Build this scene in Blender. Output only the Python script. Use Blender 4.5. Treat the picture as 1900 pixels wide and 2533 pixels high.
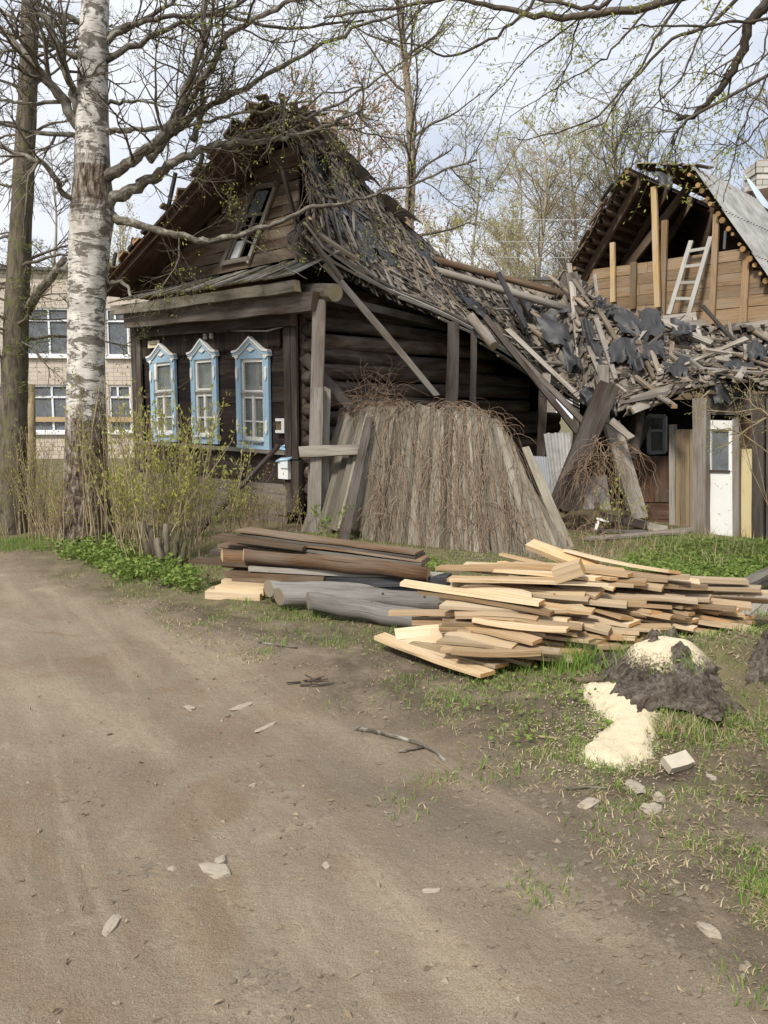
import bpy, math, random
from mathutils import Vector as V, noise, Matrix
for _o in list(bpy.data.objects): bpy.data.objects.remove(_o)
SC = bpy.context.scene
COL = SC.collection
R = math.radians
# ------------------------------------------------------------------ camera
F_PX, U0, V0, CAM_H = 2000.0, 950.0, 1266.5, 1.75
PITCH = math.atan(236.5/2000.0)
cam = bpy.data.cameras.new('camera'); cam.sensor_fit = 'HORIZONTAL'; cam.sensor_width = 36.0
cam.lens = 36.0*F_PX/1900.0; cam.clip_end = 2000; cam.clip_start = 0.05
camo = bpy.data.objects.new('camera', cam); COL.objects.link(camo)
camo.location = (0, 0, CAM_H); camo.rotation_euler = (math.pi/2-PITCH, 0, 0)
SC.camera = camo
# ------------------------------------------------------------------ sky and sun
SUN_ELEV, SUN_AZ = R(47), R(212)       # azimuth clockwise from +Y: sun stands behind the camera, to the left
W = bpy.data.worlds.new('World'); SC.world = W; W.use_nodes = True
wt = W.node_tree; wt.nodes.clear()
def wn(t, **k):
    n = wt.nodes.new(t)
    for a, b in k.items(): setattr(n, a, b)
    return n
sky = wn('ShaderNodeTexSky', sky_type='NISHITA', sun_disc=False)
sky.sun_elevation = SUN_ELEV; sky.sun_rotation = SUN_AZ; sky.air_density = 1.0; sky.dust_density = 2.0
tcw = wn('ShaderNodeTexCoord'); mpw = wn('ShaderNodeMapping'); mpw.inputs['Scale'].default_value = (1, 1, 2.6)
mpw.inputs['Location'].default_value = (0.35, 0.1, 0.2)
nzw = wn('ShaderNodeTexNoise'); nzw.inputs['Scale'].default_value = 2.1; nzw.inputs['Detail'].default_value = 7; nzw.inputs['Roughness'].default_value = .56
crw = wn('ShaderNodeValToRGB'); crw.color_ramp.elements[0].position = .22; crw.color_ramp.elements[1].position = .52
crw.color_ramp.elements[0].color = (.28, .28, .28, 1)
nz2 = wn('ShaderNodeTexNoise'); nz2.inputs['Scale'].default_value = 3.3; nz2.inputs['Detail'].default_value = 6
cr2 = wn('ShaderNodeValToRGB'); cr2.color_ramp.elements[0].position = .3; cr2.color_ramp.elements[1].position = .68
cr2.color_ramp.elements[0].color = (4.3, 4.7, 5.5, 1); cr2.color_ramp.elements[1].color = (6.6, 6.8, 7.1, 1)
mxw = wn('ShaderNodeMixRGB'); bgw = wn('ShaderNodeBackground'); bgw.inputs['Strength'].default_value = .1
ow = wn('ShaderNodeOutputWorld')
L = wt.links.new
L(tcw.outputs['Generated'], mpw.inputs[0]); L(mpw.outputs[0], nzw.inputs['Vector']); L(mpw.outputs[0], nz2.inputs['Vector'])
L(nzw.outputs['Fac'], crw.inputs[0]); L(nz2.outputs['Fac'], cr2.inputs[0])
L(crw.outputs[0], mxw.inputs[0]); L(sky.outputs[0], mxw.inputs[1]); L(cr2.outputs[0], mxw.inputs[2])
L(mxw.outputs[0], bgw.inputs[0]); L(bgw.outputs[0], ow.inputs[0])
sl = bpy.data.lights.new('sun', 'SUN'); sl.energy = 2.7; sl.angle = R(9); sl.color = (1, .955, .88)
so = bpy.data.objects.new('sun', sl); COL.objects.link(so)
_sd = V((math.sin(SUN_AZ)*math.cos(SUN_ELEV), math.cos(SUN_AZ)*math.cos(SUN_ELEV), math.sin(SUN_ELEV)))
so.rotation_euler = (-_sd).to_track_quat('-Z', 'Y').to_euler(); so.location = _sd*60
vs = SC.view_settings; vs.view_transform = 'Standard'; vs.look = 'None'; vs.gamma = 1; vs.exposure = 0.68
SC.render.engine = 'CYCLES'

# ------------------------------------------------------------------ pixel -> place
_c, _s = math.cos(PITCH), math.sin(PITCH)
def ray(u, v):
    x = (u-U0)/F_PX; t = (V0-v)/F_PX
    return V((x, _c+_s*t, -_s+_c*t))
def at(u, v, y):
    d = ray(u, v); return V((0, 0, CAM_H)) + d*(y/d.y)
def G(u, v, z=0.0):
    d = ray(u, v); return V((0, 0, CAM_H)) + d*((z-CAM_H)/d.z)
def onplane(u, v, p, n):
    d = ray(u, v); o = V((0, 0, CAM_H)); return o + d*((p-o).dot(n)/d.dot(n))
def proj(p):
    q = V(p)-V((0, 0, CAM_H)); dep = q.y*_c-q.z*_s
    return U0+F_PX*q.x/dep, V0-F_PX*(q.y*_s+q.z*_c)/dep
def lerp(a, b, t): return a+(b-a)*t
def clamp(x, a=0., b=1.): return a if x < a else b if x > b else x
def sstep(a, b, x):
    t = clamp((x-a)/(b-a)); return t*t*(3-2*t)
def poly_at(pts, t):
    # pts list of tuples, t 0..1 uniform in index
    n = len(pts)-1; f = clamp(t)*n; i = min(int(f), n-1); f -= i
    return tuple(a+(b-a)*f for a, b in zip(pts[i], pts[i+1]))
rnd = random.Random(7)
U = rnd.uniform

# ------------------------------------------------------------------ mesh builder
WL = {}
class MB:
    def __init__(s): s.v = []; s.f = []; s.uv = []; s.t = []; s.sm = []
    def face(s, idx, uv, tint, smooth=False):
        s.f.append(idx); s.uv.extend(uv); s.t.extend([tint]*len(idx)); s.sm.append(smooth)
    def tri_or_quad(s, pts, uv=None, tint=(.5, .5, 0), smooth=False):
        i = len(s.v); s.v.extend([tuple(p) for p in pts])
        if uv is None: uv = [(p[0]+p[1], p[2]) for p in pts]
        s.face(tuple(range(i, i+len(pts))), uv, tint, smooth)
    def plank(s, p0, p1, w, t, up=(0, 0, 1), seg=1, jw=0., bend=0., warp=0., tint=None, w1=None, jag=0., rg=None, cut=0.):
        # a board from p0 to p1; width w is across, thickness t along 'up'
        rg = rg or rnd
        p0 = V(p0); p1 = V(p1); d = p1-p0; Ln = d.length
        if Ln < 1e-5: return
        d /= Ln; up = V(up); side = d.cross(up)
        if side.length < 1e-4: side = d.cross(V((1, 0, 0)))
        side.normalize(); up = side.cross(d).normalized()
        if tint is None: tint = (rg.random(), rg.random(), 0)
        te = (tint[0], tint[1], 1.0); u0 = rg.uniform(0, 50); v0 = rg.uniform(0, 50)
        base = len(s.v); w1 = w if w1 is None else w1
        tw = rg.uniform(-warp, warp)
        for i in range(seg+1):
            f = i/seg; c = p0+d*(Ln*f)+up*(bend*4*f*(1-f))
            ww = lerp(w, w1, f)/2
            a = tw*f; sd = side*math.cos(a)+up*math.sin(a); uu = up*math.cos(a)-side*math.sin(a)
            jl = rg.uniform(-jw, jw); jr = rg.uniform(-jw, jw); e = 0; e2 = 0
            if i == 0: e = rg.uniform(-jag, jag)+cut; e2 = rg.uniform(-jag, jag)-cut
            if i == seg: e = rg.uniform(-jag, jag)-cut; e2 = rg.uniform(-jag, jag)+cut
            for (a_, b_) in ((-1, -1), (1, -1), (1, 1), (-1, 1)):
                q = c+sd*(a_*ww+(jl if a_ < 0 else jr))+uu*(b_*t/2)+d*(e if a_ < 0 else e2)
                s.v.append((q.x, q.y, q.z))
        per = (w, t, w, t)
        for i in range(seg):
            a = base+i*4; b = a+4; x0 = u0+Ln*i/seg; x1 = u0+Ln*(i+1)/seg; vv = v0
            for k in range(4):
                k2 = (k+1) % 4
                s.face((a+k, a+k2, b+k2, b+k), [(x0, vv), (x0, vv+per[k]), (x1, vv+per[k]), (x1, vv)], tint); vv += per[k]
        s.face((base+3, base+2, base+1, base), [(u0, v0), (u0, v0+w), (u0+t, v0+w), (u0+t, v0)], te)
        e = base+seg*4
        s.face((e, e+1, e+2, e+3), [(u0, v0), (u0, v0+w), (u0+t, v0+w), (u0+t, v0)], te)
    def box(s, c, ex, ey, ez, tint=None):
        # centre and three half vectors
        c = V(c); ex = V(ex); ey = V(ey); ez = V(ez)
        s.plank(c-ex, c+ex, ey.length*2, ez.length*2, up=ez, tint=tint)
    def tube(s, pts, rad, n=6, tint=None, cap=True, smooth=True, rj=0., rg=None, obl=None):
        rg = rg or rnd
        pts = [V(p) for p in pts]; m = len(pts)
        if m < 2: return
        if tint is None: tint = (rg.random(), rg.random(), 0)
        base = len(s.v); u0 = rg.uniform(0, 30); v0 = rg.uniform(0, 30)
        T = (pts[1]-pts[0]).normalized(); X = T.orthogonal().normalized(); us = []
        acc = 0.
        for i in range(m):
            if i: acc += (pts[i]-pts[i-1]).length
            us.append(u0+acc)
            t = (pts[min(i+1, m-1)]-pts[max(i-1, 0)])
            if t.length > 1e-9: t.normalize()
            else: t = T
            X = (X-t*X.dot(t))
            if X.length < 1e-6: X = t.orthogonal()
            X.normalize(); Y = t.cross(X); T = t; r = rad[i]
            for k in range(n):
                a = 2*math.pi*k/n; rr = r*(1+rg.uniform(-rj, rj)) if rj else r
                q = pts[i]+X*(math.cos(a)*rr)+Y*(math.sin(a)*rr)
                if obl is not None and i == 0: q = q+t*((q-pts[0]).dot(obl))
                s.v.append((q.x, q.y, q.z))
        cw = 2*math.pi*max(rad)/n
        for i in range(m-1):
            a = base+i*n; b = a+n
            for k in range(n):
                k2 = (k+1) % n
                s.face((a+k, a+k2, b+k2, b+k), [(us[i], v0+cw*k), (us[i], v0+cw*(k+1)), (us[i+1], v0+cw*(k+1)), (us[i+1], v0+cw*k)], tint, smooth)
        if cap and n > 2:
            te = (tint[0], tint[1], 1.0)
            for st, rr, rev in ((base, rad[0], True), (base+(m-1)*n, rad[-1], False)):
                idx = [st+k for k in range(n)]; uv = [(math.cos(2*math.pi*k/n)*rr, math.sin(2*math.pi*k/n)*rr) for k in range(n)]
                if rev: idx.reverse(); uv.reverse()
                s.face(tuple(idx), uv, te)
    def grid(s, rows, tint=(.5, .5, 0), smooth=True, uvs=1.0):
        base = len(s.v); nr = len(rows); nc = len(rows[0])
        for r in rows: s.v.extend([tuple(p) for p in r])
        for i in range(nr-1):
            for j in range(nc-1):
                a = base+i*nc+j
                s.face((a, a+1, a+nc+1, a+nc), [(i*uvs, j*uvs), (i*uvs, (j+1)*uvs), ((i+1)*uvs, (j+1)*uvs), ((i+1)*uvs, j*uvs)], tint, smooth)
    def prism(s, poly, ext, tint=None):
        # polygon (list of Vector) extruded by vector ext
        if tint is None: tint = (rnd.random(), rnd.random(), 0)
        i = len(s.v); n = len(poly); ext = V(ext)
        s.v.extend([tuple(V(p)) for p in poly]); s.v.extend([tuple(V(p)+ext) for p in poly])
        x = V(poly[1])-V(poly[0]); x.normalize(); nn = ext.normalized(); y = nn.cross(x)
        uv = [(V(p).dot(x), V(p).dot(y)) for p in poly]
        s.face(tuple(range(i+n-1, i-1, -1)), uv[::-1], tint); s.face(tuple(range(i+n, i+2*n)), uv, tint)
        for k in range(n):
            k2 = (k+1) % n
            s.face((i+k, i+k2, i+n+k2, i+n+k), [(0, 0), (.1, 0), (.1, .1), (0, .1)], tint)
    def build(s, name, mat, parent=None, loc=None):
        if parent is not None: org = WL[parent.name]
        elif loc is not None: org = V(loc)
        else:
            xs = [p[0] for p in s.v]; ys = [p[1] for p in s.v]; zs = [p[2] for p in s.v]
            org = V(((min(xs)+max(xs))/2, (min(ys)+max(ys))/2, min(zs)))
        ox, oy, oz = org
        me = bpy.data.meshes.new(name)
        me.from_pydata([(x-ox, y-oy, z-oz) for x, y, z in s.v], [], s.f)
        uvl = me.uv_layers.new(name='UVMap'); flat = [c for p in s.uv for c in p]; uvl.data.foreach_set('uv', flat)
        ca = me.color_attributes.new('tint', 'FLOAT_COLOR', 'CORNER')
        ca.data.foreach_set('color', [c for t in s.t for c in (t[0], t[1], t[2], 1.0)])
        me.polygons.foreach_set('use_smooth', s.sm)
        me.materials.append(M[mat] if isinstance(mat, str) else mat)
        o = bpy.data.objects.new(name, me); COL.objects.link(o)
        if parent is not None: o.parent = parent; o.location = (0, 0, 0); WL[o.name] = org
        else: o.location = org; WL[o.name] = org
        return o
def tag(o, label=None, cat=None, group=None, kind=None):
    if label: o['label'] = label
    if cat: o['category'] = cat
    if group: o['group'] = group
    if kind: o['kind'] = kind
    return o
def thing(name, label, cat, loc, group=None):
    o = bpy.data.objects.new(name, None); COL.objects.link(o); o.location = loc; o.empty_display_size = .2
    WL[o.name] = V(loc); return tag(o, label, cat, group)

# ------------------------------------------------------------------ materials
M = {}
class NT:
    def __init__(s, name):
        m = bpy.data.materials.new(name); m.use_nodes = True; s.m = m; s.t = m.node_tree; s.t.nodes.clear()
        s.o = s.n('ShaderNodeOutputMaterial'); M[name] = m
    def n(s, typ, **k):
        n = s.t.nodes.new(typ)
        for a, b in k.items(): setattr(n, a, b)
        return n
    def l(s, a, b): s.t.links.new(a, b)
    def put(s, sock, val):
        if hasattr(val, 'is_linked') or hasattr(val, 'links'): s.l(val, sock)
        else: sock.default_value = val
    def noise(s, vec, scale, detail=5, rough=.55, dist=0.):
        n = s.n('ShaderNodeTexNoise'); n.inputs['Scale'].default_value = scale; n.inputs['Detail'].default_value = detail
        n.inputs['Roughness'].default_value = rough; n.inputs['Distortion'].default_value = dist
        if vec is not None: s.l(vec, n.inputs['Vector'])
        return n.outputs['Fac']
    def map(s, vec, scale=(1, 1, 1), loc=(0, 0, 0), rot=(0, 0, 0)):
        n = s.n('ShaderNodeMapping'); n.inputs['Scale'].default_value = scale; n.inputs['Location'].default_value = loc; n.inputs['Rotation'].default_value = rot
        s.l(vec, n.inputs[0]); return n.outputs[0]
    def ramp(s, fac, stops):
        n = s.n('ShaderNodeValToRGB'); cr = n.color_ramp
        while len(cr.elements) < len(stops): cr.elements.new(.5)
        for e, (p, c) in zip(cr.elements, stops):
            e.position = p; e.color = (c, c, c, 1) if not isinstance(c, (tuple, list)) else (*c[:3], 1)
        s.l(fac, n.inputs[0]); return n.outputs[0]
    def mix(s, fac, a, b, mode='MIX'):
        n = s.n('ShaderNodeMixRGB', blend_type=mode)
        for i, x in enumerate((fac, a, b)):
            if isinstance(x, (int, float)): n.inputs[i].default_value = x if i == 0 else (x, x, x, 1)
            elif isinstance(x, (tuple, list)): n.inputs[i].default_value = (*x[:3], 1)
            else: s.l(x, n.inputs[i])
        return n.outputs[0]
    def math(s, op, a, b=0., c=None):
        n = s.n('ShaderNodeMath', operation=op)
        for i, x in enumerate((a, b) if c is None else (a, b, c)):
            if isinstance(x, (int, float)): n.inputs[i].default_value = x
            else: s.l(x, n.inputs[i])
        return n.outputs[0]
    def uv(s): return s.n('ShaderNodeTexCoord').outputs['UV']
    def obj(s): return s.n('ShaderNodeNewGeometry').outputs['Position']
    def tint(s):
        a = s.n('ShaderNodeVertexColor', layer_name='tint'); q = s.n('ShaderNodeSeparateColor'); s.l(a.outputs[0], q.inputs[0]); s.alpha = a.outputs[1]; return q.outputs
    def bump(s, h, strength=.3, dist=.01):
        n = s.n('ShaderNodeBump'); n.inputs['Strength'].default_value = strength; n.inputs['Distance'].default_value = dist; s.l(h, n.inputs['Height']); return n.outputs[0]
    def done(s, col, rough=.85, nrm=None, spec=.25, alpha=None, metal=None, sheen=None, trans=None):
        b = s.n('ShaderNodeBsdfPrincipled')
        if isinstance(col, (tuple, list)): b.inputs['Base Color'].default_value = (*col[:3], 1)
        else: s.l(col, b.inputs['Base Color'])
        if isinstance(rough, (int, float)): b.inputs['Roughness'].default_value = rough
        else: s.l(rough, b.inputs['Roughness'])
        b.inputs['Specular IOR Level'].default_value = spec
        if nrm is not None: s.l(nrm, b.inputs['Normal'])
        if metal: b.inputs['Metallic'].default_value = metal
        if alpha is not None:
            if isinstance(alpha, (int, float)): b.inputs['Alpha'].default_value = alpha
            else: s.l(alpha, b.inputs['Alpha'])
        s.l(b.outputs[0], s.o.inputs[0]); return s.m

def wood(name, dark, light, grey=None, greyamt=.5, end=None, var=.5, moss=None, mossamt=.5, gx=1.4, gy=34, bump=.5, rough=.86, knots=False):
    k = NT(name); uv = k.uv(); t = k.tint()
    g = k.noise(k.map(uv, (gx, gy, 1)), 2.2, 6, .62, .25)
    g2 = k.noise(k.map(uv, (gx*.35, gy*.22, 1)), 1.7, 4, .6, .6)
    f = k.math('ADD', k.math('MULTIPLY', g, .62), k.math('MULTIPLY', g2, .38))
    c = k.ramp(f, [(.34, dark), (.64, light)])
    if grey is not None:
        m = k.ramp(k.noise(k.map(uv, (.7, 3.1, 1), (3, 9, 0)), 1.6, 5, .6), [(.5-.5*greyamt+.08, 0.), (.5-.5*greyamt+.32, 1.)])
        m = k.math('MULTIPLY', m, k.ramp(f, [(.3, .45), (.6, 1.)]))
        c = k.mix(m, c, grey)
    # crack lines along the grain
    cr = k.ramp(k.noise(k.map(uv, (.55, gy*.9, 1), (11, 3, 0)), 2.0, 3, .5), [(.30, .35), (.38, 1.)])
    c = k.mix(1., c, cr, 'MULTIPLY')
    if end is not None: c = k.mix(t[2], c, k.mix(k.noise(uv, 60, 3), tuple(x*.8 for x in end), end))
    b = k.math('MULTIPLY_ADD', t[0], 2*var, 1-var)
    c = k.mix(1., c, b, 'MULTIPLY')
    if moss is not None:
        mm = k.ramp(k.noise(k.map(k.obj(), (1, 1, 1)), 4.5, 6, .65), [(.62-.4*mossamt, 0.), (.78-.4*mossamt, 1.)])
        c = k.mix(mm, c, k.mix(k.noise(k.obj(), 60, 4), tuple(x*.55 for x in moss), moss))
    h = k.math('MULTIPLY', f, cr)
    return k.done(c, rough, k.bump(h, bump, .012), .2)
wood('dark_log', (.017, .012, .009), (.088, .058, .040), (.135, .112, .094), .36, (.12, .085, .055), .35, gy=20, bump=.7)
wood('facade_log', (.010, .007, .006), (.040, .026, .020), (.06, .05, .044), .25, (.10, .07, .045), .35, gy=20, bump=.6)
wood('valance_wood', (.012, .008, .006), (.040, .026, .019), (.055, .045, .04), .25, None, .35)
wood('dark_trim', (.022, .015, .011), (.085, .058, .042), (.13, .115, .10), .42, (.12, .085, .055), .35)
wood('gable_wood', (.040, .025, .015), (.155, .098, .056), (.185, .152, .118), .42, (.2, .15, .1), .42)
wood('soffit_wood', (.035, .018, .012), (.095, .050, .032), (.11, .085, .07), .25, None, .3)
wood('mossy_beam', (.045, .036, .024), (.155, .13, .09), (.20, .18, .145), .5, (.26, .21, .13), .3, (.105, .10, .040), .22)
wood('pent_wood', (.075, .062, .048), (.23, .20, .16), (.30, .285, .26), .6, (.2, .16, .11), .4, (.10, .085, .02), .40)
wood('grey_wood', (.06, .049, .037), (.205, .172, .132), (.275, .25, .215), .55, (.30, .23, .15), .42)
wood('fence_wood', (.070, .058, .040), (.205, .172, .122), (.235, .212, .168), .5, (.22, .18, .13), .5, gy=42)
wood('eave_pale', (.11, .092, .07), (.32, .28, .225), (.38, .355, .315), .6, (.36, .29, .2), .3)
wood('post_wood', (.095, .07, .048), (.27, .205, .145), (.29, .265, .235), .5, (.30, .22, .14), .3)
wood('shingle_wood', (.030, .024, .018), (.135, .106, .078), (.19, .166, .137), .5, (.26, .2, .135), .8, gy=40)
wood('splinter_wood', (.06, .042, .026), (.20, .145, .09), (.20, .17, .135), .4, (.40, .28, .16), .65, gy=40)
wood('fresh_board', (.30, .195, .10), (.60, .445, .265), (.50, .405, .28), .45, (.50, .29, .115), .34, gx=1.0, gy=26, bump=.4, rough=.8)
wood('tan_plank', (.17, .10, .048), (.44, .29, .15), (.37, .275, .175), .4, (.42, .24, .10), .4, gx=1.0, gy=28, bump=.5, rough=.82)
wood('fresh_beam', (.42, .26, .11), (.66, .46, .23), (.55, .46, .33), .3, (.6, .4, .2), .2, gy=22, bump=.3)
wood('attic_board', (.13, .080, .040), (.31, .20, .105), (.25, .19, .13), .42, (.4, .27, .14), .38, gy=26)
wood('attic_dark', (.05, .032, .02), (.15, .095, .055), (.16, .12, .09), .3, (.34, .20, .085), .35)
wood('ladder_wood', (.20, .175, .145), (.40, .365, .315), (.43, .41, .37), .6, (.4, .36, .3), .15)
wood('stack_plank', (.06, .034, .019), (.20, .12, .066), (.19, .15, .11), .4, (.22, .15, .09), .5)
wood('brown_log', (.045, .023, .012), (.21, .115, .058), (.17, .13, .095), .4, (.60, .41, .21), .25, gx=1.2, gy=50, bump=.8)
wood('grey_log', (.055, .047, .040), (.21, .19, .165), (.25, .237, .215), .5, (.26, .21, .15), .25, gx=.8, gy=70, bump=.8)
wood('tar_board', (.012, .011, .012), (.045, .043, .045), (.075, .073, .075), .4, None, .3)
wood('brown_panel', (.055, .028, .018), (.13, .07, .045), (.13, .10, .08), .3, None, .25, gy=18)
wood('tan_board', (.13, .09, .05), (.27, .20, .12), (.24, .19, .13), .4, None, .2)
wood('base_board', (.07, .053, .042), (.165, .13, .105), (.19, .16, .135), .5, None, .3)
wood('stump_wood', (.022, .016, .012), (.12, .092, .068), (.22, .19, .16), .36, (.3, .23, .14), .3, gy=18, bump=1.)

def flat(name, c1, c2, scale=6, rough=.8, bump=.2, spec=.25, chip=None, chipamt=.5, metal=None):
    k = NT(name); p = k.obj(); c = k.mix(k.noise(p, scale, 5, .6), c1, c2)
    if chip is not None:
        m = k.ramp(k.noise(p, scale*5, 6, .7), [(.72-.25*chipamt, 0.), (.76-.25*chipamt, 1.)]); c = k.mix(m, c, chip)
    return k.done(c, rough, k.bump(k.noise(p, scale*9, 4), bump, .004), spec, metal=metal)
flat('blue_paint', (.26, .41, .53), (.35, .49, .60), 5, .6, .25, .3, (.36, .34, .30), .5)
flat('white_paint', (.60, .58, .53), (.75, .73, .68), 7, .6, .25, .3, (.36, .32, .26), .5)
flat('trim_white', (.66, .65, .61), (.78, .77, .73), 7, .6, .2, .3, (.42, .40, .36), .2)
flat('door_white', (.66, .65, .61), (.80, .79, .75), 3, .6, .2, .3, (.40, .35, .27), .45)
flat('curtain_cloth', (.42, .43, .40), (.62, .63, .60), 3, .9, .1)
flat('interior_shade', (.006, .006, .006), (.012, .011, .010), 3, .95, 0)  # near-black colour stands in for the shade of unlit interiors
flat('yellow_paint', (.55, .42, .13), (.62, .55, .40), 2.2, .7, .2, .3, (.45, .40, .32), .35)
flat('tar_paper', (.014, .014, .015), (.055, .053, .053), 7, .5, .9, .4, (.13, .12, .11), .3)
flat('old_felt', (.22, .205, .19), (.33, .31, .29), 3, .85, .3)
flat('grey_metal', (.22, .23, .24), (.36, .37, .38), 4, .5, .2, .4)
flat('flashing', (.36, .43, .48), (.48, .55, .60), 2, .45, .1, .4)
flat('conduit', (.42, .42, .43), (.55, .55, .56), 8, .5, .1)
flat('dark_pipe', (.028, .018, .017), (.055, .038, .035), 12, .6, .4, .3)
flat('paper_sign', (.66, .55, .37), (.72, .61, .43), 5, .7, .05)
flat('ink', (.10, .075, .045), (.16, .12, .075), 30, .8, 0)
flat('rag', (.14, .36, .60), (.55, .68, .78), 24, .9, .4)
flat('ceramic', (.38, .37, .34), (.5, .49, .45), 9, .4, .1, .4)
flat('stone', (.27, .225, .165), (.39, .34, .265), 14, .95, .8)
flat('pale_brick', (.38, .33, .25), (.56, .50, .40), 22, .95, .9)
flat('dark_dirt', (.03, .023, .017), (.07, .055, .04), 9, .95, .8)
flat('wire', (.30, .30, .31), (.42, .42, .43), 4, .5, 0)
flat('cold_wire', (.10, .10, .11), (.2, .2, .21), 4, .5, 0)
flat('school_frame', (.72, .73, .74), (.80, .81, .82), 1, .5, 0)
flat('school_coping', (.10, .095, .095), (.16, .15, .15), 1, .8, 0)
flat('paper_cut', (.55, .57, .58), (.72, .74, .75), 3, .8, 0)
flat('horizon_board', (.42, .30, .17), (.50, .37, .22), 2, .8, 0)
flat('far_scrub', (.10, .085, .05), (.17, .15, .085), .5, .95, 1.)
# corrugated asbestos
k = NT('asbestos'); p = k.obj(); n1 = k.noise(p, 3, 6, .65); uv = k.uv()
c = k.ramp(n1, [(.3, (.20, .195, .18)), (.7, (.42, .41, .385))])
c = k.mix(k.ramp(k.noise(k.map(uv, (1, 14, 1)), 2, 5, .7), [(.55, 0.), (.75, .6)]), c, (.13, .125, .11))
k.done(c, .9, k.bump(n1, .3, .01))
# dusty window glass
def glass(name, dust, amt, tintc):
    k = NT(name); p = k.obj()
    tr = k.n('ShaderNodeBsdfTransparent'); tr.inputs[0].default_value = (*tintc, 1)
    gl = k.n('ShaderNodeBsdfGlossy'); gl.inputs['Roughness'].default_value = .06; gl.inputs[0].default_value = (.9, .92, .92, 1)
    df = k.n('ShaderNodeBsdfDiffuse'); df.inputs[0].default_value = (*dust, 1)
    m1 = k.n('ShaderNodeMixShader'); lw = k.n('ShaderNodeLayerWeight'); lw.inputs[0].default_value = .25
    k.l(lw.outputs['Fresnel'], m1.inputs[0]); k.l(tr.outputs[0], m1.inputs[1]); k.l(gl.outputs[0], m1.inputs[2])
    m2 = k.n('ShaderNodeMixShader'); k.l(k.ramp(k.noise(p, 5, 5, .6), [(.3, amt*.55), (.7, amt)]), m2.inputs[0])
    k.l(m1.outputs[0], m2.inputs[1]); k.l(df.outputs[0], m2.inputs[2]); k.l(m2.outputs[0], k.o.inputs[0])
glass('dusty_glass', (.30, .32, .29), .5, (.85, .88, .86))
glass('attic_glass', (.30, .33, .35), .55, (.6, .65, .68))
glass('school_glass', (.30, .32, .34), .55, (.6, .63, .66))
# brick of the far school
k = NT('school_brick'); p = k.obj()
sx = k.n('ShaderNodeSeparateXYZ'); k.l(p, sx.inputs[0]); cb = k.n('ShaderNodeCombineXYZ')
k.l(k.math('ADD', sx.outputs[0], k.math('MULTIPLY', sx.outputs[1], .1)), cb.inputs[0]); k.l(sx.outputs[2], cb.inputs[1])
br = k.n('ShaderNodeTexBrick'); k.l(cb.outputs[0], br.inputs[0]); br.offset = 0.0
br.inputs['Scale'].default_value = 1; br.inputs['Brick Width'].default_value = .34; br.inputs['Row Height'].default_value = .17; br.inputs['Mortar Size'].default_value = .012
br.inputs['Color1'].default_value = (.52, .445, .36, 1); br.inputs['Color2'].default_value = (.60, .52, .43, 1); br.inputs['Mortar'].default_value = (.30, .25, .21, 1)
k.done(k.mix(.25, br.outputs[0], k.mix(k.noise(p, .5, 5), (.4, .34, .28), (.62, .55, .47))), .9)
# white chimney brick
k = NT('chimney_brick'); p = k.obj(); t = k.tint()
c = k.mix(k.noise(p, 9, 5, .6), (.42, .39, .34), (.62, .59, .53)); c = k.mix(1., c, k.math('MULTIPLY_ADD', t[0], .4, .8), 'MULTIPLY'); k.done(c, .9)
# birch bark: u along the trunk, v round it
k = NT('birch_bark'); uv = k.uv(); p = k.obj(); t = k.tint()
white = k.ramp(k.noise(p, 7, 6, .6), [(.3, (.36, .33, .28)), (.62, (.68, .645, .58))])
lent = k.ramp(k.noise(k.map(uv, (40, 5.5, 1)), 1.0, 6, .7, .3), [(.55, 0.), (.585, 1.)])
band = k.ramp(k.noise(k.map(uv, (6.5, 2.2, 1)), 1.0, 7, .72, .6), [(.53, 0.), (.56, 1.)])
c = k.mix(k.math('MULTIPLY', lent, .75), white, (.085, .07, .055)); c = k.mix(k.math('MULTIPLY', band, .88), c, k.mix(k.noise(p, 30, 5), (.045, .036, .028), (.20, .165, .125)))
# rugged lower bark; third channel says how rugged
cork = k.noise(k.map(uv, (4.5, 15, 1)), 1.0, 6, .62, 1.0)
cc = k.ramp(cork, [(.38, (.035, .026, .019)), (.5, (.155, .112, .08)), (.66, (.44, .38, .315))])
fac = k.math('MULTIPLY', k.ramp(k.math('ADD', t[2], k.math('MULTIPLY_ADD', k.noise(k.map(uv, (2.2, 6, 1)), 1, 5, .6), 1.0, -.5)), [(.35, 0.), (.6, 1.)]), 1.)
c = k.mix(fac, c, cc)
hh = k.math('ADD', k.math('MULTIPLY', band, -.4), k.math('MULTIPLY', k.math('MULTIPLY', cork, fac), 3.))
k.done(c, .85, k.bump(hh, .9, .03), .2)
def bark(name, dark, light, s=14, lichen=None, la=.3):
    k = NT(name); uv = k.uv(); p = k.obj(); t = k.tint()
    n = k.noise(k.map(uv, (s*.35, s, 1)), 1, 6, .65, .6)
    c = k.ramp(n, [(.36, dark), (.64, light)])
    if lichen: c = k.mix(k.ramp(k.noise(p, 6, 6, .65), [(.64-.3*la, 0.), (.75-.3*la, .85)]), c, lichen)
    c = k.mix(1., c, k.math('MULTIPLY_ADD', t[0], .5, .75), 'MULTIPLY')
    k.done(c, .9, k.bump(n, .7, .015), .15)
bark('limb_bark', (.045, .037, .028), (.20, .175, .14), 16, (.30, .29, .235), .45)
bark('twig_bark', (.075, .062, .045), (.19, .16, .12), 20)
bark('spruce_bark', (.06, .048, .036), (.185, .155, .115), 11, (.14, .135, .06), .42)
bark('willow_bark', (.04, .032, .025), (.13, .105, .08), 18)
bark('pale_stem', (.20, .155, .09), (.42, .335, .205), 16)
bark('far_bark', (.17, .145, .105), (.36, .315, .24), 5)
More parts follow.
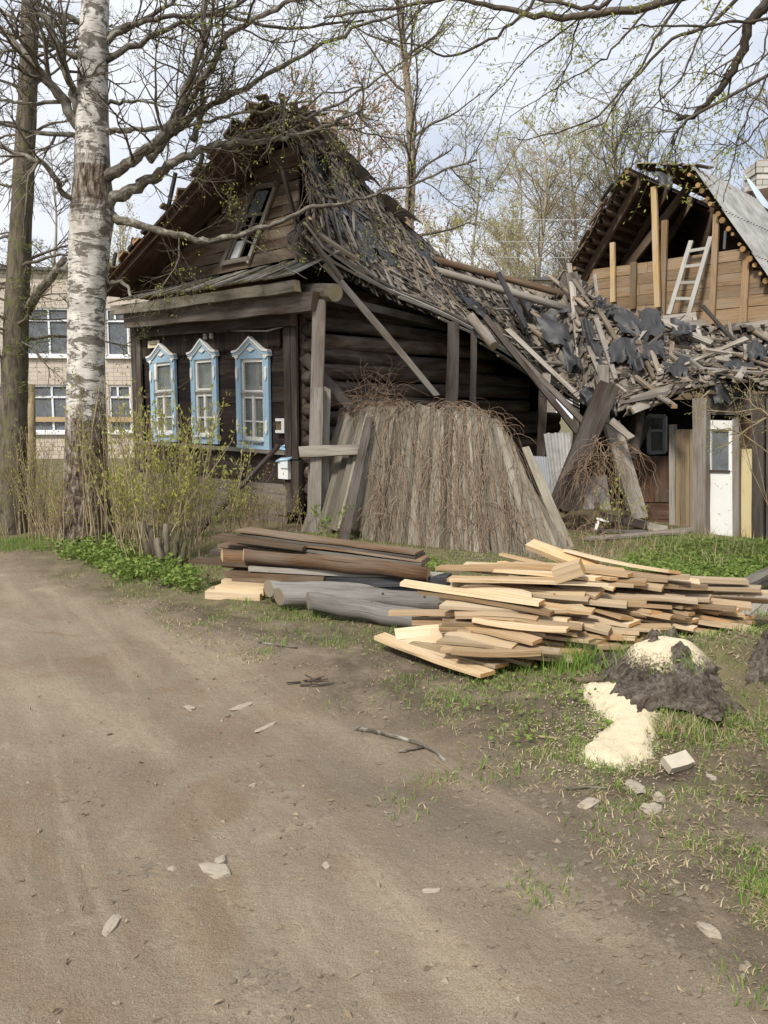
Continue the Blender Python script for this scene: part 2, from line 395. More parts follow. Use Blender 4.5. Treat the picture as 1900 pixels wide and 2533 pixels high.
bark('far_twig', (.25, .205, .14), (.42, .36, .255), 5)
bark('vine_stem', (.15, .095, .062), (.40, .285, .19), 24)
bark('vine_grey', (.10, .075, .052), (.30, .24, .175), 24)
bark('root_bark', (.04, .028, .02), (.15, .11, .08), 16)
def leaf(name, c1, c2, tr=.35):
    k = NT(name); t = k.tint(); c = k.mix(t[0], c1, c2)
    d = k.n('ShaderNodeBsdfPrincipled'); d.inputs['Roughness'].default_value = .6; d.inputs['Specular IOR Level'].default_value = .2; k.l(c, d.inputs['Base Color'])
    q = k.n('ShaderNodeBsdfTranslucent'); k.l(c, q.inputs[0]); m = k.n('ShaderNodeMixShader'); m.inputs[0].default_value = tr
    k.l(d.outputs[0], m.inputs[1]); k.l(q.outputs[0], m.inputs[2]); k.l(m.outputs[0], k.o.inputs[0])
leaf('leaf_willow', (.30, .34, .055), (.46, .48, .12), .45)
leaf('leaf_shrub', (.28, .29, .06), (.46, .45, .13), .4)
leaf('leaf_herb', (.12, .185, .035), (.26, .33, .085), .35)
leaf('leaf_brown', (.30, .155, .075), (.48, .28, .14), .3)
leaf('leaf_far', (.36, .32, .115), (.52, .475, .21), .4)
leaf('leaf_conifer', (.11, .135, .035), (.21, .23, .06), .3)
leaf('grass_blade', (.10, .19, .03), (.25, .34, .075), .3)
leaf('straw', (.30, .235, .125), (.54, .45, .28), .2)
leaf('litter_leaf', (.14, .105, .066), (.36, .28, .18), .1)
flat('pebble', (.17, .14, .10), (.34, .29, .215), 40, .9, .3)
# sawdust
k = NT('sawdust'); p = k.obj(); n = k.noise(p, 160, 4, .7); n2 = k.noise(p, 14, 6, .7)
c = k.ramp(n, [(.3, (.52, .42, .27)), (.65, (.74, .64, .455))])
c = k.mix(k.ramp(n2, [(.58, 0.), (.70, .55)]), c, (.33, .25, .15))
t = k.tint()
al = k.ramp(k.math('ADD', t[2], k.math('MULTIPLY_ADD', k.noise(p, 60, 6, .85), 2.2, -1.05)), [(.26, 0.), (.62, 1.)])
k.done(c, .95, k.bump(k.math('ADD', n, n2), .6, .012), .1, alpha=al)
flat('clod', (.13, .105, .076), (.225, .185, .135), 20, .95, .6)
k = NT('rotten_wood'); p = k.obj(); n1 = k.noise(p, 9, 7, .72, 1.2); n2 = k.noise(p, 38, 6, .75, .5); n3 = k.noise(k.map(p, (3, 3, 1)), 14, 5, .6, 2.)
c = k.ramp(n1, [(.34, (.06, .045, .034)), (.5, (.19, .15, .115)), (.66, (.36, .31, .255))])
c = k.mix(k.ramp(n3, [(.55, 0.), (.68, .75)]), c, (.33, .295, .25)); c = k.mix(1., c, k.ramp(n2, [(.3, .45), (.6, 1.15)]), 'MULTIPLY')
k.done(c, .95, k.bump(k.math('ADD', n2, k.math('MULTIPLY', n1, 1.5)), 1., .05), .1)
# ------------------------------------------------------------------ ground
EDGE = [(-3000, 1180), (-900, 1290), (-400, 1335), (0, 1395), (250, 1485), (520, 1600), (800, 1705), (1050, 1805), (1250, 1920), (1450, 2060), (1650, 2195), (1900, 2385), (2400, 2800), (4000, 4200)]
def edge_v(u):
    for (a, b), (c, d) in zip(EDGE, EDGE[1:]):
        if u <= c: return b+(d-b)*(u-a)/(c-a)
    return EDGE[-1][1]
STUMP = G(1665, 1745); STUMP.z = 0
def nz(x, y, s, o=0.): return noise.noise(V((x*s+o, y*s-o, o*.37)))
def verge(x, y):
    if y < .8: return -1.
    u, v = proj((x, y, 0)); e = edge_v(u)
    if v < 1040: return 1.
    return (e-v)/(e-1030)
def gz(x, y):
    z = .030*nz(x, y, .45)+.014*nz(x, y, 1.7, 5)
    if y < 30:
        r = verge(x, y); z += .05*sstep(-.1, .5, r)
        d = math.hypot(x-STUMP.x-.25, (y-STUMP.y-.15)*1.1); z += .09*math.exp(-(d/.62)**2)
        d = math.hypot((x-2.35)*.62, y-4.85); z += .24*math.exp(-(d/.48)**2)*(1+.5*nz(x, y, 3, 9))
        # wheel ruts along the lane
        q = x*.76+y*.65
        z -= .018*math.exp(-((q-2.15+.1*nz(x, y, .5, 3))/.16)**2)+.014*math.exp(-((q-3.55+.1*nz(x, y, .5, 8))/.17)**2)
    return z
def gp(u, v):
    p = G(u, v)
    for _ in range(4): p = G(u, v, gz(p.x, p.y))
    return p
def spaced(a, n, first, ratio):
    out = [a]; st = first
    for _ in range(n): out.append(out[-1]+st); st *= ratio
    return out
TRK = [([(120, 1440), (250, 1500), (420, 1590), (600, 1705), (780, 1835), (930, 1935), (1010, 2010)], 26), ([(900, 2170), (1020, 2290), (1150, 2400), (1300, 2520)], 60), ([(-50, 1660), (150, 1720), (400, 1860)], 40), ([(330, 2080), (420, 2250), (520, 2480)], 50), ([(720, 1790), (830, 1830), (930, 1850)], 45), ([(1250, 2150), (1400, 2260), (1550, 2330)], 40)]
def track(u, v, x, y):
    # light worn dust along the wheel tracks of the lane
    best = 0.
    if v > 3000 or v < 1400: return 0.
    for pl, wd in TRK:
        for (a, b), (c, d) in zip(pl, pl[1:]):
            t = clamp(((u-a)*(c-a)+(v-b)*(d-b))/((c-a)**2+(d-b)**2)); q = math.hypot(u-a-t*(c-a), v-b-t*(d-b))
            if q < wd*2: best = max(best, sstep(1.6, .2, q/wd+.5*nz(x, y, 3, 2)+.4*nz(x, y, 9, 5)))
    return best
ys = [-40, -20, -10, -5, -2, 0, .6, 1.1]+spaced(1.4, 330, .014, 1.0072)
while ys[-1] < 700: ys.append(ys[-1]+max(.2, (ys[-1]-10)*.09))
half = [.04*i for i in range(60)]
while half[-1] < 8: half.append(half[-1]+.06)
while half[-1] < 600: half.append(half[-1]+max(.1, (half[-1]-7.5)*.2))
xs = [-h for h in half[:0:-1]]+half
nx, ny = len(xs), len(ys); gv = []; gm = []
for y in ys:
    for x in xs:
        z = gz(x, y)
        if 1 < y < 9 and abs(x) < 6:
            r = verge(x, y); k2 = clamp(.5+r*3); z += (.004+.012*k2)*nz(x, y, 7, 2)+(.0025+.006*k2)*nz(x, y, 21, 4)
        gv.append((x, y, z))
        if y < 40:
            r = verge(x, y); n1 = nz(x, y, .9, 1)+.5*nz(x, y, 2.6, 2)
            vg = sstep(-.10, .16, r+.16*n1)
            u, v = proj((x, y, 0)) if y > .8 else (0, 9999)
            gr = sstep(.02, .35, r+.25*nz(x, y, 1.3, 7)+.15*nz(x, y, 4, 8)-.06)*.75
            if u > 1480 and v < 1470: gr = max(gr, .95)
            if u < 560 and v < 1500: gr = max(gr, .8*sstep(.0, .2, r+.1*n1))
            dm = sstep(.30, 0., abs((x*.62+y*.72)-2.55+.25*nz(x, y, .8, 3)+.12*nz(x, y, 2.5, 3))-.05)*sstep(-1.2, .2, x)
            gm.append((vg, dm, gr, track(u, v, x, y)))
        else: gm.append((1., 0., .8, 0.))
road_f, ground_f = [], []
for j in range(ny-1):
    for i in range(nx-1):
        a = j*nx+i; f = (a, a+1, a+nx+1, a+nx)
        x = (xs[i]+xs[i+1])/2; y = (ys[j]+ys[j+1])/2
        (road_f if (y < 60 and verge(x, y) < 0) else ground_f).append(f)
def sheet(name, faces, label):
    ids = {}; vv = []; cc = []
    ff = []
    for f in faces:
        g = []
        for i in f:
            if i not in ids: ids[i] = len(vv); vv.append(gv[i]); cc.append(gm[i])
            g.append(ids[i])
        ff.append(g)
    me = bpy.data.meshes.new(name); me.from_pydata(vv, [], ff)
    ca = me.color_attributes.new('tint', 'FLOAT_COLOR', 'POINT'); ca.data.foreach_set('color', [q for c in cc for q in c])
    me.polygons.foreach_set('use_smooth', [True]*len(ff)); me.materials.append(M['ground_mix'])
    o = bpy.data.objects.new(name, me); COL.objects.link(o); o['kind'] = 'structure'; o['label'] = label; WL[o.name] = V((0, 0, 0)); return o
k = NT('ground_mix'); p = k.obj(); t = k.tint()
n_big = k.noise(p, .55, 6, .6, .4); n_mid = k.noise(p, 2.3, 7, .65, .3); n_fine = k.noise(p, 26, 6, .7); n_grit = k.noise(p, 150, 3, .7)
st = k.noise(k.map(k.map(p, rot=(0, 0, -R(119.5))), (.45, 5.5, 1)), 1.0, 6, .65, .4)
patch = k.noise(p, 1.15, 8, .68, 1.2); spot = k.noise(p, 6.5, 6, .7, .6)
dust = k.ramp(n_big, [(.32, (.190, .151, .105)), (.5, (.248, .199, .141)), (.7, (.302, .248, .178))])
dust = k.mix(k.ramp(patch, [(.50, 0.), (.62, .75)]), dust, (.225, .162, .104))
dust = k.mix(k.ramp(patch, [(.32, .75), (.43, 0.)]), dust, (.36, .298, .208))
dust = k.mix(k.ramp(st, [(.52, 0.), (.66, .5)]), dust, (.35, .29, .203))
dust = k.mix(k.ramp(st, [(.30, .38), (.43, 0.)]), dust, (.185, .145, .10))
dust = k.mix(k.ramp(spot, [(.60, 0.), (.70, .45)]), dust, (.155, .124, .09))
dust = k.mix(k.math('MULTIPLY', k.alpha, k.ramp(n_fine, [(.35, .10), (.6, .42)])), dust, k.mix(spot, (.36, .275, .185), (.44, .365, .26)))
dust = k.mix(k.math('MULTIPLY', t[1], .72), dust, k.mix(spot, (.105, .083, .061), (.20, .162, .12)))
soil = k.ramp(n_mid, [(.32, (.075, .057, .041)), (.52, (.145, .113, .079)), (.70, (.255, .206, .145))])
soil = k.mix(k.ramp(spot, [(.52, 0.), (.66, .7)]), soil, (.245, .197, .13))
soil = k.mix(k.ramp(k.noise(p, 55, 5, .75), [(.58, 0.), (.66, .6)]), soil, (.33, .27, .175))
c = k.mix(t[0], dust, soil)
gmsk = k.math('MULTIPLY', t[2], k.ramp(k.noise(p, 4.5, 8, .76, .5), [(.36, 0.), (.56, 1.)]))
c = k.mix(k.math('MULTIPLY', gmsk, .78), c, k.mix(n_fine, (.095, .10, .034), (.235, .215, .09)))
c = k.mix(1., c, k.ramp(n_grit, [(.25, .62), (.5, 1.), (.78, 1.35)]), 'MULTIPLY')
c = k.mix(k.ramp(n_fine, [(.64, 0.), (.72, .5)]), c, (.36, .31, .235))
c = k.mix(k.ramp(n_fine, [(.27, .5), (.36, 0.)]), c, (.07, .054, .04))
h = k.math('ADD', k.math('MULTIPLY', n_fine, .8), k.math('ADD', k.math('MULTIPLY', n_mid, 1.2), k.math('MULTIPLY', n_grit, .35)))
k.done(c, .95, k.bump(h, .75, .035), .12)
sheet('dirt_road', road_f, 'bare brown dirt lane with dusty wheel tracks')
GROUND = sheet('ground', ground_f, 'soil and patchy spring grass around the houses')
# ------------------------------------------------------------------ far school
S0 = at(0, 669, 33.5); S1 = at(1300, 693, 36.0)
sd = V((S1.x-S0.x, S1.y-S0.y, 0)).normalized(); sn = V((sd.y, -sd.x, 0))   # sn faces the camera
ZT = (S0.z+S1.z)/2
A0 = V((S0.x, S0.y, 0))-sd*9; A1 = V((S1.x, S1.y, 0))+sd*1.5; SL = (A1-A0).length
school = thing('school_building', 'long two-storey cream brick building behind the log house', 'building', A0)
def sp(a, z, out=0.): q = A0+sd*a+sn*out; q.z = z; return q
wins = []     # (a0,a1,z0,z1)
def sa(u):    # distance along the wall for a pixel column
    q = onplane(u, 900, A0, sn); return (q-A0).dot(sd)
def szv(u, v): return onplane(u, v, A0, sn).z
zu0, zu1 = szv(200, 880), szv(200, 762); zl0, zl1 = szv(200, 1068), szv(200, 952)
cols = [(sa(66), sa(240)), (sa(266), sa(321))]
a = cols[1][1]+.0
while a < SL-6: cols.append((a+1.0, a+3.4)); a += 3.4
b = cols[0][0]
while b > 5: cols.append((b-4.2, b-1.0)); b -= 4.2
for (a0, a1) in cols: wins += [(a0, a1, zu0, zu1), (a0, a1, zl0, zl1)]
# wall as panels between openings
m = MB(); edges = sorted(cols); zz = [(-.3, zl0), (zl0, zl1), (zl1, zu0), (zu0, zu1), (zu1, ZT)]
def wallpanel(a0, a1, z0, z1):
    m.tri_or_quad([sp(a0, z0), sp(a1, z0), sp(a1, z1), sp(a0, z1)])
for i, (z0, z1) in enumerate(zz):
    if i in (0, 2, 4): wallpanel(0, SL, z0, z1)
    else:
        p_ = 0.
        for (a0, a1) in edges: wallpanel(p_, a0, z0, z1); p_ = a1
        wallpanel(p_, SL, z0, z1)
for (a0, a1, z0, z1) in wins:
    for q in ([sp(a0, z0), sp(a0, z1), sp(a0, z1, -.2), sp(a0, z0, -.2)], [sp(a1, z0), sp(a1, z1), sp(a1, z1, -.2), sp(a1, z0, -.2)], [sp(a0, z1), sp(a1, z1), sp(a1, z1, -.2), sp(a0, z1, -.2)], [sp(a0, z0), sp(a1, z0), sp(a1, z0, -.2), sp(a0, z0, -.2)]):
        m.tri_or_quad(q)
m.tri_or_quad([sp(SL, -.3), sp(SL, -.3, -10), sp(SL, ZT, -10), sp(SL, ZT)]); m.tri_or_quad([sp(0, -.3), sp(0, -.3, -10), sp(0, ZT, -10), sp(0, ZT)])
m.tri_or_quad([sp(0, -.3, -10), sp(SL, -.3, -10), sp(SL, ZT, -10), sp(0, ZT, -10)])
m.build('wall', 'school_brick', school)
m = MB(); m.plank(sp(-.2, ZT+.06, -5), sp(SL+.2, ZT+.06, -5), 10.5, .12, tint=(.5, .5, 0)); m.build('roof', 'school_coping', school)
m = MB(); m.plank(sp(0, 3, -.9), sp(SL, 3, -.9), .05, 8, tint=(.5, .5, 0)); m.build('dark_interior', 'interior_shade', school)
rw = random.Random(3)
for wi, (a0, a1, z0, z1) in enumerate(wins):
    m = MB(); fw = .075; o_ = -.08
    def bar(aa, za, ab, zb, w=fw): m.plank(sp(aa, za, o_), sp(ab, zb, o_), w, .07, up=sn, tint=(.5, .5, 0))
    bar(a0, z0+fw/2, a1, z0+fw/2); bar(a0, z1-fw/2, a1, z1-fw/2); bar(a0+fw/2, z0, a0+fw/2, z1); bar(a1-fw/2, z0, a1-fw/2, z1)
    zt = lerp(z0, z1, .74); bar(a0, zt, a1, zt)
    nn = max(1, round((a1-a0)/.85))
    for i in range(1, nn): bar(lerp(a0, a1, i/nn), z0, lerp(a0, a1, i/nn), zt)
    bar(lerp(a0, a1, .33 if nn > 1 else .4), zt, lerp(a0, a1, .33 if nn > 1 else .4), z1)
    fr = m.build('window', 'school_frame', school)
    m = MB(); m.tri_or_quad([sp(a0, z0, o_-.03), sp(a1, z0, o_-.03), sp(a1, z1, o_-.03), sp(a0, z1, o_-.03)]); m.build('pane', 'school_glass', fr)
    m = MB(); m.plank(sp(a0-.1, z0-.06, .06), sp(a1+.1, z0-.06, .06), .14, .10, up=(0, 0, 1), tint=(.5, .5, 0)); m.build('sill', 'school_frame', fr)
    if a0 < cols[0][1]+12:
        m = MB()
        if z0 > zl1:
            for _ in range(9):     # paper cut-outs stuck on the glass
                aa = rw.uniform(a0+.2, a1-.2); z_ = rw.uniform(z0+.15, zt-.2); r_ = rw.uniform(.06, .13)
                m.tri_or_quad([sp(aa+r_*math.cos(q*1.05), z_+r_*1.4*math.sin(q*1.05), o_-.045) for q in range(6)])
            m.build('paper_cutout', 'paper_cut', fr)['kind'] = 'stuff'
        else:
            m.grid([[sp(lerp(a0, a1, i/24), z_, o_-.18+.04*math.sin(i*1.9)) for i in range(25)] for z_ in (z0+.1, zt+.1)])
            m.build('curtain', 'curtain_cloth', fr)
            m = MB(); m.plank(sp(a0-.2, z0+.52, .02), sp(a1+.2, z0+.50, .02), .2, .03, up=sn, tint=(.5, .5, 0)); m.build('board', 'horizon_board', fr)

# ------------------------------------------------------------------ the old log house
HC = G(752, 1308); HC.z = 0
FD = V((-math.sin(R(46)), math.cos(R(46)), 0)); SD = V((math.cos(R(46)), math.sin(R(46)), 0)); NF = -SD; NS = -FD
UP = V((0, 0, 1))
def H(a, b, z): q = HC+FD*a+SD*b; q.z = z; return q
def HP(u, v, b=0.): return onplane(u, v, HC+SD*b, NF)
def HS(u, v, a=0.): return onplane(u, v, HC+FD*a, NS)
def ab(p): d = p-HC; return d.dot(FD), d.dot(SD), p.z
def az(u, v, b=0.): p = HP(u, v, b); return (p-HC).dot(FD), p.z
def bz(u, v, a=0.): p = HS(u, v, a); return (p-HC).dot(SD), p.z
house = thing('log_house', 'old dark log house with three blue window frames and collapsing shingle roof', 'house', HC)
WA = az(335, 900)[0]          # facade length
rh = random.Random(11)
# window spots: centre a, z bottom, width, height
WIN = []
for (ul, ur, vt, vb) in ((596, 676, 835, 1110), (485, 548, 840, 1096), (385, 446, 851, 1091)):
    a1, z0 = az(ul, vb); a0, _ = az(ur, vb); _, z1 = az((ul+ur)/2, vt)
    WIN.append(((a0+a1)/2, z0, (a1-a0), z1-z0))
# facade logs with gaps at the windows
zlog = .62
while zlog < 3.45:
    cuts = [(-.17+rh.uniform(-.05, .05), WA-.03)]
    for (ca, z0, w, h_) in WIN:
        if z0+.05 < zlog < z0+h_*.83:
            nc = []
            for (x0, x1) in cuts:
                if x0 < ca < x1: nc += [(x0, ca-w*.36), (ca+w*.36, x1)]
                else: nc.append((x0, x1))
            cuts = nc
    for (x0, x1) in cuts:
        if x0 < 0:
            m = MB(); m.tube([H(x0, .128, zlog), H(.1, .128, zlog)], [.118, .12], 12); m.build('log_end', 'dark_log', house); x0 = .04
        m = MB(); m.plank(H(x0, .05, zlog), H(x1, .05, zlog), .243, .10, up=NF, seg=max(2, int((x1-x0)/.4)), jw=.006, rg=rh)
        m.build('log', 'facade_log', house)
    zlog += .245
# side wall logs, ends sticking out past the corner
zlog = .50; i_ = 0
while zlog < 3.75:
    m = MB(); b0 = .03; k_ = 14
    bend = 7.4 if zlog < 1.9 else (6.2 if zlog < 2.5 else (5.0 if zlog < 3. else (4.2 if zlog < 3.3 else 3.2)))
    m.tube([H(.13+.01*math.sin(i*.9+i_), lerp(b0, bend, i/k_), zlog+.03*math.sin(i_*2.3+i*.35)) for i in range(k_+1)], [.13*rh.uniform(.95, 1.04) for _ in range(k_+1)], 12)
    m.build('log', 'dark_log', house); zlog += .245; i_ += 1
# near-black box, the unlit interior's shade put into its colour
m = MB(); m.box(H(WA/2, 3.9, 1.85), FD*(WA/2-.35), SD*3.4, UP*1.8, (.5, .5, 0)); m.build('room', 'interior_shade', house)
# boarded base below the logs
for r_ in range(4):
    m = MB(); z_ = .08+r_*.17; m.plank(H(.35, -.03, z_), H(WA, -.03, z_), .165, .03, up=NF, seg=6, jw=.008, jag=.05); m.build('base_board', 'base_board', house)
    m = MB(); m.plank(H(-.03, .1, z_), H(-.03, 6.8, z_), .165, .03, up=NS, seg=6, jw=.008, jag=.05); m.build('base_board', 'base_board', house)
m = MB(); m.plank(H(.3, -.06, WIN[0][1]-.03), H(WA, -.06, WIN[0][1]+.05), .12, .06, up=(0, 0, 1), seg=4, jw=.006); m.build('ledge', 'grey_wood', house)
# corner casing boards
_ac = az(714, 1000)[0]
for (a0, a1, mat) in ((.02, _ac*.48, 'dark_trim'), (_ac*.5, _ac, 'dark_trim'), (WA-.36, WA-.19, 'dark_trim'), (WA-.18, WA, 'dark_trim')):
    m = MB(); m.plank(H((a0+a1)/2, -.075, WIN[0][1]-.12 if a0 < 1 else .7), H((a0+a1)/2, -.075, 3.52), a1-a0-.008, .04, up=NF, seg=5, jw=.004); m.build('corner_board', mat, house)
m = MB(); m.plank(H(.15, -.05, .25), H(.15, -.05, WIN[0][1]-.14), .32, .1, up=NF, seg=3, jw=.006); m.build('corner_board', 'dark_trim', house)
# vertical valance boards with a cut pattern at the foot
a_ = .46
while a_ < WA-.38:
    w_ = rh.uniform(.13, .17); e = min(a_+w_, WA-.37); zb = 2.80+rh.uniform(-.015, .015); zt = 3.50
    c_ = (a_+e)/2; hw = (e-a_)/2-.004
    pl = [H(c_-hw, -.03, zt), H(c_-hw, -.03, zb+.07), H(c_-hw*.55, -.03, zb+.02), H(c_-hw*.35, -.03, zb+.075), H(c_-hw*.12, -.03, zb+.05), H(c_, -.03, zb-.035),
          H(c_+hw*.12, -.03, zb+.05), H(c_+hw*.35, -.03, zb+.075), H(c_+hw*.55, -.03, zb+.02), H(c_+hw, -.03, zb+.07), H(c_+hw, -.03, zt)]
    m = MB(); m.prism(pl, NF*.024); m.build('valance_board', 'valance_wood', house); a_ = e
# windows -------------------------------------------------------------
def make_window(ca, z0, w, h, tilt, idx):
    sh = tilt
    def P(x, z, o): return H(ca-x*w/2, -o, z0+z*h+sh*x)       # x -1..1 to the right, z 0..1
    zt_, zb_ = .815, .085; xi = .69
    m = MB(); o0, o1 = .03, .085; T = (.5, .5, 0)
    for s_ in (-1, 1):
        m.prism([P(s_*xi, .0, o0), P(s_*1.0, 0, o0), P(s_*1.0, .86, o0), P(s_*xi, .86, o0)][::s_], NF*.05, T)
    m.prism([P(-xi, zt_, o0+.004), P(xi, zt_, o0+.004), P(xi, .9, o0+.004), P(0, .985, o0+.004), P(-xi, .9, o0+.004)], NF*.044, T)
    m.prism([P(-1.0, .855, o0), P(-xi, .855, o0), P(-xi, .9, o0), P(-1.0, .875, o0)], NF*.05, T); m.prism([P(xi, .855, o0), P(1, .855, o0), P(1, .875, o0), P(xi, .9, o0)], NF*.05, T)
    m.prism([P(-xi, 0, o0+.004), P(xi, 0, o0+.004), P(xi, zb_, o0+.004), P(-xi, zb_, o0+.004)], NF*.05, T)
    win = m.build('window', 'blue_paint', house)
    lab = ('blue framed window nearest the house corner', 'blue framed window in the middle of the facade', 'blue framed window at the far end of the facade')[idx]; win['label'] = lab
    # cornice: white strip over a blue strip, following the gable shaped head
    prof = [(-1.10, .868), (-.80, .876), (-.62, .895), (0., .992), (.62, .895), (.80, .876), (1.10, .868)]
    for nm, mat, dz, th, dp in (('cornice', 'trim_white', .0, .020, .10), ('cornice', 'blue_paint', -.020, .018, .085), ('cornice', 'trim_white', -.034, .012, .075)):
        m = MB()
        for (x0, q0), (x1, q1) in zip(prof, prof[1:]):
            m.prism([P(x0, q0+dz, o0), P(x1, q1+dz, o0), P(x1, q1+dz+th, o0), P(x0, q0+dz+th, o0)], NF*dp, T)
        m.build(nm, mat, win)
    m = MB(); cz = .895
    m.prism([P(-.24, cz, .082), P(0, cz-.022, .082), P(.24, cz, .082), P(0, cz+.022, .082)], NF*.02, T); m.build('diamond', 'trim_white', win)
    for s_ in (-1, 1):
        for (zc, hh, ww) in ((.845, .035, .13), (.68, .065, .075), (.21, .065, .085)):
            m = MB(); x = s_*.88
            m.prism([P(x-ww, zc-hh*.4, .085), P(x, zc-hh, .085), P(x+ww*.9, zc-hh*.4, .085), P(x+ww*.8, zc+hh*.8, .085), P(x, zc+hh, .085), P(x-ww*.8, zc+hh*.8, .085)], NF*.018, T)
            m.build('carved_drop', 'trim_white', win)
    # white sash
    m = MB()
    def bar(x0, z0_, x1, z1_, wd, o=.03, th=.04):
        m.plank(P(x0, z0_, o), P(x1, z1_, o), wd, th, up=NF, tint=(rh.random(), .5, 0))
    e = .05
    bar(-xi, zb_+.016, xi, zb_+.016, .055); bar(-xi, zt_-.016, xi, zt_-.016, .055); bar(-xi+.06, zb_, -xi+.06, zt_, .05); bar(xi-.06, zb_, xi-.06, zt_, .05)
    tr = .50; bar(-xi, tr, xi, tr, .05, .036, .05); bar(-xi, tr-.03, xi, tr-.03, .035); bar(-xi, tr+.028, xi, tr+.028, .03); bar(0, zb_, 0, tr, .06, .034, .05)
    bar(-xi, .255, xi, .255, .026, .028)
    m.build('sash', 'white_paint', win)
    m = MB(); m.plank(P(-xi, tr+.005, .075), P(xi, tr+.005, .075), .03, .02, up=UP, tint=T); m.build('drip_board', 'grey_wood', win)
    for (x0, x1, q0, q1) in ((-xi+.08, xi-.08, tr+.02, zt_-.02), (-xi+.08, -.03, .26, tr-.03), (.03, xi-.08, .26, tr-.03), (-xi+.08, -.03, zb_+.02, .25), (.03, xi-.08, zb_+.02, .25)):
        m = MB(); m.tri_or_quad([P(x0, q0, .02), P(x1, q0, .02), P(x1, q1, .02), P(x0, q1, .02)]); m.build('pane', 'dusty_glass', win)
    # curtains and the inner frame behind the glass
    m = MB()
    for (x0, x1, zz0, zz1) in ((-xi, -.08, zb_, zt_), (.12, xi, zb_, tr)) if idx == 0 else (((-xi, .30, zb_, zt_),) if idx == 1 else ((-xi, xi, zb_, zt_),)):
        m.grid([[P(lerp(x0, x1, i/20), q, -.10+.025*math.sin(i*1.7+idx)) for i in range(21)] for q in (zz0, zz1)])
    m.build('curtain', 'curtain_cloth', win)
    m = MB(); m.plank(P(.0 if idx == 0 else .2, zb_, -.06), P(.0 if idx == 0 else .2, zt_, -.06), .05, .03, up=NF, tint=T)
    m.plank(P(-xi, tr+.06, -.06), P(xi, tr+.06, -.06), .05, .03, up=NF, tint=T); m.build('inner_frame', 'white_paint', win)
    m = MB(); m.plank(P(-xi, zb_-.012, .07), P(xi, zb_-.012, .07), .12, .02, up=UP, tint=T); m.build('sill', 'white_paint' if idx else 'grey_wood', win)
for i, (ca, z0, w, h_) in enumerate(WIN): make_window(ca, z0, w, h_, (-.012, .0, .006)[i], i)

# eave beams, pent roof -------------------------------------------------
aL, zL = az(281, 772, -.45); aR, zR = az(735, 712, -.45)
def beamz(a): return lerp(zR, zL, (a-aR)/(aL-aR))
m = MB(); m.plank(H(aR, -.45, beamz(aR)+.02), H(aL, -.45, beamz(aL)+.02), .17, .12, up=NF, seg=9, jw=.012, jag=.03); m.build('eave_beam', 'mossy_beam', house)
m = MB(); m.plank(H(aR-.22, -.30, beamz(aR)-.20), H(aL-.2, -.30, beamz(aL)-.17), .27, .14, up=NF, seg=9, jw=.012, jag=.03); m.build('eave_beam', 'dark_trim', house)
m = MB(); m.plank(H(.0, -.16, beamz(aR)-.33), H(aL-.35, -.16, beamz(aL)-.33), .12, .3, up=UP, seg=3); m.build('soffit', 'facade_log', house)
GB = .30                        # gable plane
gA = az(352, 716, GB); gB = az(742, 640, GB); gT = az(742, 318, GB)
zG = (gA[1]+gB[1])/2
a_ = aR-.05; n_ = 0
while a_ < aL-.05:
    w_ = rh.uniform(.13, .22); c_ = a_+w_/2; b1 = GB+.04
    if n_ not in (99,):
        m = MB(); jit = rh.uniform(-.03, .03)
        m.plank(H(c_, -.56+rh.uniform(-.03, .03), beamz(c_)+.165+jit*.3), H(c_-.05+jit, b1, zG-.02+rh.uniform(-.02, .02)), w_*.97, .025, up=UP, seg=3, jw=.006, warp=.06); m.build('pent_board', 'pent_wood', house)
    a_ += w_; n_ += 1
# gable -----------------------------------------------------------------
gw = [az(u, v, GB-.03) for u, v in ((553, 652), (632, 463), (686, 457), (619, 640))]    # attic window BL TL TR BR
def edge_a(z, p, q): return p[0]+(q[0]-p[0])*(z-p[1])/(q[1]-p[1])
z_ = zG; rowi = 0
while z_ < gT[1]-.08:
    hgt = rh.uniform(.155, .20); zc = z_+hgt/2
    aa = edge_a(zc, gA, gT); bb = edge_a(zc, gB, gT)+.02
    segs = [(bb, aa)]
    if gw[0][1]+.02 < zc < gw[1][1]-.02:
        l_ = edge_a(zc, gw[0], gw[1]); r_ = edge_a(zc, gw[3], gw[2]); segs = [(bb, r_+.03), (l_-.03, aa)]
    elif rh.random() < .5: q = rh.uniform(.3, .7); segs = [(bb, lerp(bb, aa, q)-.003), (lerp(bb, aa, q)+.003, aa)]
    for (x0, x1) in segs:
        if x1-x0 < .05: continue
        m = MB(); m.plank(H(x0, GB+rh.uniform(-.008, .008), zc+rh.uniform(-.008, .008)), H(x1, GB, zc+rh.uniform(-.008, .008)), hgt-.012, .03, up=NF, seg=4, jw=.005); m.build('gable_board', 'gable_wood', house)
    z_ += hgt; rowi += 1
m = MB(); m.prism([H(gA[0]-.1, GB+.6, gA[1]+.05), H(gB[0], GB+.6, gB[1]+.05), H(gT[0], GB+.6, gT[1]-.1)], SD*.05); m.build('attic_shade', 'interior_shade', house)  # near-black sheet painting the attic's shade behind the boards
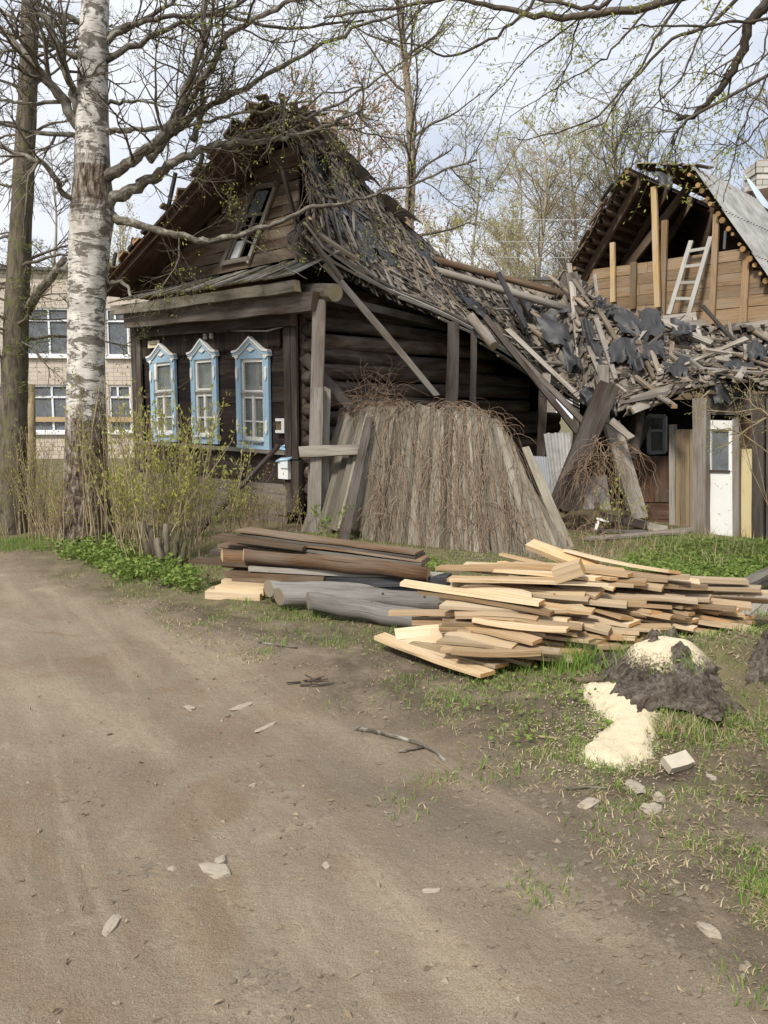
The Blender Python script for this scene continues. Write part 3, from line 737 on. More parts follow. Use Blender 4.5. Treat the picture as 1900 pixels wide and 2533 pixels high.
# attic window
m = MB(); T = (.5, .5, 0)
def gq(p, o=.05): return H(p[0], GB-o, p[1])
cs = gw
def gl(p, q, f): return (lerp(p[0], q[0], f), lerp(p[1], q[1], f))
for i in range(4): m.plank(gq(gl(cs[i], cs[(i+1) % 4], -.04)), gq(gl(cs[i], cs[(i+1) % 4], 1.06)), .075, .04, up=NF, seg=2, jw=.004, tint=(rh.random(), .5, 0))
aw = m.build('attic_window', 'grey_wood', house); aw['label'] = 'leaning attic window with missing panes'
m = MB(); b0 = gl(cs[0], cs[1], .63); b1 = gl(cs[3], cs[2], .63)
m.plank(gq(b0, .02), gq(b1, .02), .05, .04, up=NF); q0 = gl(gl(cs[0], cs[3], .52), gl(cs[1], cs[2], .52), .02); q1 = gl(gl(cs[0], cs[3], .5), gl(cs[1], cs[2], .5), .62)
m.plank(gq(q0, .02), gq(q1, .02), .045, .04, up=NF)
m.plank(gq(gl(cs[0], cs[1], .02), .02), gq(gl(cs[0], cs[1], .62), .02), .12, .03, up=NF)
m.build('muntin', 'grey_wood', aw)
def cell(x0, x1, y0, y1): return [gq(gl(gl(cs[0], cs[3], x), gl(cs[1], cs[2], x), y), .0) for x, y in ((x0, y0), (x1, y0), (x1, y1), (x0, y1))]
m = MB(); m.tri_or_quad(cell(.05, .62, .65, .95)); m.build('pane', 'attic_glass', aw)
m = MB(); m.tri_or_quad(cell(.12, .5, .06, .30)); m.build('pane', 'paper_cut', aw)
# left roof slope: soffit boards seen from below, roof deck, ragged shingle edge
def lrf(t, b, off=0.):          # point on the left slope: t 0 at the eave, 1 at the apex
    p0 = (gA[0]+.30, gA[1]-.22); q = gl(p0, gT, t); d = V((gT[0]-p0[0], gT[1]-p0[1])).normalized()
    return H(q[0]-(-d.y)*off*-1, b, q[1]+abs(d.x)*off)
for j in range(3):
    b0 = GB-.10-.27*j
    m = MB(); m.plank(lrf(.02, b0-.13), lrf(.99, b0-.13), .265, .025, up=FD+UP, seg=6, jw=.006, jag=.04); m.build('soffit_board', 'soffit_wood', house)
m = MB(); m.plank(lrf(0, GB-.80, -.06), lrf(1., GB-.80, -.06), .15, .035, up=NF, seg=6, jw=.01); m.build('barge_board', 'soffit_wood', house)
LEFT_DECK = True
for i in range(34):             # stubs of shingles and battens along the left rake
    t = rh.random(); b0 = GB-.92+rh.uniform(-.05, .05); p = lrf(t, b0, .10+rh.uniform(0, .08)); q = lrf(clamp(t+rh.uniform(-.02, .02)), b0+rh.uniform(.3, .7), .13)
    m = MB(); m.plank(p, q, rh.uniform(.08, .2), rh.uniform(.03, .06), up=FD+UP, jag=.03); m.build('batten', 'attic_dark' if rh.random() < .7 else 'tar_board', house)
for (t, l_) in ((.13, .38), (.27, .25), (.52, .55), (.70, .3)):
    p = lrf(t, GB-.85, .08); m = MB(); m.plank(p, p+UP*l_+NS*l_*.5, .07, .04, up=NF); m.build('batten', 'tar_board', house)

# right roof slope: a sagging, twisted sheet between ridge and eave ---------
RIDGE = [(668, 262, -.50), (742, 308, .6), (800, 352, 1.5), (880, 440, 2.3), (960, 520, 3.1), (1040, 590, 3.9), (1100, 645, 4.8), (1200, 690, 5.8), (1290, 715, 6.8), (1370, 760, 7.7)]
EAVE = [(735, 582, -.45), (800, 648, .05), (905, 706, .95), (1000, 752, 1.9), (1090, 785, 2.8), (1180, 830, 3.7), (1265, 885, 4.7), (1340, 935, 5.6), (1400, 975, 6.4), (1450, 1000, 7.2)]
RP = []; EP = []
for (u, v, b) in RIDGE: p = onplane(u, v, HC+SD*b, NF); RP.append(p)
for (u, v, b) in EAVE: p = onplane(u, v, HC+SD*b, NF); EP.append(p)
m = MB(); _pe = (gA[0]+.30, gA[1]-.16)
m.grid([[H(lerp(ab(p)[0], _pe[0], j/6), lerp(ab(p)[1], lerp(GB-.85, 6.5, i/9.), j/6)-(.0 if j else 0), lerp(p.z, _pe[1], j/6)+.05-.25*(i/9.)*j/6) for j in range(7)] for i, p in enumerate([RP[0]+NF*.12]+RP[1:])])
m.build('roof_deck', 'attic_dark', house)
def roof(s, t, off=0.):         # s 0..1 along the ridge, t 0 ridge 1 eave
    a = V(poly_at([tuple(p) for p in RP], s)); b = V(poly_at([tuple(p) for p in EP], s)); p = a.lerp(b, t)
    p.z -= .30*math.sin(math.pi*t)*(.35+.65*s)*.8
    p.z += .05*nz(s*9, t*5, 1.0, 3)
    p = p+SD*(.55*math.sin(math.pi*clamp(t))**.8*max(0., 1-s*9))
    p = p+(NS*.6+UP*.8)*off
    return p
m = MB(); m.grid([[roof(i/40, j/14, -.05) for j in range(15)] for i in range(41)]); dk = m.build('roof_deck', 'tar_board', house)  # deck coloured dark so gaps between shingles look shadowed
def rframe(s, t):
    p = roof(s, t); e = .02; d = (roof(s, min(1.2, t+e))-roof(s, t-e)).normalized(); x = (roof(min(1, s+e), t)-roof(max(0, s-e), t)).normalized(); n = x.cross(d)
    if n.z < 0: n = -n
    return p, d, n.normalized()
shl = []
def sheet_patch(s, t):          # bare and felt zones
    return nz(s*7, t*6, 1., 9)
NRS = 30
for r_ in range(NRS):
    t = (r_+.5)/NRS; ncol = 92
    for c_ in range(ncol):
        s = (c_+rh.uniform(-.4, .6))/ncol
        if s < 0 or s > 1: continue
        if sheet_patch(s, t) < -.40 and rh.random() < .8: continue
        t_ = t+rh.uniform(-.012, .012); p, d, n = rframe(s, t_)
        x = d.cross(n); yaw = rh.gauss(0, .20); d2 = (d*math.cos(yaw)+x*math.sin(yaw)); lift = abs(rh.gauss(0, .26))+.06
        d2 = (d2+n*lift*.6).normalized(); ln = rh.uniform(.16, .30); wd = rh.uniform(.05, .12)
        q = p+n*rh.uniform(.0, .035); shl.append((q-d2*ln*.5, q+d2*ln*.5, wd, rh.uniform(.008, .016), n))
def put_shingles(lst, parent, mat, keep=300, alt=None):
    # the largest in view become parts of their own, the rest one joined part
    def size(e):
        p = (e[0]+e[1])/2; return (e[1]-e[0]).length*e[2]/max(p.y, 1)**2
    order = sorted(lst, key=size, reverse=True)
    for e in order[:keep]:
        m = MB(); m.plank(*e[:4], up=e[4], jag=.02, w1=e[2]*rh.uniform(.6, 1.05), rg=rh); m.build('shingle', alt if alt and rh.random() < .3 else mat, parent)
    m = MB()
    for e in order[keep:]: m.plank(*e[:4], up=e[4], jag=.025, w1=e[2]*rh.uniform(.5, 1.05), rg=rh)
    if order[keep:]:
        o = m.build('shingle_cover', mat, parent); o['kind'] = 'stuff'
put_shingles(shl, house, 'shingle_wood', 200)
for i in range(60):             # long laths and slipped boards over the shingles
    s = rh.uniform(.02, .98); t = rh.uniform(.1, .92); p, d, n = rframe(s, t); x = (roof(min(1, s+.02), t)-roof(max(0, s-.02), t)).normalized(); q = rh.choice([d, d, x]); q = (q+d*rh.gauss(0, .25)+x*rh.gauss(0, .25)).normalized(); l_ = rh.uniform(.35, 1.1)
    m = MB(); m.plank(p+n*.05-q*l_*.5, p+n*.07+q*l_*.5, rh.uniform(.035, .08), .02, up=n, seg=2, jw=.004, jag=.03, w1=.03, rg=rh); m.build('slipped_lath', rh.choice(['grey_wood', 'shingle_wood', 'splinter_wood', 'dark_trim']), house)
# tar paper scraps on the roof
def scrap(fn, s0, s1, t0, t1, off, name, mat, parent, jag=.04, amp=.05, seed=1, hole=None):
    rg = random.Random(seed); m = MB(); ns, nt = 12, 12; idx = {}; T = (rg.random(), rg.random(), 0)
    ja = [rg.uniform(-jag, jag) for _ in range(60)]
    for i in range(ns+1):
        for j in range(nt+1):
            fs, ft = i/ns, j/nt
            s = lerp(s0, s1, fs)+(ja[j] if i in (0, ns) else 0)*(s1-s0)*4; t = lerp(t0, t1, ft)+(ja[20+i] if j in (0, nt) else 0)*(t1-t0)*4
            p = fn(s, t, off+amp*(noise.noise(V((fs*3+seed, ft*3, seed*.7)))+.4*noise.noise(V((fs*8+seed, ft*8, seed)))))
            idx[i, j] = len(m.v); m.v.append(tuple(p))
    for i in range(ns):
        for j in range(nt):
            if hole and (i/ns-hole[0])**2+(j/nt-hole[1])**2 < hole[2]: continue
            if (i in (0, ns-1) or j in (0, nt-1)) and rg.random() < .22: continue
            m.face((idx[i, j], idx[i+1, j], idx[i+1, j+1], idx[i, j+1]), [(i*.1, j*.1), (i*.1+.1, j*.1), (i*.1+.1, j*.1+.1), (i*.1, j*.1+.1)], T, True)
    return m.build(name, mat, parent)
for sd_, (s0, s1, t0, t1) in enumerate(((.02, .10, .03, .20), (.10, .17, .22, .45), (.20, .32, .30, .52), (.24, .29, .48, .78), (.27, .37, .50, .64), (.13, .2, .60, .66), (.50, .56, .1, .3), (.62, .72, .30, .5))):
    scrap(roof, s0, s1, t0, t1, .045, 'tar_paper_scrap', 'tar_paper', house, .04, .045, sd_+1)
# pale felt sheets over the ridge
def ridgef(s, t, off=0.):
    p = V(poly_at([tuple(q) for q in RP], s)); return p+FD*(t*.8)+UP*(.10+off-.9*t*t*.6+ .10*math.sin(t*3))
scrap(ridgef, .20, .40, -.35, .6, .12, 'ridge_sheet', 'old_felt', house, .02, .05, 21)
scrap(ridgef, .43, .53, -.35, .6, .14, 'ridge_sheet', 'old_felt', house, .02, .05, 22)
# ragged crest at the very top of the gable
for i in range(46):
    s = abs(rh.gauss(0, .10)); p = V(poly_at([tuple(q) for q in RP], s))+FD*rh.uniform(-.40, .15)+SD*rh.uniform(-.25, .1)+UP*rh.uniform(-.3, .12)
    d = V((rh.uniform(-1, 1), rh.uniform(-.6, .6), rh.uniform(-.7, .25))).normalized(); l_ = rh.uniform(.15, .6)
    m = MB(); m.plank(p, p+d*l_, rh.uniform(.05, .14), .02, up=(0, .3, 1), jag=.02); m.build('crest_board', rh.choice(['shingle_wood', 'attic_dark', 'tar_board', 'attic_dark']), house)
# eave boards along the sagging edge
for (s0, s1, t0, t1, w_, off, mat) in ((0., .55, .95, 1.02, .16, .10, 'eave_pale'), (.02, .34, 1.02, .99, .14, .10, 'grey_wood'), (.3, .86, 1.01, 1.05, .15, .10, 'eave_pale'), (.42, 1.0, 1.05, 1.07, .13, .06, 'eave_pale'), (.0, .22, .86, .93, .14, .06, 'splinter_wood'),
        (.2, .6, .90, .93, .10, .05, 'grey_wood'), (.45, 1., .95, 1.0, .11, .11, 'grey_wood'), (.5, .98, .86, .93, .09, .06, 'shingle_wood'), (.55, 1.02, 1.07, 1.09, .12, -.02, 'grey_wood'), (.6, .95, 1.11, 1.12, .1, -.04, 'dark_trim')):
    m = MB(); n_ = 6; pts = [roof(clamp(lerp(s0, s1, i/n_)), lerp(t0, t1, i/n_), off) for i in range(n_+1)]
    for p, q in zip(pts, pts[1:]): m.plank(p, q+(q-p)*.02, w_, .035, up=NS*.5+UP, jw=.005, tint=(.55+.2*math.sin(w_*99), .5, 0), rg=rh)
    m.build('eave_board', mat, house)
# loose front edge of the roof, by the gable
for (u0, v0_, u1, v1_, b0, w_, mat) in ((718, 575, 800, 640, -.25, .13, 'grey_wood'), (716, 604, 790, 662, -.2, .14, 'grey_wood'), (745, 560, 845, 690, -.3, .10, 'splinter_wood'), (728, 612, 740, 660, .0, .16, 'post_wood'), (768, 565, 880, 640, .0, .10, 'splinter_wood'), (700, 420, 735, 560, -.05, .07, 'shingle_wood')):
    p = onplane(u0, v0_, HC+SD*b0, NF); q = onplane(u1, v1_, HC+SD*(b0+.25), NF); m = MB(); m.plank(p, q, w_, .04, up=NS+UP, seg=3, jw=.006, jag=.03); m.build('rake_board', mat, house)
for i in range(90):             # frayed shingles along the rake by the gable
    t = rh.random()**.8; p, d, n = rframe(.008, t); p = p+NF*rh.uniform(-.05, .12)-FD*rh.uniform(-.05, .05); d2 = (d+NF*rh.uniform(-.8, .5)+n*rh.uniform(-.3, .3)).normalized()
    m = MB(); m.plank(p, p+d2*rh.uniform(.12, .3), rh.uniform(.04, .09), .012, up=n, jag=.02); m.build('rake_shingle', 'shingle_wood', house)
m = MB(); p = onplane(745, 722, HC+SD*.0, NF); q = onplane(830, 724, HC-SD*.15, NF); m.tube([p, p.lerp(q, .5), q], [.125, .13, .125], 14); m.build('beam_end', 'mossy_beam', house)
m = MB(); m.plank(HP(792, 735, .1), HS(1120, 812, -.06), .22, .12, up=UP, seg=5, jw=.01); m.build('wall_plate', 'dark_trim', house)
# fixings on the facade
def fz(u, v, o): return onplane(u, v, HC+NF*o, NF)
for vv in ((792, 786, 777), (800, 797, 783)):
    m = MB(); pts = [(470, 821), (520, 815), (565, 816), (600, vv[0]+19), (660, vv[1]+20), (712, vv[2]+22)]
    m.tube([fz(u, v+1.5*math.sin(u*.07), .08) for u, v in pts], [.014]*len(pts), 6); m.build('conduit', 'conduit', house)
m = MB(); pts = [(352, 824), (400, 825), (450, 825), (520, 822), (560, 820)]; m.tube([fz(u, v, .07) for u, v in pts], [.007]*5, 5); m.build('cable', 'wire', house)
m = MB(); pts = [(522, 815), (517, 822), (508, 832), (495, 840), (484, 850)]; m.tube([fz(u, v, .10) for u, v in pts], [.005]*5, 5); m.build('cable', 'cold_wire', house)
for u, v in ((508, 831), (523, 829)):
    m = MB(); p = fz(u, v, .09); m.tube([p-UP*.06, p-UP*.02, p+UP*.0, p+UP*.015, p+UP*.05], [.03, .042, .03, .042, .03], 10); m.build('insulator', 'ceramic', house)
m = MB(); pts = [(455, 826), (456, 836), (460, 842), (464, 838)]; m.tube([fz(u, v, .06) for u, v in pts], [.008]*4, 5); m.build('hook', 'cold_wire', house)
# ------------------------------------------------------------------ house with the open gable, on the right
AP = at(1650, 700, 16.5); AN = NF
def AQ(u, v, o=0.): return onplane(u, v, AP-SD*o, AN)           # o metres towards the viewer
barn = thing('gable_house', 'plank house with open gable, ladder and corrugated roof behind the ruin', 'house', V((AP.x, AP.y, 0)))
ra = random.Random(5)
rt = AQ(1592, 432); rtr = AQ(1718, 437); lf = AQ(1446, 688); rf = AQ(1905, 700)
def sl_at(p, q, t): return p.lerp(q, t)
# gable boards, top edge falling to the left
def aline(u): return lerp(652, 606, (u-1595)/(1850-1595))
wl = AQ(1490, 760); wr = AQ(1960, 700)
zt0 = AQ(1700, 634).z
nrow = 14
for r_ in range(nrow):
    z1 = zt0-.215*r_; zc = z1-.107
    # left end on the roof slope
    tz = clamp((zc-lf.z)/(rt.z-lf.z)); L0 = lf.lerp(rt, tz) if zc > lf.z else lf.copy()
    dL = (L0-AP).dot(FD)-.10; dR = (wr-AP).dot(FD)
    if zc > rf.z: t2 = (zc-rf.z)/(rtr.z-rf.z); dR = ((rf.lerp(rtr, t2))-AP).dot(FD)+.06
    cut = [dR]+([] if ra.random() < .4 else [lerp(dR, dL, ra.uniform(.3, .7))])+[dL]
    for x0, x1 in zip(cut, cut[1:]):
        p = AP+FD*(x0+.004); q = AP+FD*(x1-.004); p.z = q.z = zc
        m = MB(); m.plank(p, q, .205, .035, up=AN, seg=3, jw=.005); m.build('gable_board', 'attic_board', barn)
# near-black backing, then wall and floor; attic gloom put into their colour
m = MB(); p = AP+SD*.25+FD*.2; p.z = 1.9; m.box(p, FD*1.6, SD*.02, UP*1.9, (.5, .5, 0)); m.build('shade_backing', 'interior_shade', barn)
m = MB(); p = AP+SD*3.6+FD*.0; p.z = 3.4; m.box(p, FD*3.2, SD*.02, UP*3.4, (.3, .5, 0)); m.build('rear_wall', 'attic_dark', barn)
p = AP+SD*1.9; p.z = zt0-.25; m = MB(); m.box(p, FD*2.2, SD*1.6, UP*.03, (.2, .5, 0)); m.build('attic_floor', 'attic_dark', barn)
# left slope: rafters, battens seen from below, torn shingle edge
slope = (lf-rt).normalized(); nl = slope.cross(SD).normalized(); nl = nl if nl.z > 0 else -nl
m = MB(); m.grid([[rt.lerp(lf, j/6)+SD*b+nl*.16 for j in range(7)] for b in (-.35, 1.5, 3.6)]); m.build('roof_deck', 'attic_dark', barn)
for i in range(11):
    t = (i+.4)/11; p = rt.lerp(lf, t)+nl*.10; m = MB()
    m.tube([p-SD*(.35+ra.uniform(0, .12)), p+SD*3.5], [.05*ra.uniform(.7, 1.2)]*2, 8, tint=(.3, .5, 0), cap=i in (0, 1, 10)); m.build('batten', 'attic_dark', barn)
for i, b in enumerate((.0, 1.2, 2.4)):
    m = MB(); m.plank(rt+SD*b, lf+SD*b+slope*.1, .15, .10, up=AN, seg=3, jw=.004); m.build('rafter', 'attic_dark', barn)
m = MB(); m.plank(AQ(1709, 456, -.7), AQ(1517, 710, -.7), .16, .1, up=AN, seg=2); m.build('rafter', 'attic_dark', barn)
for i in range(46):
    t = ra.random(); p = rt.lerp(lf, t)+nl*ra.uniform(.17, .24)-SD*ra.uniform(.2, .5); m = MB(); d = (slope+SD*ra.uniform(-.5, .5)+nl*ra.uniform(-.1, .2)).normalized()
    m.plank(p, p+d*ra.uniform(.2, .45), ra.uniform(.06, .13), .02, up=nl, jag=.02); m.build('shingle', 'shingle_wood' if ra.random() < .4 else 'attic_dark', barn)
# right slope: round purlin ends and corrugated sheets
rs = (rf-rtr).normalized(); nr_ = rs.cross(SD).normalized(); nr_ = nr_ if nr_.z > 0 else -nr_
RL = (rf-rtr).length+.5
for i in range(17):
    t = (i+.3)*RL/17; p = rtr+rs*t; m = MB(); r_ = .046*ra.uniform(.65, 1.3); p = p+rs*ra.uniform(-.04, .04)
    m.tube([p-SD*(.16+ra.uniform(0, .12)), p+SD*3.4], [r_, r_], 10); m.build('purlin', 'attic_dark', barn)
for row in range(3):
    for colm in range(4):
        t0 = row*1.05-.05; t1 = t0+1.15; b0 = -.30+colm*1.08; n_ = 40; rows = []
        for t in (t0, (t0+t1)/2, t1):
            rows.append([rtr+rs*t+SD*(b0+1.12*i/n_)+nr_*(.10+.03*math.sin(i/n_*1.12/.15*2*math.pi)+.018*(2-row)*1.0+.008*(colm % 2)) for i in range(n_+1)])
        m = MB(); m.grid(rows, (ra.random(), .5, 0)); m.build('corrugated_sheet', 'asbestos', barn)
m = MB(); m.grid([[rtr+rs*t+SD*b+nr_*.055 for t in (0, RL)] for b in (-.12, 4.2)]); m.build('roof_deck', 'attic_dark', barn)
# top of the roof: a plank bridge between both slopes and hanging felt
m = MB(); m.grid([[rt.lerp(rtr, i/4)+SD*b+UP*(.10-.02*math.sin(i)) for i in range(5)] for b in (-.3, .5, 1.5, 3.6)]); m.build('ridge_deck', 'attic_dark', barn)
for i in range(9):
    p = rt.lerp(rtr, i/8.)+UP*.13-SD*.33; m = MB(); m.plank(p-FD*.1, p-FD*ra.uniform(-.15, .3)+SD*ra.uniform(.2, .6), .13, .02, up=UP, jag=.03); m.build('ridge_board', 'shingle_wood', barn)
def px_sheet(name, mat, parent, quad, n=8, amp=.03, seed=1, ragged=.3, hole=None, hang=0.):
    # quad: four (u,v,y) corners, clockwise from top left
    rg = random.Random(seed); c = [at(*q) for q in quad]; m = MB(); idx = {}; T = (rg.random(), rg.random(), 0)
    nn = (c[1]-c[0]).cross(c[3]-c[0]).normalized(); nn = -nn if nn.y > 0 else nn
    for i in range(n+1):
        for j in range(n+1):
            fx, fy = i/n, j/n
            if j == n: fy += rg.uniform(-.12, .12)*ragged*2
            if i in (0, n): fx += rg.uniform(-.1, .1)*ragged*2
            p = c[0].lerp(c[1], fx).lerp(c[3].lerp(c[2], fx), fy)
            p = p+nn*(amp*(noise.noise(V((fx*3+seed, fy*2.4, seed*.7)))*1.6+.5*noise.noise(V((fx*8+seed, fy*7, seed))))+(.10 if mat == 'tar_paper' else .02))
            idx[i, j] = len(m.v); m.v.append(tuple(p))
    for i in range(n):
        for j in range(n):
            if hole and (i/n-hole[0])**2+(j/n-hole[1])**2 < hole[2]: continue
            if (i in (0, n-1) or j == n-1) and rg.random() < ragged*.7: continue
            m.face((idx[i, j], idx[i, j+1], idx[i+1, j+1], idx[i+1, j]), [(i*.1, j*.1), (i*.1, j*.1+.1), (i*.1+.1, j*.1+.1), (i*.1+.1, j*.1)], T, True)
    return m.build(name, mat, parent)
px_sheet('hanging_felt', 'tar_paper', barn, ((1608, 428, 16.4), (1662, 440, 16.3), (1660, 475, 16.2), (1628, 465, 16.3)), 7, .05, 4)
# posts
for (u0, v0_, u1, v1_, w_, mat, o) in ((1516, 600, 1517, 735, .10, 'fresh_beam', .1), (1568, 648, 1566, 752, .13, 'attic_board', .06), (1618, 462, 1627, 748, .115, 'fresh_beam', .25), (1645, 545, 1638, 770, .12, 'attic_board', .08), (1773, 530, 1760, 790, .11, 'attic_board', .08), (1848, 622, 1838, 795, .13, 'attic_board', .06)):
    m = MB(); m.plank(AQ(u0, v0_, o), AQ(u1, v1_+12, o), w_, .06, up=AN, seg=3, jw=.004); m.build('post', mat, barn)
m = MB(); m.plank(AQ(1795, 570, -.4), AQ(1792, 616, -.4), .05, .03, up=AN); m.build('white_bar', 'trim_white', barn)
# ladder: a thing that leans on the gable
la = thing('wooden_ladder', 'whitish wooden ladder leaning on the open gable', 'ladder', AQ(1680, 775, .5))
Lr = [(AQ(1655, 778, .55), AQ(1710, 596, .10)), (AQ(1702, 782, .55), AQ(1759, 586, .10))]
for p, q in Lr: m = MB(); m.plank(p, q, .085, .05, up=AN, seg=4, jw=.004); m.build('rail', 'ladder_wood', la)
for f in (.22, .43, .65, .86):
    m = MB(); m.plank(Lr[0][0].lerp(Lr[0][1], f), Lr[1][0].lerp(Lr[1][1], f+.0), .055, .04, up=AN); m.build('rung', 'ladder_wood', la)
# chimney, laid brick by brick
ch = at(1888, 500, 19.5); chim = thing('brick_chimney', 'white brick chimney rising behind the corrugated roof', 'chimney', V((ch.x, ch.y, 3.)))
zc0 = at(1880, 560, 19.5).z; zc1 = at(1880, 402, 19.5).z; r_ = 0; z_ = zc0
m = MB(); m.box((ch.x+.02, ch.y+.02, (3.+zc1)/2), V((.27, 0, 0)), V((0, .27, 0)), V((0, 0, (zc1-3.)/2-.01)), (.3, .5, 0)); m.build('mortar_core', 'stone', chim)
while z_ < zc1:
    top = z_ > zc1-.28; ex = .33 if top else .30
    for face_ in range(2):
        for i in range(3):
            x0 = -ex+(i-.5*(r_ % 2))*(2*ex/2.2); x1 = min(ex, x0+2*ex/2.2-.015); x0 = max(-ex, x0)
            if x1-x0 < .04: continue
            c_ = V((ch.x+(x0+x1)/2, ch.y-ex+.05, z_)) if face_ == 0 else V((ch.x-ex+.05, ch.y+(x0+x1)/2+.06, z_))
            e1 = V(((x1-x0)/2, 0, 0)); e2 = V((0, .05, 0))
            if face_: e1, e2 = V((0, (x1-x0)/2, 0)), V((.05, 0, 0))
            m = MB(); m.box(c_, e1, e2, V((0, 0, .058))); m.build('brick', 'chimney_brick', chim)
    z_ += .13; r_ += 1
px_sheet('flashing', 'flashing', barn, ((1838, 430, 19), (1875, 470, 18.6), (1925, 540, 18), (1880, 505, 18.2)), 4, .01, 9, 0)
m = MB(); m.plank(rtr+SD*.2+UP*.12, rtr+SD*3.9+UP*.14, .22, .02, up=UP+NS*.6); m.build('ridge_cap', 'flashing', barn)

# ------------------------------------------------------------------ the lean-to with its collapsed roof
shed = thing('lean_to_shed', 'tumbledown lean-to shed with white door and collapsed shingle roof', 'shed', G(1735, 1322))
ROWS = [[(1236, 700, 17.0), (1330, 742, 16.6), (1418, 690, 15.6), (1480, 748, 15.2), (1560, 808, 15), (1650, 808, 14.6), (1770, 820, 14.2), (1930, 815, 13.6)],
        [(1290, 790, 16), (1370, 815, 15.6), (1440, 790, 14.9), (1515, 835, 14.4), (1600, 870, 14), (1680, 872, 13.8), (1780, 872, 13.3), (1930, 872, 12.8)],
        [(1340, 865, 15.2), (1410, 890, 14.8), (1465, 885, 14.0), (1540, 915, 13.5), (1620, 932, 13.1), (1700, 922, 12.8), (1800, 915, 12.4), (1930, 915, 12)],
        [(1395, 945, 14.4), (1450, 968, 13.9), (1492, 985, 13.2), (1560, 1000, 12.8), (1630, 985, 12.4), (1710, 962, 12.0), (1800, 952, 11.7), (1930, 955, 11.3)]]
RW = [[tuple(at(*q)) for q in r] for r in ROWS]
def mass(s, t, off=0.):
    c = [V(poly_at(r, s)) for r in RW]; p = V(poly_at([tuple(q) for q in c], t))
    p.z += .07*nz(s*11, t*6, 1., 4); return p+V((.15, -.45, .88))*off
m = MB(); m.grid([[mass(i/48, j/16, -.07) for j in range(17)] for i in range(49)]); m.build('roof_deck', 'tar_board', shed)
rm = random.Random(23); shl = []; spl = []
for r_ in range(22):
    t = (r_+.5)/22
    for c_ in range(64):
        s = clamp((c_+rm.uniform(-.5, .5))/64); t_ = clamp(t+rm.uniform(-.02, .02)); q = nz(s*10, t_*5, 1., 6)
        if q < -.38 and rm.random() < .75: continue
        p = mass(s, t_); e = .02; d = (mass(s, t_+e)-mass(s, t_-e)).normalized(); x = (mass(s+e, t_)-mass(s-e, t_)).normalized(); n = x.cross(d); n = n if n.z > 0 else -n
        wild = .13+.40*clamp(q-.05); flow = -.55*math.exp(-((s-.42)/.16)**2) if t_ < .75 else .0; yaw = rm.gauss(flow+.15*math.sin(s*9), wild); d2 = d*math.cos(yaw)+x*math.sin(yaw)+n*abs(rm.gauss(0, .16)); d2.normalize()
        ln = rm.uniform(.32, .75); wd = rm.uniform(.05, .13); p = p+n*rm.uniform(0, .09)
        shl.append((p-d2*ln*.5, p+d2*ln*.5, wd, rm.uniform(.008, .02), n))
put_shingles(shl, shed, 'shingle_wood', 280)
m = MB()
for i in range(300):            # long splinters and fringe below the eave edge
    s = rm.random(); t = rm.choice([rm.uniform(.9, 1.03), rm.random()]); p = mass(s, t, rm.uniform(.02, .10)); d = V((rm.uniform(-1, 1), rm.uniform(-.6, .3), rm.uniform(-.8, .3))).normalized(); l_ = rm.uniform(.12, .45)
    m.plank(p, p+d*l_, rm.uniform(.02, .06), .01, up=(0, -.4, 1), jag=.03, w1=.012, rg=rm)
m.build('splinters', 'splinter_wood', shed)['kind'] = 'stuff'
for i in range(95):             # broken rafters, laths and boards lying over the wreck
    s = rm.uniform(.02, .99); t = rm.uniform(.05, 1.02); p = mass(s, t, rm.uniform(.03, .12)); d = (mass(s, t+.02)-mass(s, t-.02)).normalized(); x = (mass(s+.02, t)-mass(s-.02, t)).normalized(); q = (d*rm.choice([1, 1, .3])+x*rm.gauss(.1, .7)+UP*rm.gauss(0, .12)).normalized(); l_ = rm.uniform(.4, 1.5)
    if i < 36: q = (d+x*rm.gauss(.25, .3)).normalized(); l_ = rm.uniform(1.0, 2.1); p = p+V((0, -.05, .05))
    m = MB(); m.plank(p-q*l_*.5, p+q*l_*.5, rm.uniform(.05, .12), rm.uniform(.02, .05), up=(0, -.5, .85), seg=3, jw=.006, jag=.05, w1=rm.uniform(.03, .1), rg=rm); m.build('broken_lath', rm.choice(['grey_wood', 'grey_wood', 'shingle_wood', 'splinter_wood', 'dark_trim']), shed)
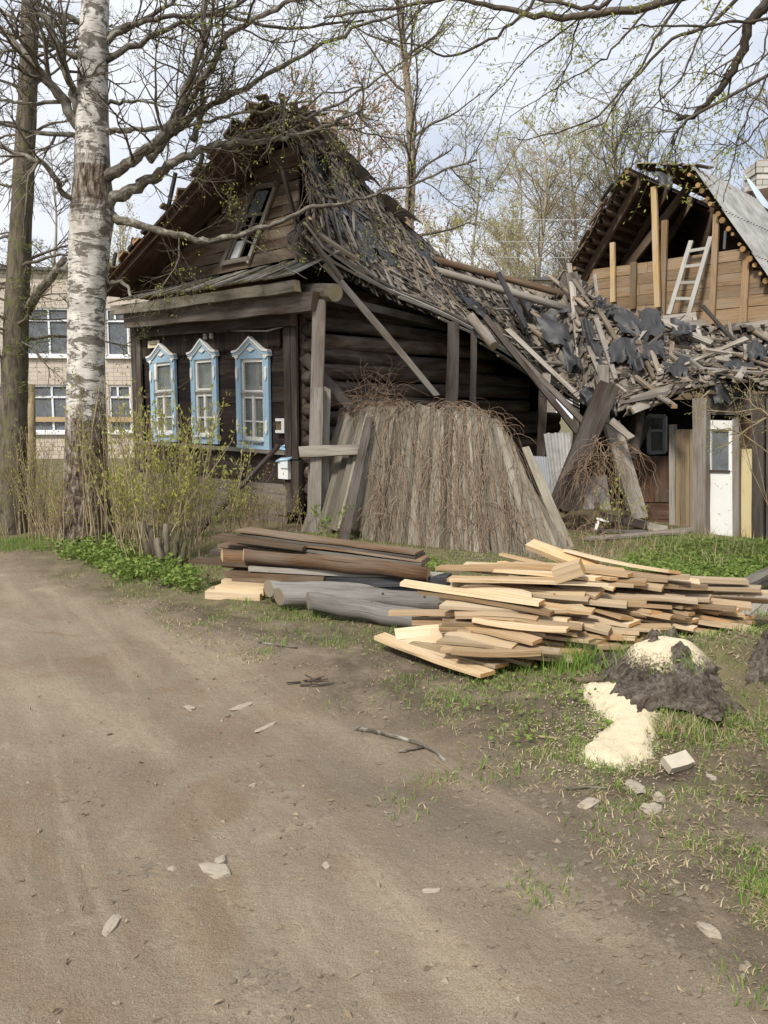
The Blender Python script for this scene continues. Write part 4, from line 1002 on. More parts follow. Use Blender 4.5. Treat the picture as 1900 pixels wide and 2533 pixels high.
TP = (((1327, 781, 15.4), (1425, 775, 15.2), (1432, 865, 14.8), (1340, 845, 14.9), (.62, .22, .03)), ((1436, 800, 14.6), (1466, 800, 14.5), (1512, 950, 13.3), (1470, 950, 13.6), None), ((1504, 765, 14.9), (1570, 790, 14.6), (1610, 840, 14.1), (1528, 838, 14.3), None),
      ((1508, 848, 13.9), (1578, 846, 13.8), (1578, 910, 13.3), (1500, 905, 13.5), None), ((1575, 775, 14.7), (1640, 780, 14.4), (1650, 850, 13.8), (1590, 845, 14), None), ((1590, 850, 13.8), (1645, 855, 13.6), (1652, 895, 13.2), (1588, 900, 13.3), None),
      ((1755, 935, 12.0), (1852, 945, 11.7), (1848, 1005, 11.55), (1768, 1008, 11.6), None), ((1440, 955, 13.4), (1480, 965, 13.2), (1478, 1010, 13.1), (1442, 1000, 13.3), None), ((1790, 915, 12.3), (1870, 918, 12.0), (1862, 945, 11.8), (1795, 940, 11.9), None),
      ((1470, 745, 15.1), (1500, 752, 15.0), (1520, 800, 14.6), (1480, 800, 14.7), None), ((1660, 800, 14.2), (1720, 815, 13.9), (1715, 850, 13.5), (1665, 845, 13.7), None), ((1380, 850, 14.8), (1430, 870, 14.6), (1440, 930, 14.0), (1400, 925, 14.2), None), ((1640, 905, 13.0), (1710, 905, 12.8), (1700, 945, 12.4), (1650, 950, 12.5), None), ((1255, 738, 16.6), (1330, 755, 16.2), (1300, 790, 15.8), (1262, 775, 16), None), ((1500, 985, 12.9), (1530, 990, 12.8), (1528, 1035, 12.7), (1505, 1030, 12.8), None), ((1850, 860, 12.6), (1900, 862, 12.4), (1895, 905, 12.0), (1850, 900, 12.2), None), ((1545, 880, 13.6), (1590, 885, 13.4), (1600, 930, 13.0), (1560, 925, 13.1), None))
for i, q in enumerate(TP): px_sheet('tar_paper_sheet', 'tar_paper', shed, q[:4], 10, .09, i+30, .35, q[4])
# shed front
SP0 = G(1735, 1326); SP0.z = 0
def SQ(u, v, o=0.): return onplane(u, v, SP0-SD*o, AN)
def vboard(name, mat, ul, ur, vt, vb, o, th=.05, seg=3, jw=.004, parent=shed, vtr=None):
    p = SQ((ul+ur)/2, vb, o); q = SQ((ul+ur)/2, vt, o); w_ = abs((SQ(ur, vt, o)-SQ(ul, vt, o)).dot(FD)); m = MB()
    if p.z < .12: p.z = 0.0
    m.plank(p, q, w_, th, up=AN, seg=seg, jw=jw); return m.build(name, mat, parent)
vboard('post', 'post_wood', 1719, 1752, 985, 1330, .12, .16, 5, .006)
vboard('post', 'post_wood', 1815, 1832, 1035, 1330, .0, .10, 4); vboard('post', 'dark_trim', 1865, 1895, 985, 1330, .12, .16, 5, .006); vboard('post', 'dark_trim', 1900, 1935, 985, 1335, .1, .14)
door = vboard('door', 'door_white', 1752, 1815, 1165, 1330, .02, .04, 1, 0)
for (a_, b_, c_, d_) in ((1752, 1760, 1058, 1168), (1804, 1815, 1040, 1168)): vboard('door_stile', 'door_white', a_, b_, c_, d_, .02, .04, 1, 0, door)
m = MB(); m.plank(SQ(1752, 1050, .03), SQ(1815, 1052, .03), .13, .04, up=AN); m.build('door_rail', 'white_paint', door)
m = MB(); m.tri_or_quad([SQ(1758, 1060, .0), SQ(1806, 1060, .0), SQ(1806, 1166, .0), SQ(1758, 1166, .0)]); m.build('door_pane', 'school_glass', door)
m = MB(); m.plank(SQ(1756, 1165, .05), SQ(1806, 1166, .05), .03, .03, up=AN); m.build('glazing_bar', 'dark_trim', door)
vboard('yellow_panel', 'yellow_paint', 1831, 1866, 1110, 1330, -.05, .02, 1, 0)
vboard('dark_board', 'brown_panel', 1831, 1866, 1035, 1108, -.05, .03)
for i in range(4): vboard('tan_board', 'tan_board', 1672+i*12, 1684+i*12-.6, 1062, 1318, -.45, .03)
vboard('post', 'grey_wood', 1657, 1672, 1050, 1312, -.50, .07)
for i in range(3): vboard('panel_board', 'brown_panel', 1556+i*34, 1590+i*34-.5, 1128, 1242, -.75, .02)
for v_ in (1253, 1270, 1287):
    m = MB(); m.plank(SQ(1556, v_, -.75), SQ(1657, v_, -.75), .115, .03, up=AN, seg=2, jw=.004); m.build('panel_board', 'brown_panel', shed)
# near-black sheets whose colour supplies the shade inside the shed
m = MB(); p = SP0+SD*2.6+FD*.2; m.box(V((p.x, p.y, 1.0)), FD*3.4, SD*.03, UP*1.05, (.2, .5, 0)); m.build('rear_wall', 'interior_shade', shed)
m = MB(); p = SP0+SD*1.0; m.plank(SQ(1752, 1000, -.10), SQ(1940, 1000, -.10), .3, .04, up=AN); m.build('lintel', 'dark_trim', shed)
m = MB(); m.box(SP0+SD*.7-FD*.8+UP*.9, FD*.75, SD*.02, UP*.9, (.2, .5, 0)); m.build('shade_backing', 'interior_shade', shed)
fr = thing('window_frame', 'pale blue-grey window sash standing askew inside the shed', 'window', SQ(1622, 1125, -1.0))
m = MB(); c_ = [SQ(1606, 1120, -1.), SQ(1604, 1028, -1.), SQ(1645, 1030, -1.), SQ(1645, 1118, -1.)]
for i in range(4): m.plank(c_[i], c_[(i+1) % 4], .06, .04, up=AN)
m.plank(c_[0].lerp(c_[1], .6), c_[3].lerp(c_[2], .6), .045, .03, up=AN); m.build('sash', 'grey_metal', fr)
m = MB(); m.tri_or_quad([q+SD*.02 for q in c_]); m.build('pane', 'dusty_glass', fr)
# ------------------------------------------------------------------ loose beams and planks of the ruin, each its own thing
def loose(name, label, cat, a, b, w, t, mat, up=(0, -1, .3), seg=4, jw=.008, jag=.03, group=None, rnd_=None, bend=0.):
    p = at(*a); q = at(*b); m = MB()
    if rnd_: m.tube([p.lerp(q, i/4) for i in range(5)], [w/2*(1+.06*math.sin(i*2+w*50)) for i in range(5)], 12)
    else: m.plank(p, q, w, t, up=up, seg=seg, jw=jw, jag=jag, bend=bend)
    o = m.build(name, mat); return tag(o, label, cat, group)
gy = lambda u, v: gp(u, v).y
LB = [('fallen_plank', 'narrow plank with shingle stubs hanging from the eave before the log wall', (800, 648, 12.1), (1080, 978, 12.55), .095, .05, 'post_wood'),
      ('prop_board', 'brown board propped from the corner post down to the fence', (750, 880, 12.25), (872, 1012, 12.2), .15, .05, 'dark_trim'),
      ('cross_rail', 'short grey cross rail nailed over the fence top at the house corner', (740, 1119, 11.75), (947, 1109, 11.9), .16, .045, 'grey_wood'),
      ('corner_post', 'tall square post standing by the house corner', (790, 742, 12.0), (776, 1312, 12.0), .18, .15, 'post_wood'),
      ('fence_post', 'grey split post in front of the tall corner post', (786, 955, 11.85), (780, 1318, 11.85), .17, .12, 'grey_wood'),
      ('fence_post', 'narrow brown post between fence and log wall', (810, 960, 12.0), (803, 1312, 12.0), .10, .1, 'grey_wood'),
      ('diagonal_plank', 'long grey plank sloping down from the sagging eave to the big leaning beam', (1200, 786, 14.4), (1432, 1072, 13.2), .10, .06, 'dark_trim'),
      ('diagonal_plank', 'thin plank sloping below the eave, second from the big leaning beam', (1228, 822, 14.6), (1447, 1048, 13.4), .09, .05, 'dark_trim'),
      ('diagonal_plank', 'weathered plank sloping right under the torn eave boards', (1255, 815, 14.8), (1438, 988, 13.8), .085, .05, 'grey_wood'),
      ('leaning_beam', 'thick dark squared beam leaning upright among the vines', (1503, 958, 12.3), (1380, 1260, 11.9), .30, .24, 'dark_trim'),
      ('leaning_beam', 'pale rotten beam leaning to the right beside the dark one', (1512, 1048, 12.6), (1582, 1285, 12.2), .24, .15, 'grey_wood'),
      ('short_plank', 'short sawn plank sticking out at the beam crossing', (1508, 1038, 12.2), (1562, 1084, 12.0), .11, .04, 'grey_wood'),
      ('leaning_plank', 'upright plank jammed against the top of the leaning beam', (1492, 905, 12.6), (1494, 1045, 12.5), .16, .05, 'grey_wood'),
      ('pointed_plank', 'splintered upright plank at the peak of the fallen roof', (1414, 675, 15.5), (1432, 790, 15.3), .22, .05, 'grey_wood'),
      ('broken_block', 'orange brown broken block below the fallen roof peak', (1430, 735, 15.2), (1428, 800, 15.2), .22, .12, 'attic_board'),
      ('dark_lath', 'dark lath slanting across the sagging roof', (1232, 676, 14.6), (1302, 808, 14.3), .09, .04, 'tar_board'),
      ('grey_pole', 'long grey pole lying over the shed eave', (1560, 988, 12.4), (1775, 925, 12.2), .09, .05, 'grey_wood'),
      ('grey_pole', 'dark lath along the low edge of the shed eave', (1538, 996, 12.3), (1690, 965, 12.2), .05, .05, 'dark_trim'),
      ('rotten_board', 'rotten board end poking out under the shed eave', (1562, 1016, 12.2), (1665, 975, 12.5), .13, .05, 'grey_wood'),
      ('grey_board', 'broad grey board on the shed roof above the door', (1680, 930, 12.6), (1818, 875, 12.9), .14, .05, 'grey_wood'),
      ('grey_board', 'thin grey board on the shed roof at the frame edge', (1770, 890, 12.8), (1905, 868, 12.5), .10, .04, 'grey_wood'),
      ('fallen_pole', 'bent dark pole across the shingles under the ladder', (1630, 795, 14.2), (1760, 850, 13.4), .09, .06, 'grey_wood'),
      ('loose_board', 'pale board on the shingles left of the ladder foot', (1600, 880, 13.5), (1650, 935, 12.9), .10, .03, 'grey_wood'),
      ('loose_board', 'split board standing up from the wreckage above the shed', (1612, 868, 13.3), (1636, 935, 12.8), .08, .03, 'splinter_wood'),
      ('loose_board', 'grey board under the open gable, right of the ladder', (1820, 812, 14.0), (1905, 800, 13.6), .12, .04, 'grey_wood'),
      ('loose_board', 'flat grey board at the foot of the ladder', (1625, 795, 14.8), (1720, 783, 14.6), .16, .04, 'grey_wood'),
      ('loose_board', 'flat grey board just below the foot of the ladder', (1630, 812, 14.3), (1745, 800, 14.2), .14, .04, 'shingle_wood'),
      ('white_strip', 'white painted corner strip lying under the vine', (1480, 1288, 11.6), (1474, 1312, 11.4), .03, .03, 'white_paint'),
      ('white_strip', 'white painted strip lying flat in the rubble', (1478, 1284, 11.6), (1508, 1292, 11.6), .03, .03, 'white_paint'),
      ('rubble_board', 'dark board in the rubble left of the shed', (1480, 1275, 12.0), (1600, 1300, 11.9), .12, .04, 'dark_trim'),
      ('rubble_board', 'grey board in the rubble in front of the brown panel', (1560, 1290, 12.1), (1650, 1312, 11.9), .12, .04, 'grey_wood'),
      ('inner_plank', 'dark plank leaning inside the shed, nearest the sash', (1606, 1035, 13.2), (1560, 1135, 13.0), .13, .04, 'dark_trim'),
      ('inner_plank', 'dark plank leaning inside the shed, furthest from the sash', (1580, 1020, 13.4), (1548, 1110, 13.2), .12, .04, 'dark_trim'),
      ('inner_plank', 'broad dark plank leaning inside between the other two', (1590, 1000, 13.0), (1570, 1125, 12.8), .12, .04, 'dark_trim'),
      ('upright_plank', 'upright dark plank on the log wall', (1122, 795, 13.75), (1115, 1100, 13.75), .20, .05, 'dark_trim'),
      ('upright_plank', 'second upright plank on the log wall in the deep shade', (1172, 815, 14.2), (1168, 1100, 14.2), .11, .05, 'dark_trim'),
      ('upright_plank', 'upright post under the diagonal planks by the log wall', (1345, 920, 15.0), (1338, 1130, 15.0), .14, .1, 'dark_trim'),
      ('bracket_piece', 'pale wedge of wood caught between diagonal planks', (1352, 925, 14.0), (1348, 980, 13.9), .14, .04, 'grey_wood')]
for (n_, l_, a_, b_, w_, t_, mt) in LB: loose(n_, l_, n_.split('_')[-1], a_, b_, w_, t_, mt)
loose('fallen_pole', 'brown bark pole reaching from the sagging ridge to the fallen peak', 'pole', (1075, 642, 16.2), (1432, 738, 15.6), .13, .13, 'brown_log', rnd_=1)
loose('fallen_pole', 'second pole with shingle scraps below the brown one', 'pole', (1075, 668, 15.8), (1418, 768, 15.2), .14, .14, 'grey_wood', rnd_=1)
loose('log_stub', 'broken log stub with yellow end sticking out below the eave', 'log', (1165, 785, 14.2), (1222, 856, 13.6), .17, .17, 'post_wood', rnd_=1)
loose('drain_pole', 'dark pole leaning from the ground up to the house wall', 'pole', (690, 1102, 11.9), (478, 1332, 11.3), .075, .07, 'dark_pipe', rnd_=1)
loose('dark_branch', 'dark branch lying behind the leaning pole in the shrub', 'pole', (540, 1262, 11.7), (455, 1335, 11.3), .06, .06, 'dark_pipe', rnd_=1)
for i, (a_, b_, l_) in enumerate((((1440, 1338), (1690, 1322), 'long pale floor board lying in front of the shed'), ((1560, 1330), (1752, 1312), 'second pale board lying before the shed door post'), ((1470, 1318), (1600, 1322), 'grey floor board in the rubble before the shed'))):
    p = gp(*a_); q = gp(*b_); m = MB(); m.plank(p+UP*.03, q+UP*.04, .2, .03, seg=3, jw=.01, jag=.05); tag(m.build('pale_board', 'post_wood' if i < 2 else 'grey_wood'), l_, 'board')
# sheets standing behind the leaning beams
def corr(name, label, quad, waves, mat, amp=.025):
    c = [at(*q) for q in quad]; n = waves*8; m = MB(); nn = (c[1]-c[0]).cross(c[3]-c[0]).normalized()
    m.grid([[c[0].lerp(c[1], i/n).lerp(c[3].lerp(c[2], i/n), f)+nn*amp*math.sin(i/8*2*math.pi) for i in range(n+1)] for f in (0, .5, 1)]); tag(m.build(name, mat), label, 'sheet')
corr('corrugated_sheet', 'grey corrugated sheet leaning behind the big beam', ((1345, 1072, 12.9), (1412, 1070, 12.8), (1420, 1200, 12.4), (1366, 1230, 12.5)), 4, 'asbestos')
corr('ribbed_metal_sheet', 'silvery ribbed metal sheet half hidden by the fence', ((1318, 1128, 12.8), (1362, 1130, 12.8), (1368, 1230, 12.5), (1340, 1230, 12.5)), 7, 'grey_metal', .012)
for i, q in enumerate((((1455, 1180, 12.3), (1500, 1178, 12.3), (1512, 1262, 12.0), (1440, 1260, 12.0)), ((1415, 1190, 12.4), (1450, 1175, 12.4), (1440, 1265, 12.1), (1395, 1265, 12.1)))):
    px_o = px_sheet('slate_sheet', 'asbestos', None, q, 5, .01, 60+i, .1); tag(px_o, ('pale slate sheet standing behind the pale rotten beam', 'pale slate sheet standing under the vine by the dark beam')[i], 'sheet')

# ------------------------------------------------------------------ collapsed plank fence
rf_ = random.Random(77); fence = thing('plank_fence', 'fallen fence panel of grey planks leaning back, buried in dry vine', 'fence', gp(1060, 1360))
def fpt(f):      # foot and head of the plank at fraction f
    foot = gp(lerp(752, 1392, f), lerp(1312, 1384, f**.8)); foot.z -= .02
    hu, hv, hy = poly_at([(848, 1012, 12.35), (930, 1000, 12.2), (1010, 1003, 12.1), (1090, 1006, 12.0), (1160, 1012, 11.9), (1215, 1030, 11.8), (1262, 1090, 11.65)], f)
    return foot, at(hu, hv, hy)
nP = 40
for i in range(nP):
    f = (i+.5)/nP; p, q = fpt(f); jit = rf_.uniform(-.04, .04); q = q+(q-p).normalized()*jit*1.5; p = p+V((rf_.uniform(-.02, .02), rf_.uniform(-.04, .03), 0))
    w0 = (fpt((i+1)/nP)[0]-fpt(i/nP)[0]).length; w1 = (fpt((i+1)/nP)[1]-fpt(i/nP)[1]).length
    if 4 <= i <= 8: p = p.lerp(q, .06)
    p = p+V((0, rf_.uniform(-.03, .03), 0)); q = q+V((0, rf_.uniform(-.025, .025), 0))
    m = MB(); m.plank(p, q, w0*1.02, .025, up=(0, -1, .4), seg=5, jw=.008, w1=w1*1.02, jag=.03, warp=.1, rg=rf_); m.build('plank', 'fence_wood', fence)
for (a_, b_) in (((1248, 1098, 11.6), (1396, 1376, 0)), ((1300, 1108, 11.7), (1408, 1360, 0)), ((915, 1030, 11.98), (848, 1340, 0))):
    p = at(*a_); q = gp(b_[0], b_[1]); m = MB(); m.plank(q, p, .16, .03, up=(0, -1, .4), seg=5, jw=.006, w1=.11, jag=.02); m.build('plank', 'fence_wood' if a_[0] > 1000 else 'dark_trim', fence)
for f0 in (.3, .75):
    a_ = fpt(.05)[0].lerp(fpt(.05)[1], f0)+V((0, .06, -.03)); b_ = fpt(.95)[0].lerp(fpt(.95)[1], f0)+V((0, .06, -.03)); m = MB(); m.plank(a_, b_, .09, .06, up=(0, -1, .3)); m.build('fence_rail', 'grey_wood', fence)
# dry vine over it
def vine_mesh(m, starts, rv, steps, ln, drift, clingf, r0=.0045, wb=.36):
    for st in starts:
        p = st[0].copy(); d = st[1].normalized(); pts = [p.copy()]
        for k_ in range(steps):
            d = (d+V((rv.gauss(0, wb), rv.gauss(0, .16), rv.gauss(0, .2)))+drift*.32).normalized(); p = p+d*ln*rv.uniform(.7, 1.3); p = clingf(p); pts.append(p.copy())
            if p.z < .02: break
        r_ = r0*rv.uniform(.6, 1.7); m.tube(pts, [r_*(1-.5*i/len(pts)) for i in range(len(pts))], 3, cap=False, rg=rv)
rv = random.Random(9)
FX = (fpt(0.), fpt(1.))
def plane_cling(p):
    h = clamp((p.z)/1.85); xa = lerp(FX[0][0].x, FX[0][1].x, h); xb = lerp(FX[1][0].x, FX[1][1].x, h); f = clamp((p.x-xa)/(xb-xa)); a0, b0 = fpt(f)
    ysf = lerp(a0.y, b0.y, clamp((p.z-a0.z)/(b0.z-a0.z))); p = V((p.x, min(ysf-.03-rv.uniform(0, .03), max(p.y, ysf-.13)), p.z))
    p.z = max(p.z, 0.01); return p
m = MB(); st = []
VC = [rv.uniform(.22, 1.0) for _ in range(15)]
for i in range(330):
    f = rv.choice(VC)+rv.gauss(0, .025) if rv.random() < .62 else rv.uniform(.19, 1.03); h0 = rv.choice([1.0, rv.uniform(.15, 1.), rv.uniform(.1, .7)]); a0, b0 = fpt(f); st.append((a0.lerp(b0, h0)+V((0, -.06, rv.uniform(0, .08))), V((rv.gauss(0, .6), -.2, rv.uniform(-.8, .5)))))
vine_mesh(m, st[:220], rv, 17, .10, V((.0, -.05, -1.8)), plane_cling, .0032, .26)
m2 = MB(); vine_mesh(m2, st[220:], rv, 15, .11, V((-.02, -.05, -1.8)), plane_cling, .0044, .22); tag(m2.build('dry_vine', 'vine_grey'), 'older grey vine stems under the reddish tangle on the fence', 'vine')
st = []
for i in range(150):            # fringe arching over the top
    f = rv.uniform(.05, 1.0) if i % 3 else rv.uniform(.0, .3); a0, b0 = fpt(f); st.append((b0+V((rv.uniform(-.1, .1), .05, -.04)), V((rv.gauss(0, 1), -.2, rv.uniform(.2, 1.)))))
vine_mesh(m, st, rv, 8, .06, V((0, -.1, -.95)), lambda p: p, .0028)
st = []
for i in range(75):             # the tuft over the left part of the fence
    p = at(rv.uniform(880, 990), rv.uniform(950, 1010), 12.2); st.append((p, V((rv.gauss(0, 1), -.1, rv.gauss(.2, .5)))))
vine_mesh(m, st, rv, 9, .06, V((0, 0, -.1)), lambda p: p, .0028)
tag(m.build('dry_vine', 'vine_stem'), 'tangle of dry reddish vine hanging over the fallen fence', 'vine')
m = MB(); st = []
for i in range(150):
    t = rv.random(); p = at(lerp(1495, 1400, t)+rv.uniform(-25, 75), lerp(1090, 1190, t)+rv.uniform(-20, 25), 11.9); st.append((p, V((rv.gauss(0, .8), -.2, rv.uniform(-.5, .7)))))
vine_mesh(m, st, rv, 13, .08, V((.05, -.05, -1)), lambda p: p, .0030)
tag(m.build('dry_vine', 'vine_stem'), 'curtain of dry vine hanging from the leaning beams', 'vine')
m = MB(); st = []
for i in range(110):
    g_ = gp(rv.uniform(1290, 1520), rv.uniform(1300, 1385)); st.append((g_, V((rv.gauss(0, .7), rv.gauss(0, .4), rv.uniform(.2, 1)))))
vine_mesh(m, st, rv, 7, .06, V((0, 0, -.35)), lambda p: V((p.x, p.y, max(p.z, gz(p.x, p.y)+.01))), .004)
tag(m.build('bramble', 'vine_stem'), kind='stuff', label='low bramble of dry stems at the right foot of the fence', cat='shrub')
def ordn(i): return ORD[i] if i < 25 else (['thirty', 'forty', 'fifty'][i//10-3] if i >= 30 else 'twenty')+'-'+ORD[(i+1) % 10-1]
ORD = 'first second third fourth fifth sixth seventh eighth ninth tenth eleventh twelfth thirteenth fourteenth fifteenth sixteenth seventeenth eighteenth nineteenth twentieth twenty-first twenty-second twenty-third twenty-fourth twenty-fifth'.split()
# ------------------------------------------------------------------ stack of dark planks and logs
rs_ = random.Random(31)
def gtouch(p, r=0.): return V((p.x, p.y, gz(p.x, p.y)+r))
def lay(name, label, cat, a, b, w, t, mat, up=(0, 0, 1), seg=5, jw=.006, jag=.01, group=None, warp=.05, bend=0., cut=0., rg=None):
    m = MB(); m.plank(at(*a), at(*b), w, t, up=up, seg=seg, jw=jw, jag=jag, warp=warp, bend=bend, cut=cut, rg=rg or rs_); return tag(m.build(name, mat), label, cat, group)
g1 = 'weathered planks in the stack before the fence'
names = ['topmost weathered plank of the stack before the fence', 'second weathered plank from the top of the stack before the fence', 'third weathered plank from the top of the stack before the fence', 'fourth weathered plank down in the stack before the fence', 'fifth weathered plank down in the stack before the fence', 'lowest of the long weathered planks above the brown logs']
for i in range(6):
    lay('stacked_plank', names[i], 'plank', (603+rs_.uniform(-4, 30), 1309+i*10.5, 8.15-.03*i), (1042+rs_.uniform(-8, 14), 1366+i*8.5, 7.35-.02*i), .24, .020, ['stack_plank', 'dark_trim', 'stack_plank', 'grey_wood', 'stack_plank', 'dark_trim'][i], group=g1, jw=.02, bend=rs_.uniform(-.012, .012))
for i in range(5):
    lay('stacked_plank', ORD[i]+' from top in the rear row of weathered planks before the fence', 'plank', (545+rs_.uniform(-6, 60), 1326+i*10, 8.35-.02*i), (1035+rs_.uniform(-10, 10), 1378+i*9, 7.55), .22, .028, 'stack_plank', group=g1+', rear row', jw=.012)
lay('stacked_plank', 'broad plank end jutting out left above the brown log', 'plank', (536, 1326, 8.0), (760, 1352, 7.7), .26, .03, 'stack_plank')
lay('stacked_plank', 'dark plank jutting out left below the brown log', 'plank', (478, 1385, 8.0), (700, 1400, 7.75), .24, .025, 'stack_plank')
lay('stacked_plank', 'dark plank butt behind the log end at the left', 'plank', (528, 1362, 8.2), (700, 1375, 8.0), .2, .04, 'dark_trim')
lay('stacked_plank', 'grey plank under the brown logs', 'plank', (628, 1402, 7.75), (1090, 1428, 7.15), .20, .05, 'grey_wood', jw=.012)
lay('stacked_plank', 'orange edged plank under the grey one', 'plank', (570, 1416, 7.8), (812, 1430, 7.45), .20, .045, 'stack_plank', jw=.012)
lay('stacked_plank', 'second orange edged plank low in the stack', 'plank', (585, 1430, 7.75), (830, 1438, 7.45), .22, .045, 'stack_plank')
lay('tar_board', 'black tarred board lying behind the grey logs', 'board', (802, 1436, 7.5), (1112, 1434, 7.1), .20, .09, 'tar_board')
def log(label, a, b, r0, r1, mat, bow=0.):
    p = at(*a); q = at(*b); n = 12; m = MB(); sd0 = rs_.uniform(0, 9)
    m.tube([p.lerp(q, i/n)+V((0, .004*math.sin(i*2.1+sd0), 0))+UP*(bow*math.sin(math.pi*i/n)+.006*math.sin(i*1.3+sd0)) for i in range(n+1)], [lerp(r0, r1, i/n)*(1+.03*math.sin(i*1.7+sd0)) for i in range(n+1)], 18, tint=(rs_.random(), .5, 0), rj=.004, rg=rs_, obl=V((.15, -.85, 0)))
    o = m.build('log', mat); tag(o, label, 'log')
    ax = (q-p).normalized()
    for k_ in range(3 if 'grey' in mat else 0):         # knots
        f = rs_.uniform(.1, .9); a = rs_.uniform(-2.6, -.5); c = p.lerp(q, f); nn = (UP*math.cos(a+1.57)+ax.cross(UP)*math.sin(a+1.57)).normalized(); nn = nn if nn.y < 0 else -nn; r_ = lerp(r0, r1, f)
        kb = MB(); kb.tube([c+nn*r_*.9, c+nn*(r_+.001), c+nn*(r_+.004)], [.017, .013, .006], 8); kb.build('knot', 'dark_trim', o)
    return o
log('peeling brown log with sawn yellow end, leftmost of the stack', (549, 1379, 7.95), (1010, 1408, 7.3), .098, .09, 'brown_log')
log('long reddish brown log lying under the weathered planks', (602, 1374, 7.7), (1060, 1420, 7.05), .060, .066, 'brown_log')
log('grey log furthest back of the three silver logs', (664, 1457, 7.35), (1090, 1462, 7.25), .078, .070, 'grey_log')
log('middle grey log of the three silver logs', (690, 1474, 7.1), (1140, 1490, 6.85), .080, .085, 'grey_log')
log('front grey log of the three, its hollow end facing the lane', (762, 1486, 6.85), (1052, 1536, 6.4), .078, .090, 'grey_log')
for i, (a_, b_, z_) in enumerate((((515, 1468, 7.62), (650, 1476, 7.5), 0), ((520, 1462, 7.72), (652, 1468, 7.62), 0), ((542, 1455, 7.7), (660, 1460, 7.55), 0), ((572, 1444, 7.7), (662, 1450, 7.6), 0), ((555, 1440, 7.9), (650, 1448, 7.8), 0))):
    lay('sawn_block', ('fresh sawn beam lying lowest at the left foot of the stack', 'fresh sawn beam second in the left foot of the stack', 'fresh sawn beam resting on the lowest two at the left', 'fresh sawn plank under the orange edged plank ends', 'fresh sawn piece with bark edge behind the others')[i], 'beam', a_, b_, .15, .075, 'fresh_board', seg=2, jw=.002, jag=.002, warp=0)
# ------------------------------------------------------------------ pile of fresh boards
rb = random.Random(101)
EXPL = [((1084, 1404, 6.45), (1372, 1416, 6.2), .13, 'long pale board on top of the big pile at the left'), ((1150, 1397, 6.6), (1500, 1404, 6.4), .14, 'rearmost pale board on top of the big pile'), ((1230, 1398, 6.5), (1545, 1413, 6.2), .15, 'wide pale board on the very top of the big pile'),
        ((1113, 1431, 6.2), (1414, 1436, 5.95), .13, 'pale board with square left end, second layer of the big pile'), ((995, 1441, 6.12), (1340, 1491, 5.68), .14, 'long pale board jutting furthest left from the upper layers'), ((1120, 1441, 6.3), (1377, 1470, 5.9), .13, 'pale board with dark bark edge under the second layer'),
        ((1043, 1461, 6.08), (1368, 1517, 5.62), .14, 'slightly bowed pale board under the one jutting left'), ((962, 1516, 5.95), (1285, 1523, 5.82), .09, 'pointed thin pale board lying over the grey log'), ((1020, 1536, 5.95), (1372, 1545, 5.80), .15, 'rough slab with bark at its left end over the grey log'),
        ((979, 1577, 5.78), (1366, 1548, 5.75), .16, 'broad slanted slab rising to the right at the pile front'), ((1065, 1574, 5.75), (1298, 1578, 5.52), .15, 'broad board below the slanted slab'), ((1022, 1590, 5.72), (1242, 1646, 5.22), .13, 'upper one of the two boards lying on the grass in front'),
        ((938, 1573, 5.85), (1206, 1668, 5.10), .13, 'lower one of the two boards lying on the grass in front'), ((1090, 1592, 5.72), (1318, 1641, 5.35), .13, 'half hidden board behind the two boards on the grass'), ((1282, 1512, 6.1), (1279, 1561, 5.50), .125, 'short board pointing straight at the viewer on the pile'),
        ((1100, 1478, 6.2), (1180, 1500, 6.0), .12, 'short broken board inside the left of the pile'), ((1092, 1492, 6.25), (1260, 1512, 6.0), .13, 'shaded board inside the left of the pile'), ((1545, 1425, 6.5), (1848, 1438, 6.2), .13, 'long board reaching right along the top of the pile'),
        ((1600, 1446, 6.5), (1882, 1456, 6.15), .14, 'long board reaching right, second from the top'), ((1620, 1462, 6.6), (1930, 1468, 6.25), .14, 'lowest long board running out of the picture at right'), ((1690, 1476, 6.6), (1930, 1488, 6.35), .12, 'shaded board running out of the picture at right'),
        ((1440, 1467, 6.3), (1758, 1480, 6.0), .13, 'board crossing level over the dark hollow of the pile'), ((1395, 1410, 6.0), (1412, 1398, 5.9), .0, ''), ((1500, 1590, 6.3), (1815, 1606, 5.9), .13, 'lowest right hand board resting near the grass'), ((1840, 1575, 6.2), (1960, 1590, 5.8), .3, 'wide pale slab at the right edge by the second stump')]
for (a_, b_, w_, l_) in EXPL:
    if w_ == 0: continue
    upv = (0, -.55, .83) if 'slanted' in l_ else (0, 0, 1)
    lay('sawn_board', l_, 'board', a_, b_, w_, .028 if w_ < .2 else .04, rb.choice(['fresh_board', 'fresh_board', 'tan_plank']), up=upv, jw=.006 if 'slab' not in l_ else .014, jag=.004, bend=rb.uniform(-.01, .015), cut=rb.uniform(-.012, .012), rg=rb)
m = MB(); c_ = at(1407, 1412, 5.85); m.box(c_, V((.09, -.04, .04)), V((.02, .05, 0)), V((-.02, 0, .05)), (.5, .5, 0)); tag(m.build('sawn_offcut', 'fresh_board'), 'short thick offcut tilted on top of the big pile', 'board')
lay('sawn_board', 'single board with dark face slanting up behind the pile towards the fence', 'board', (1310, 1346, 7.0), (1470, 1406, 6.5), .12, .05, 'fresh_beam', up=(0, -.5, .8))
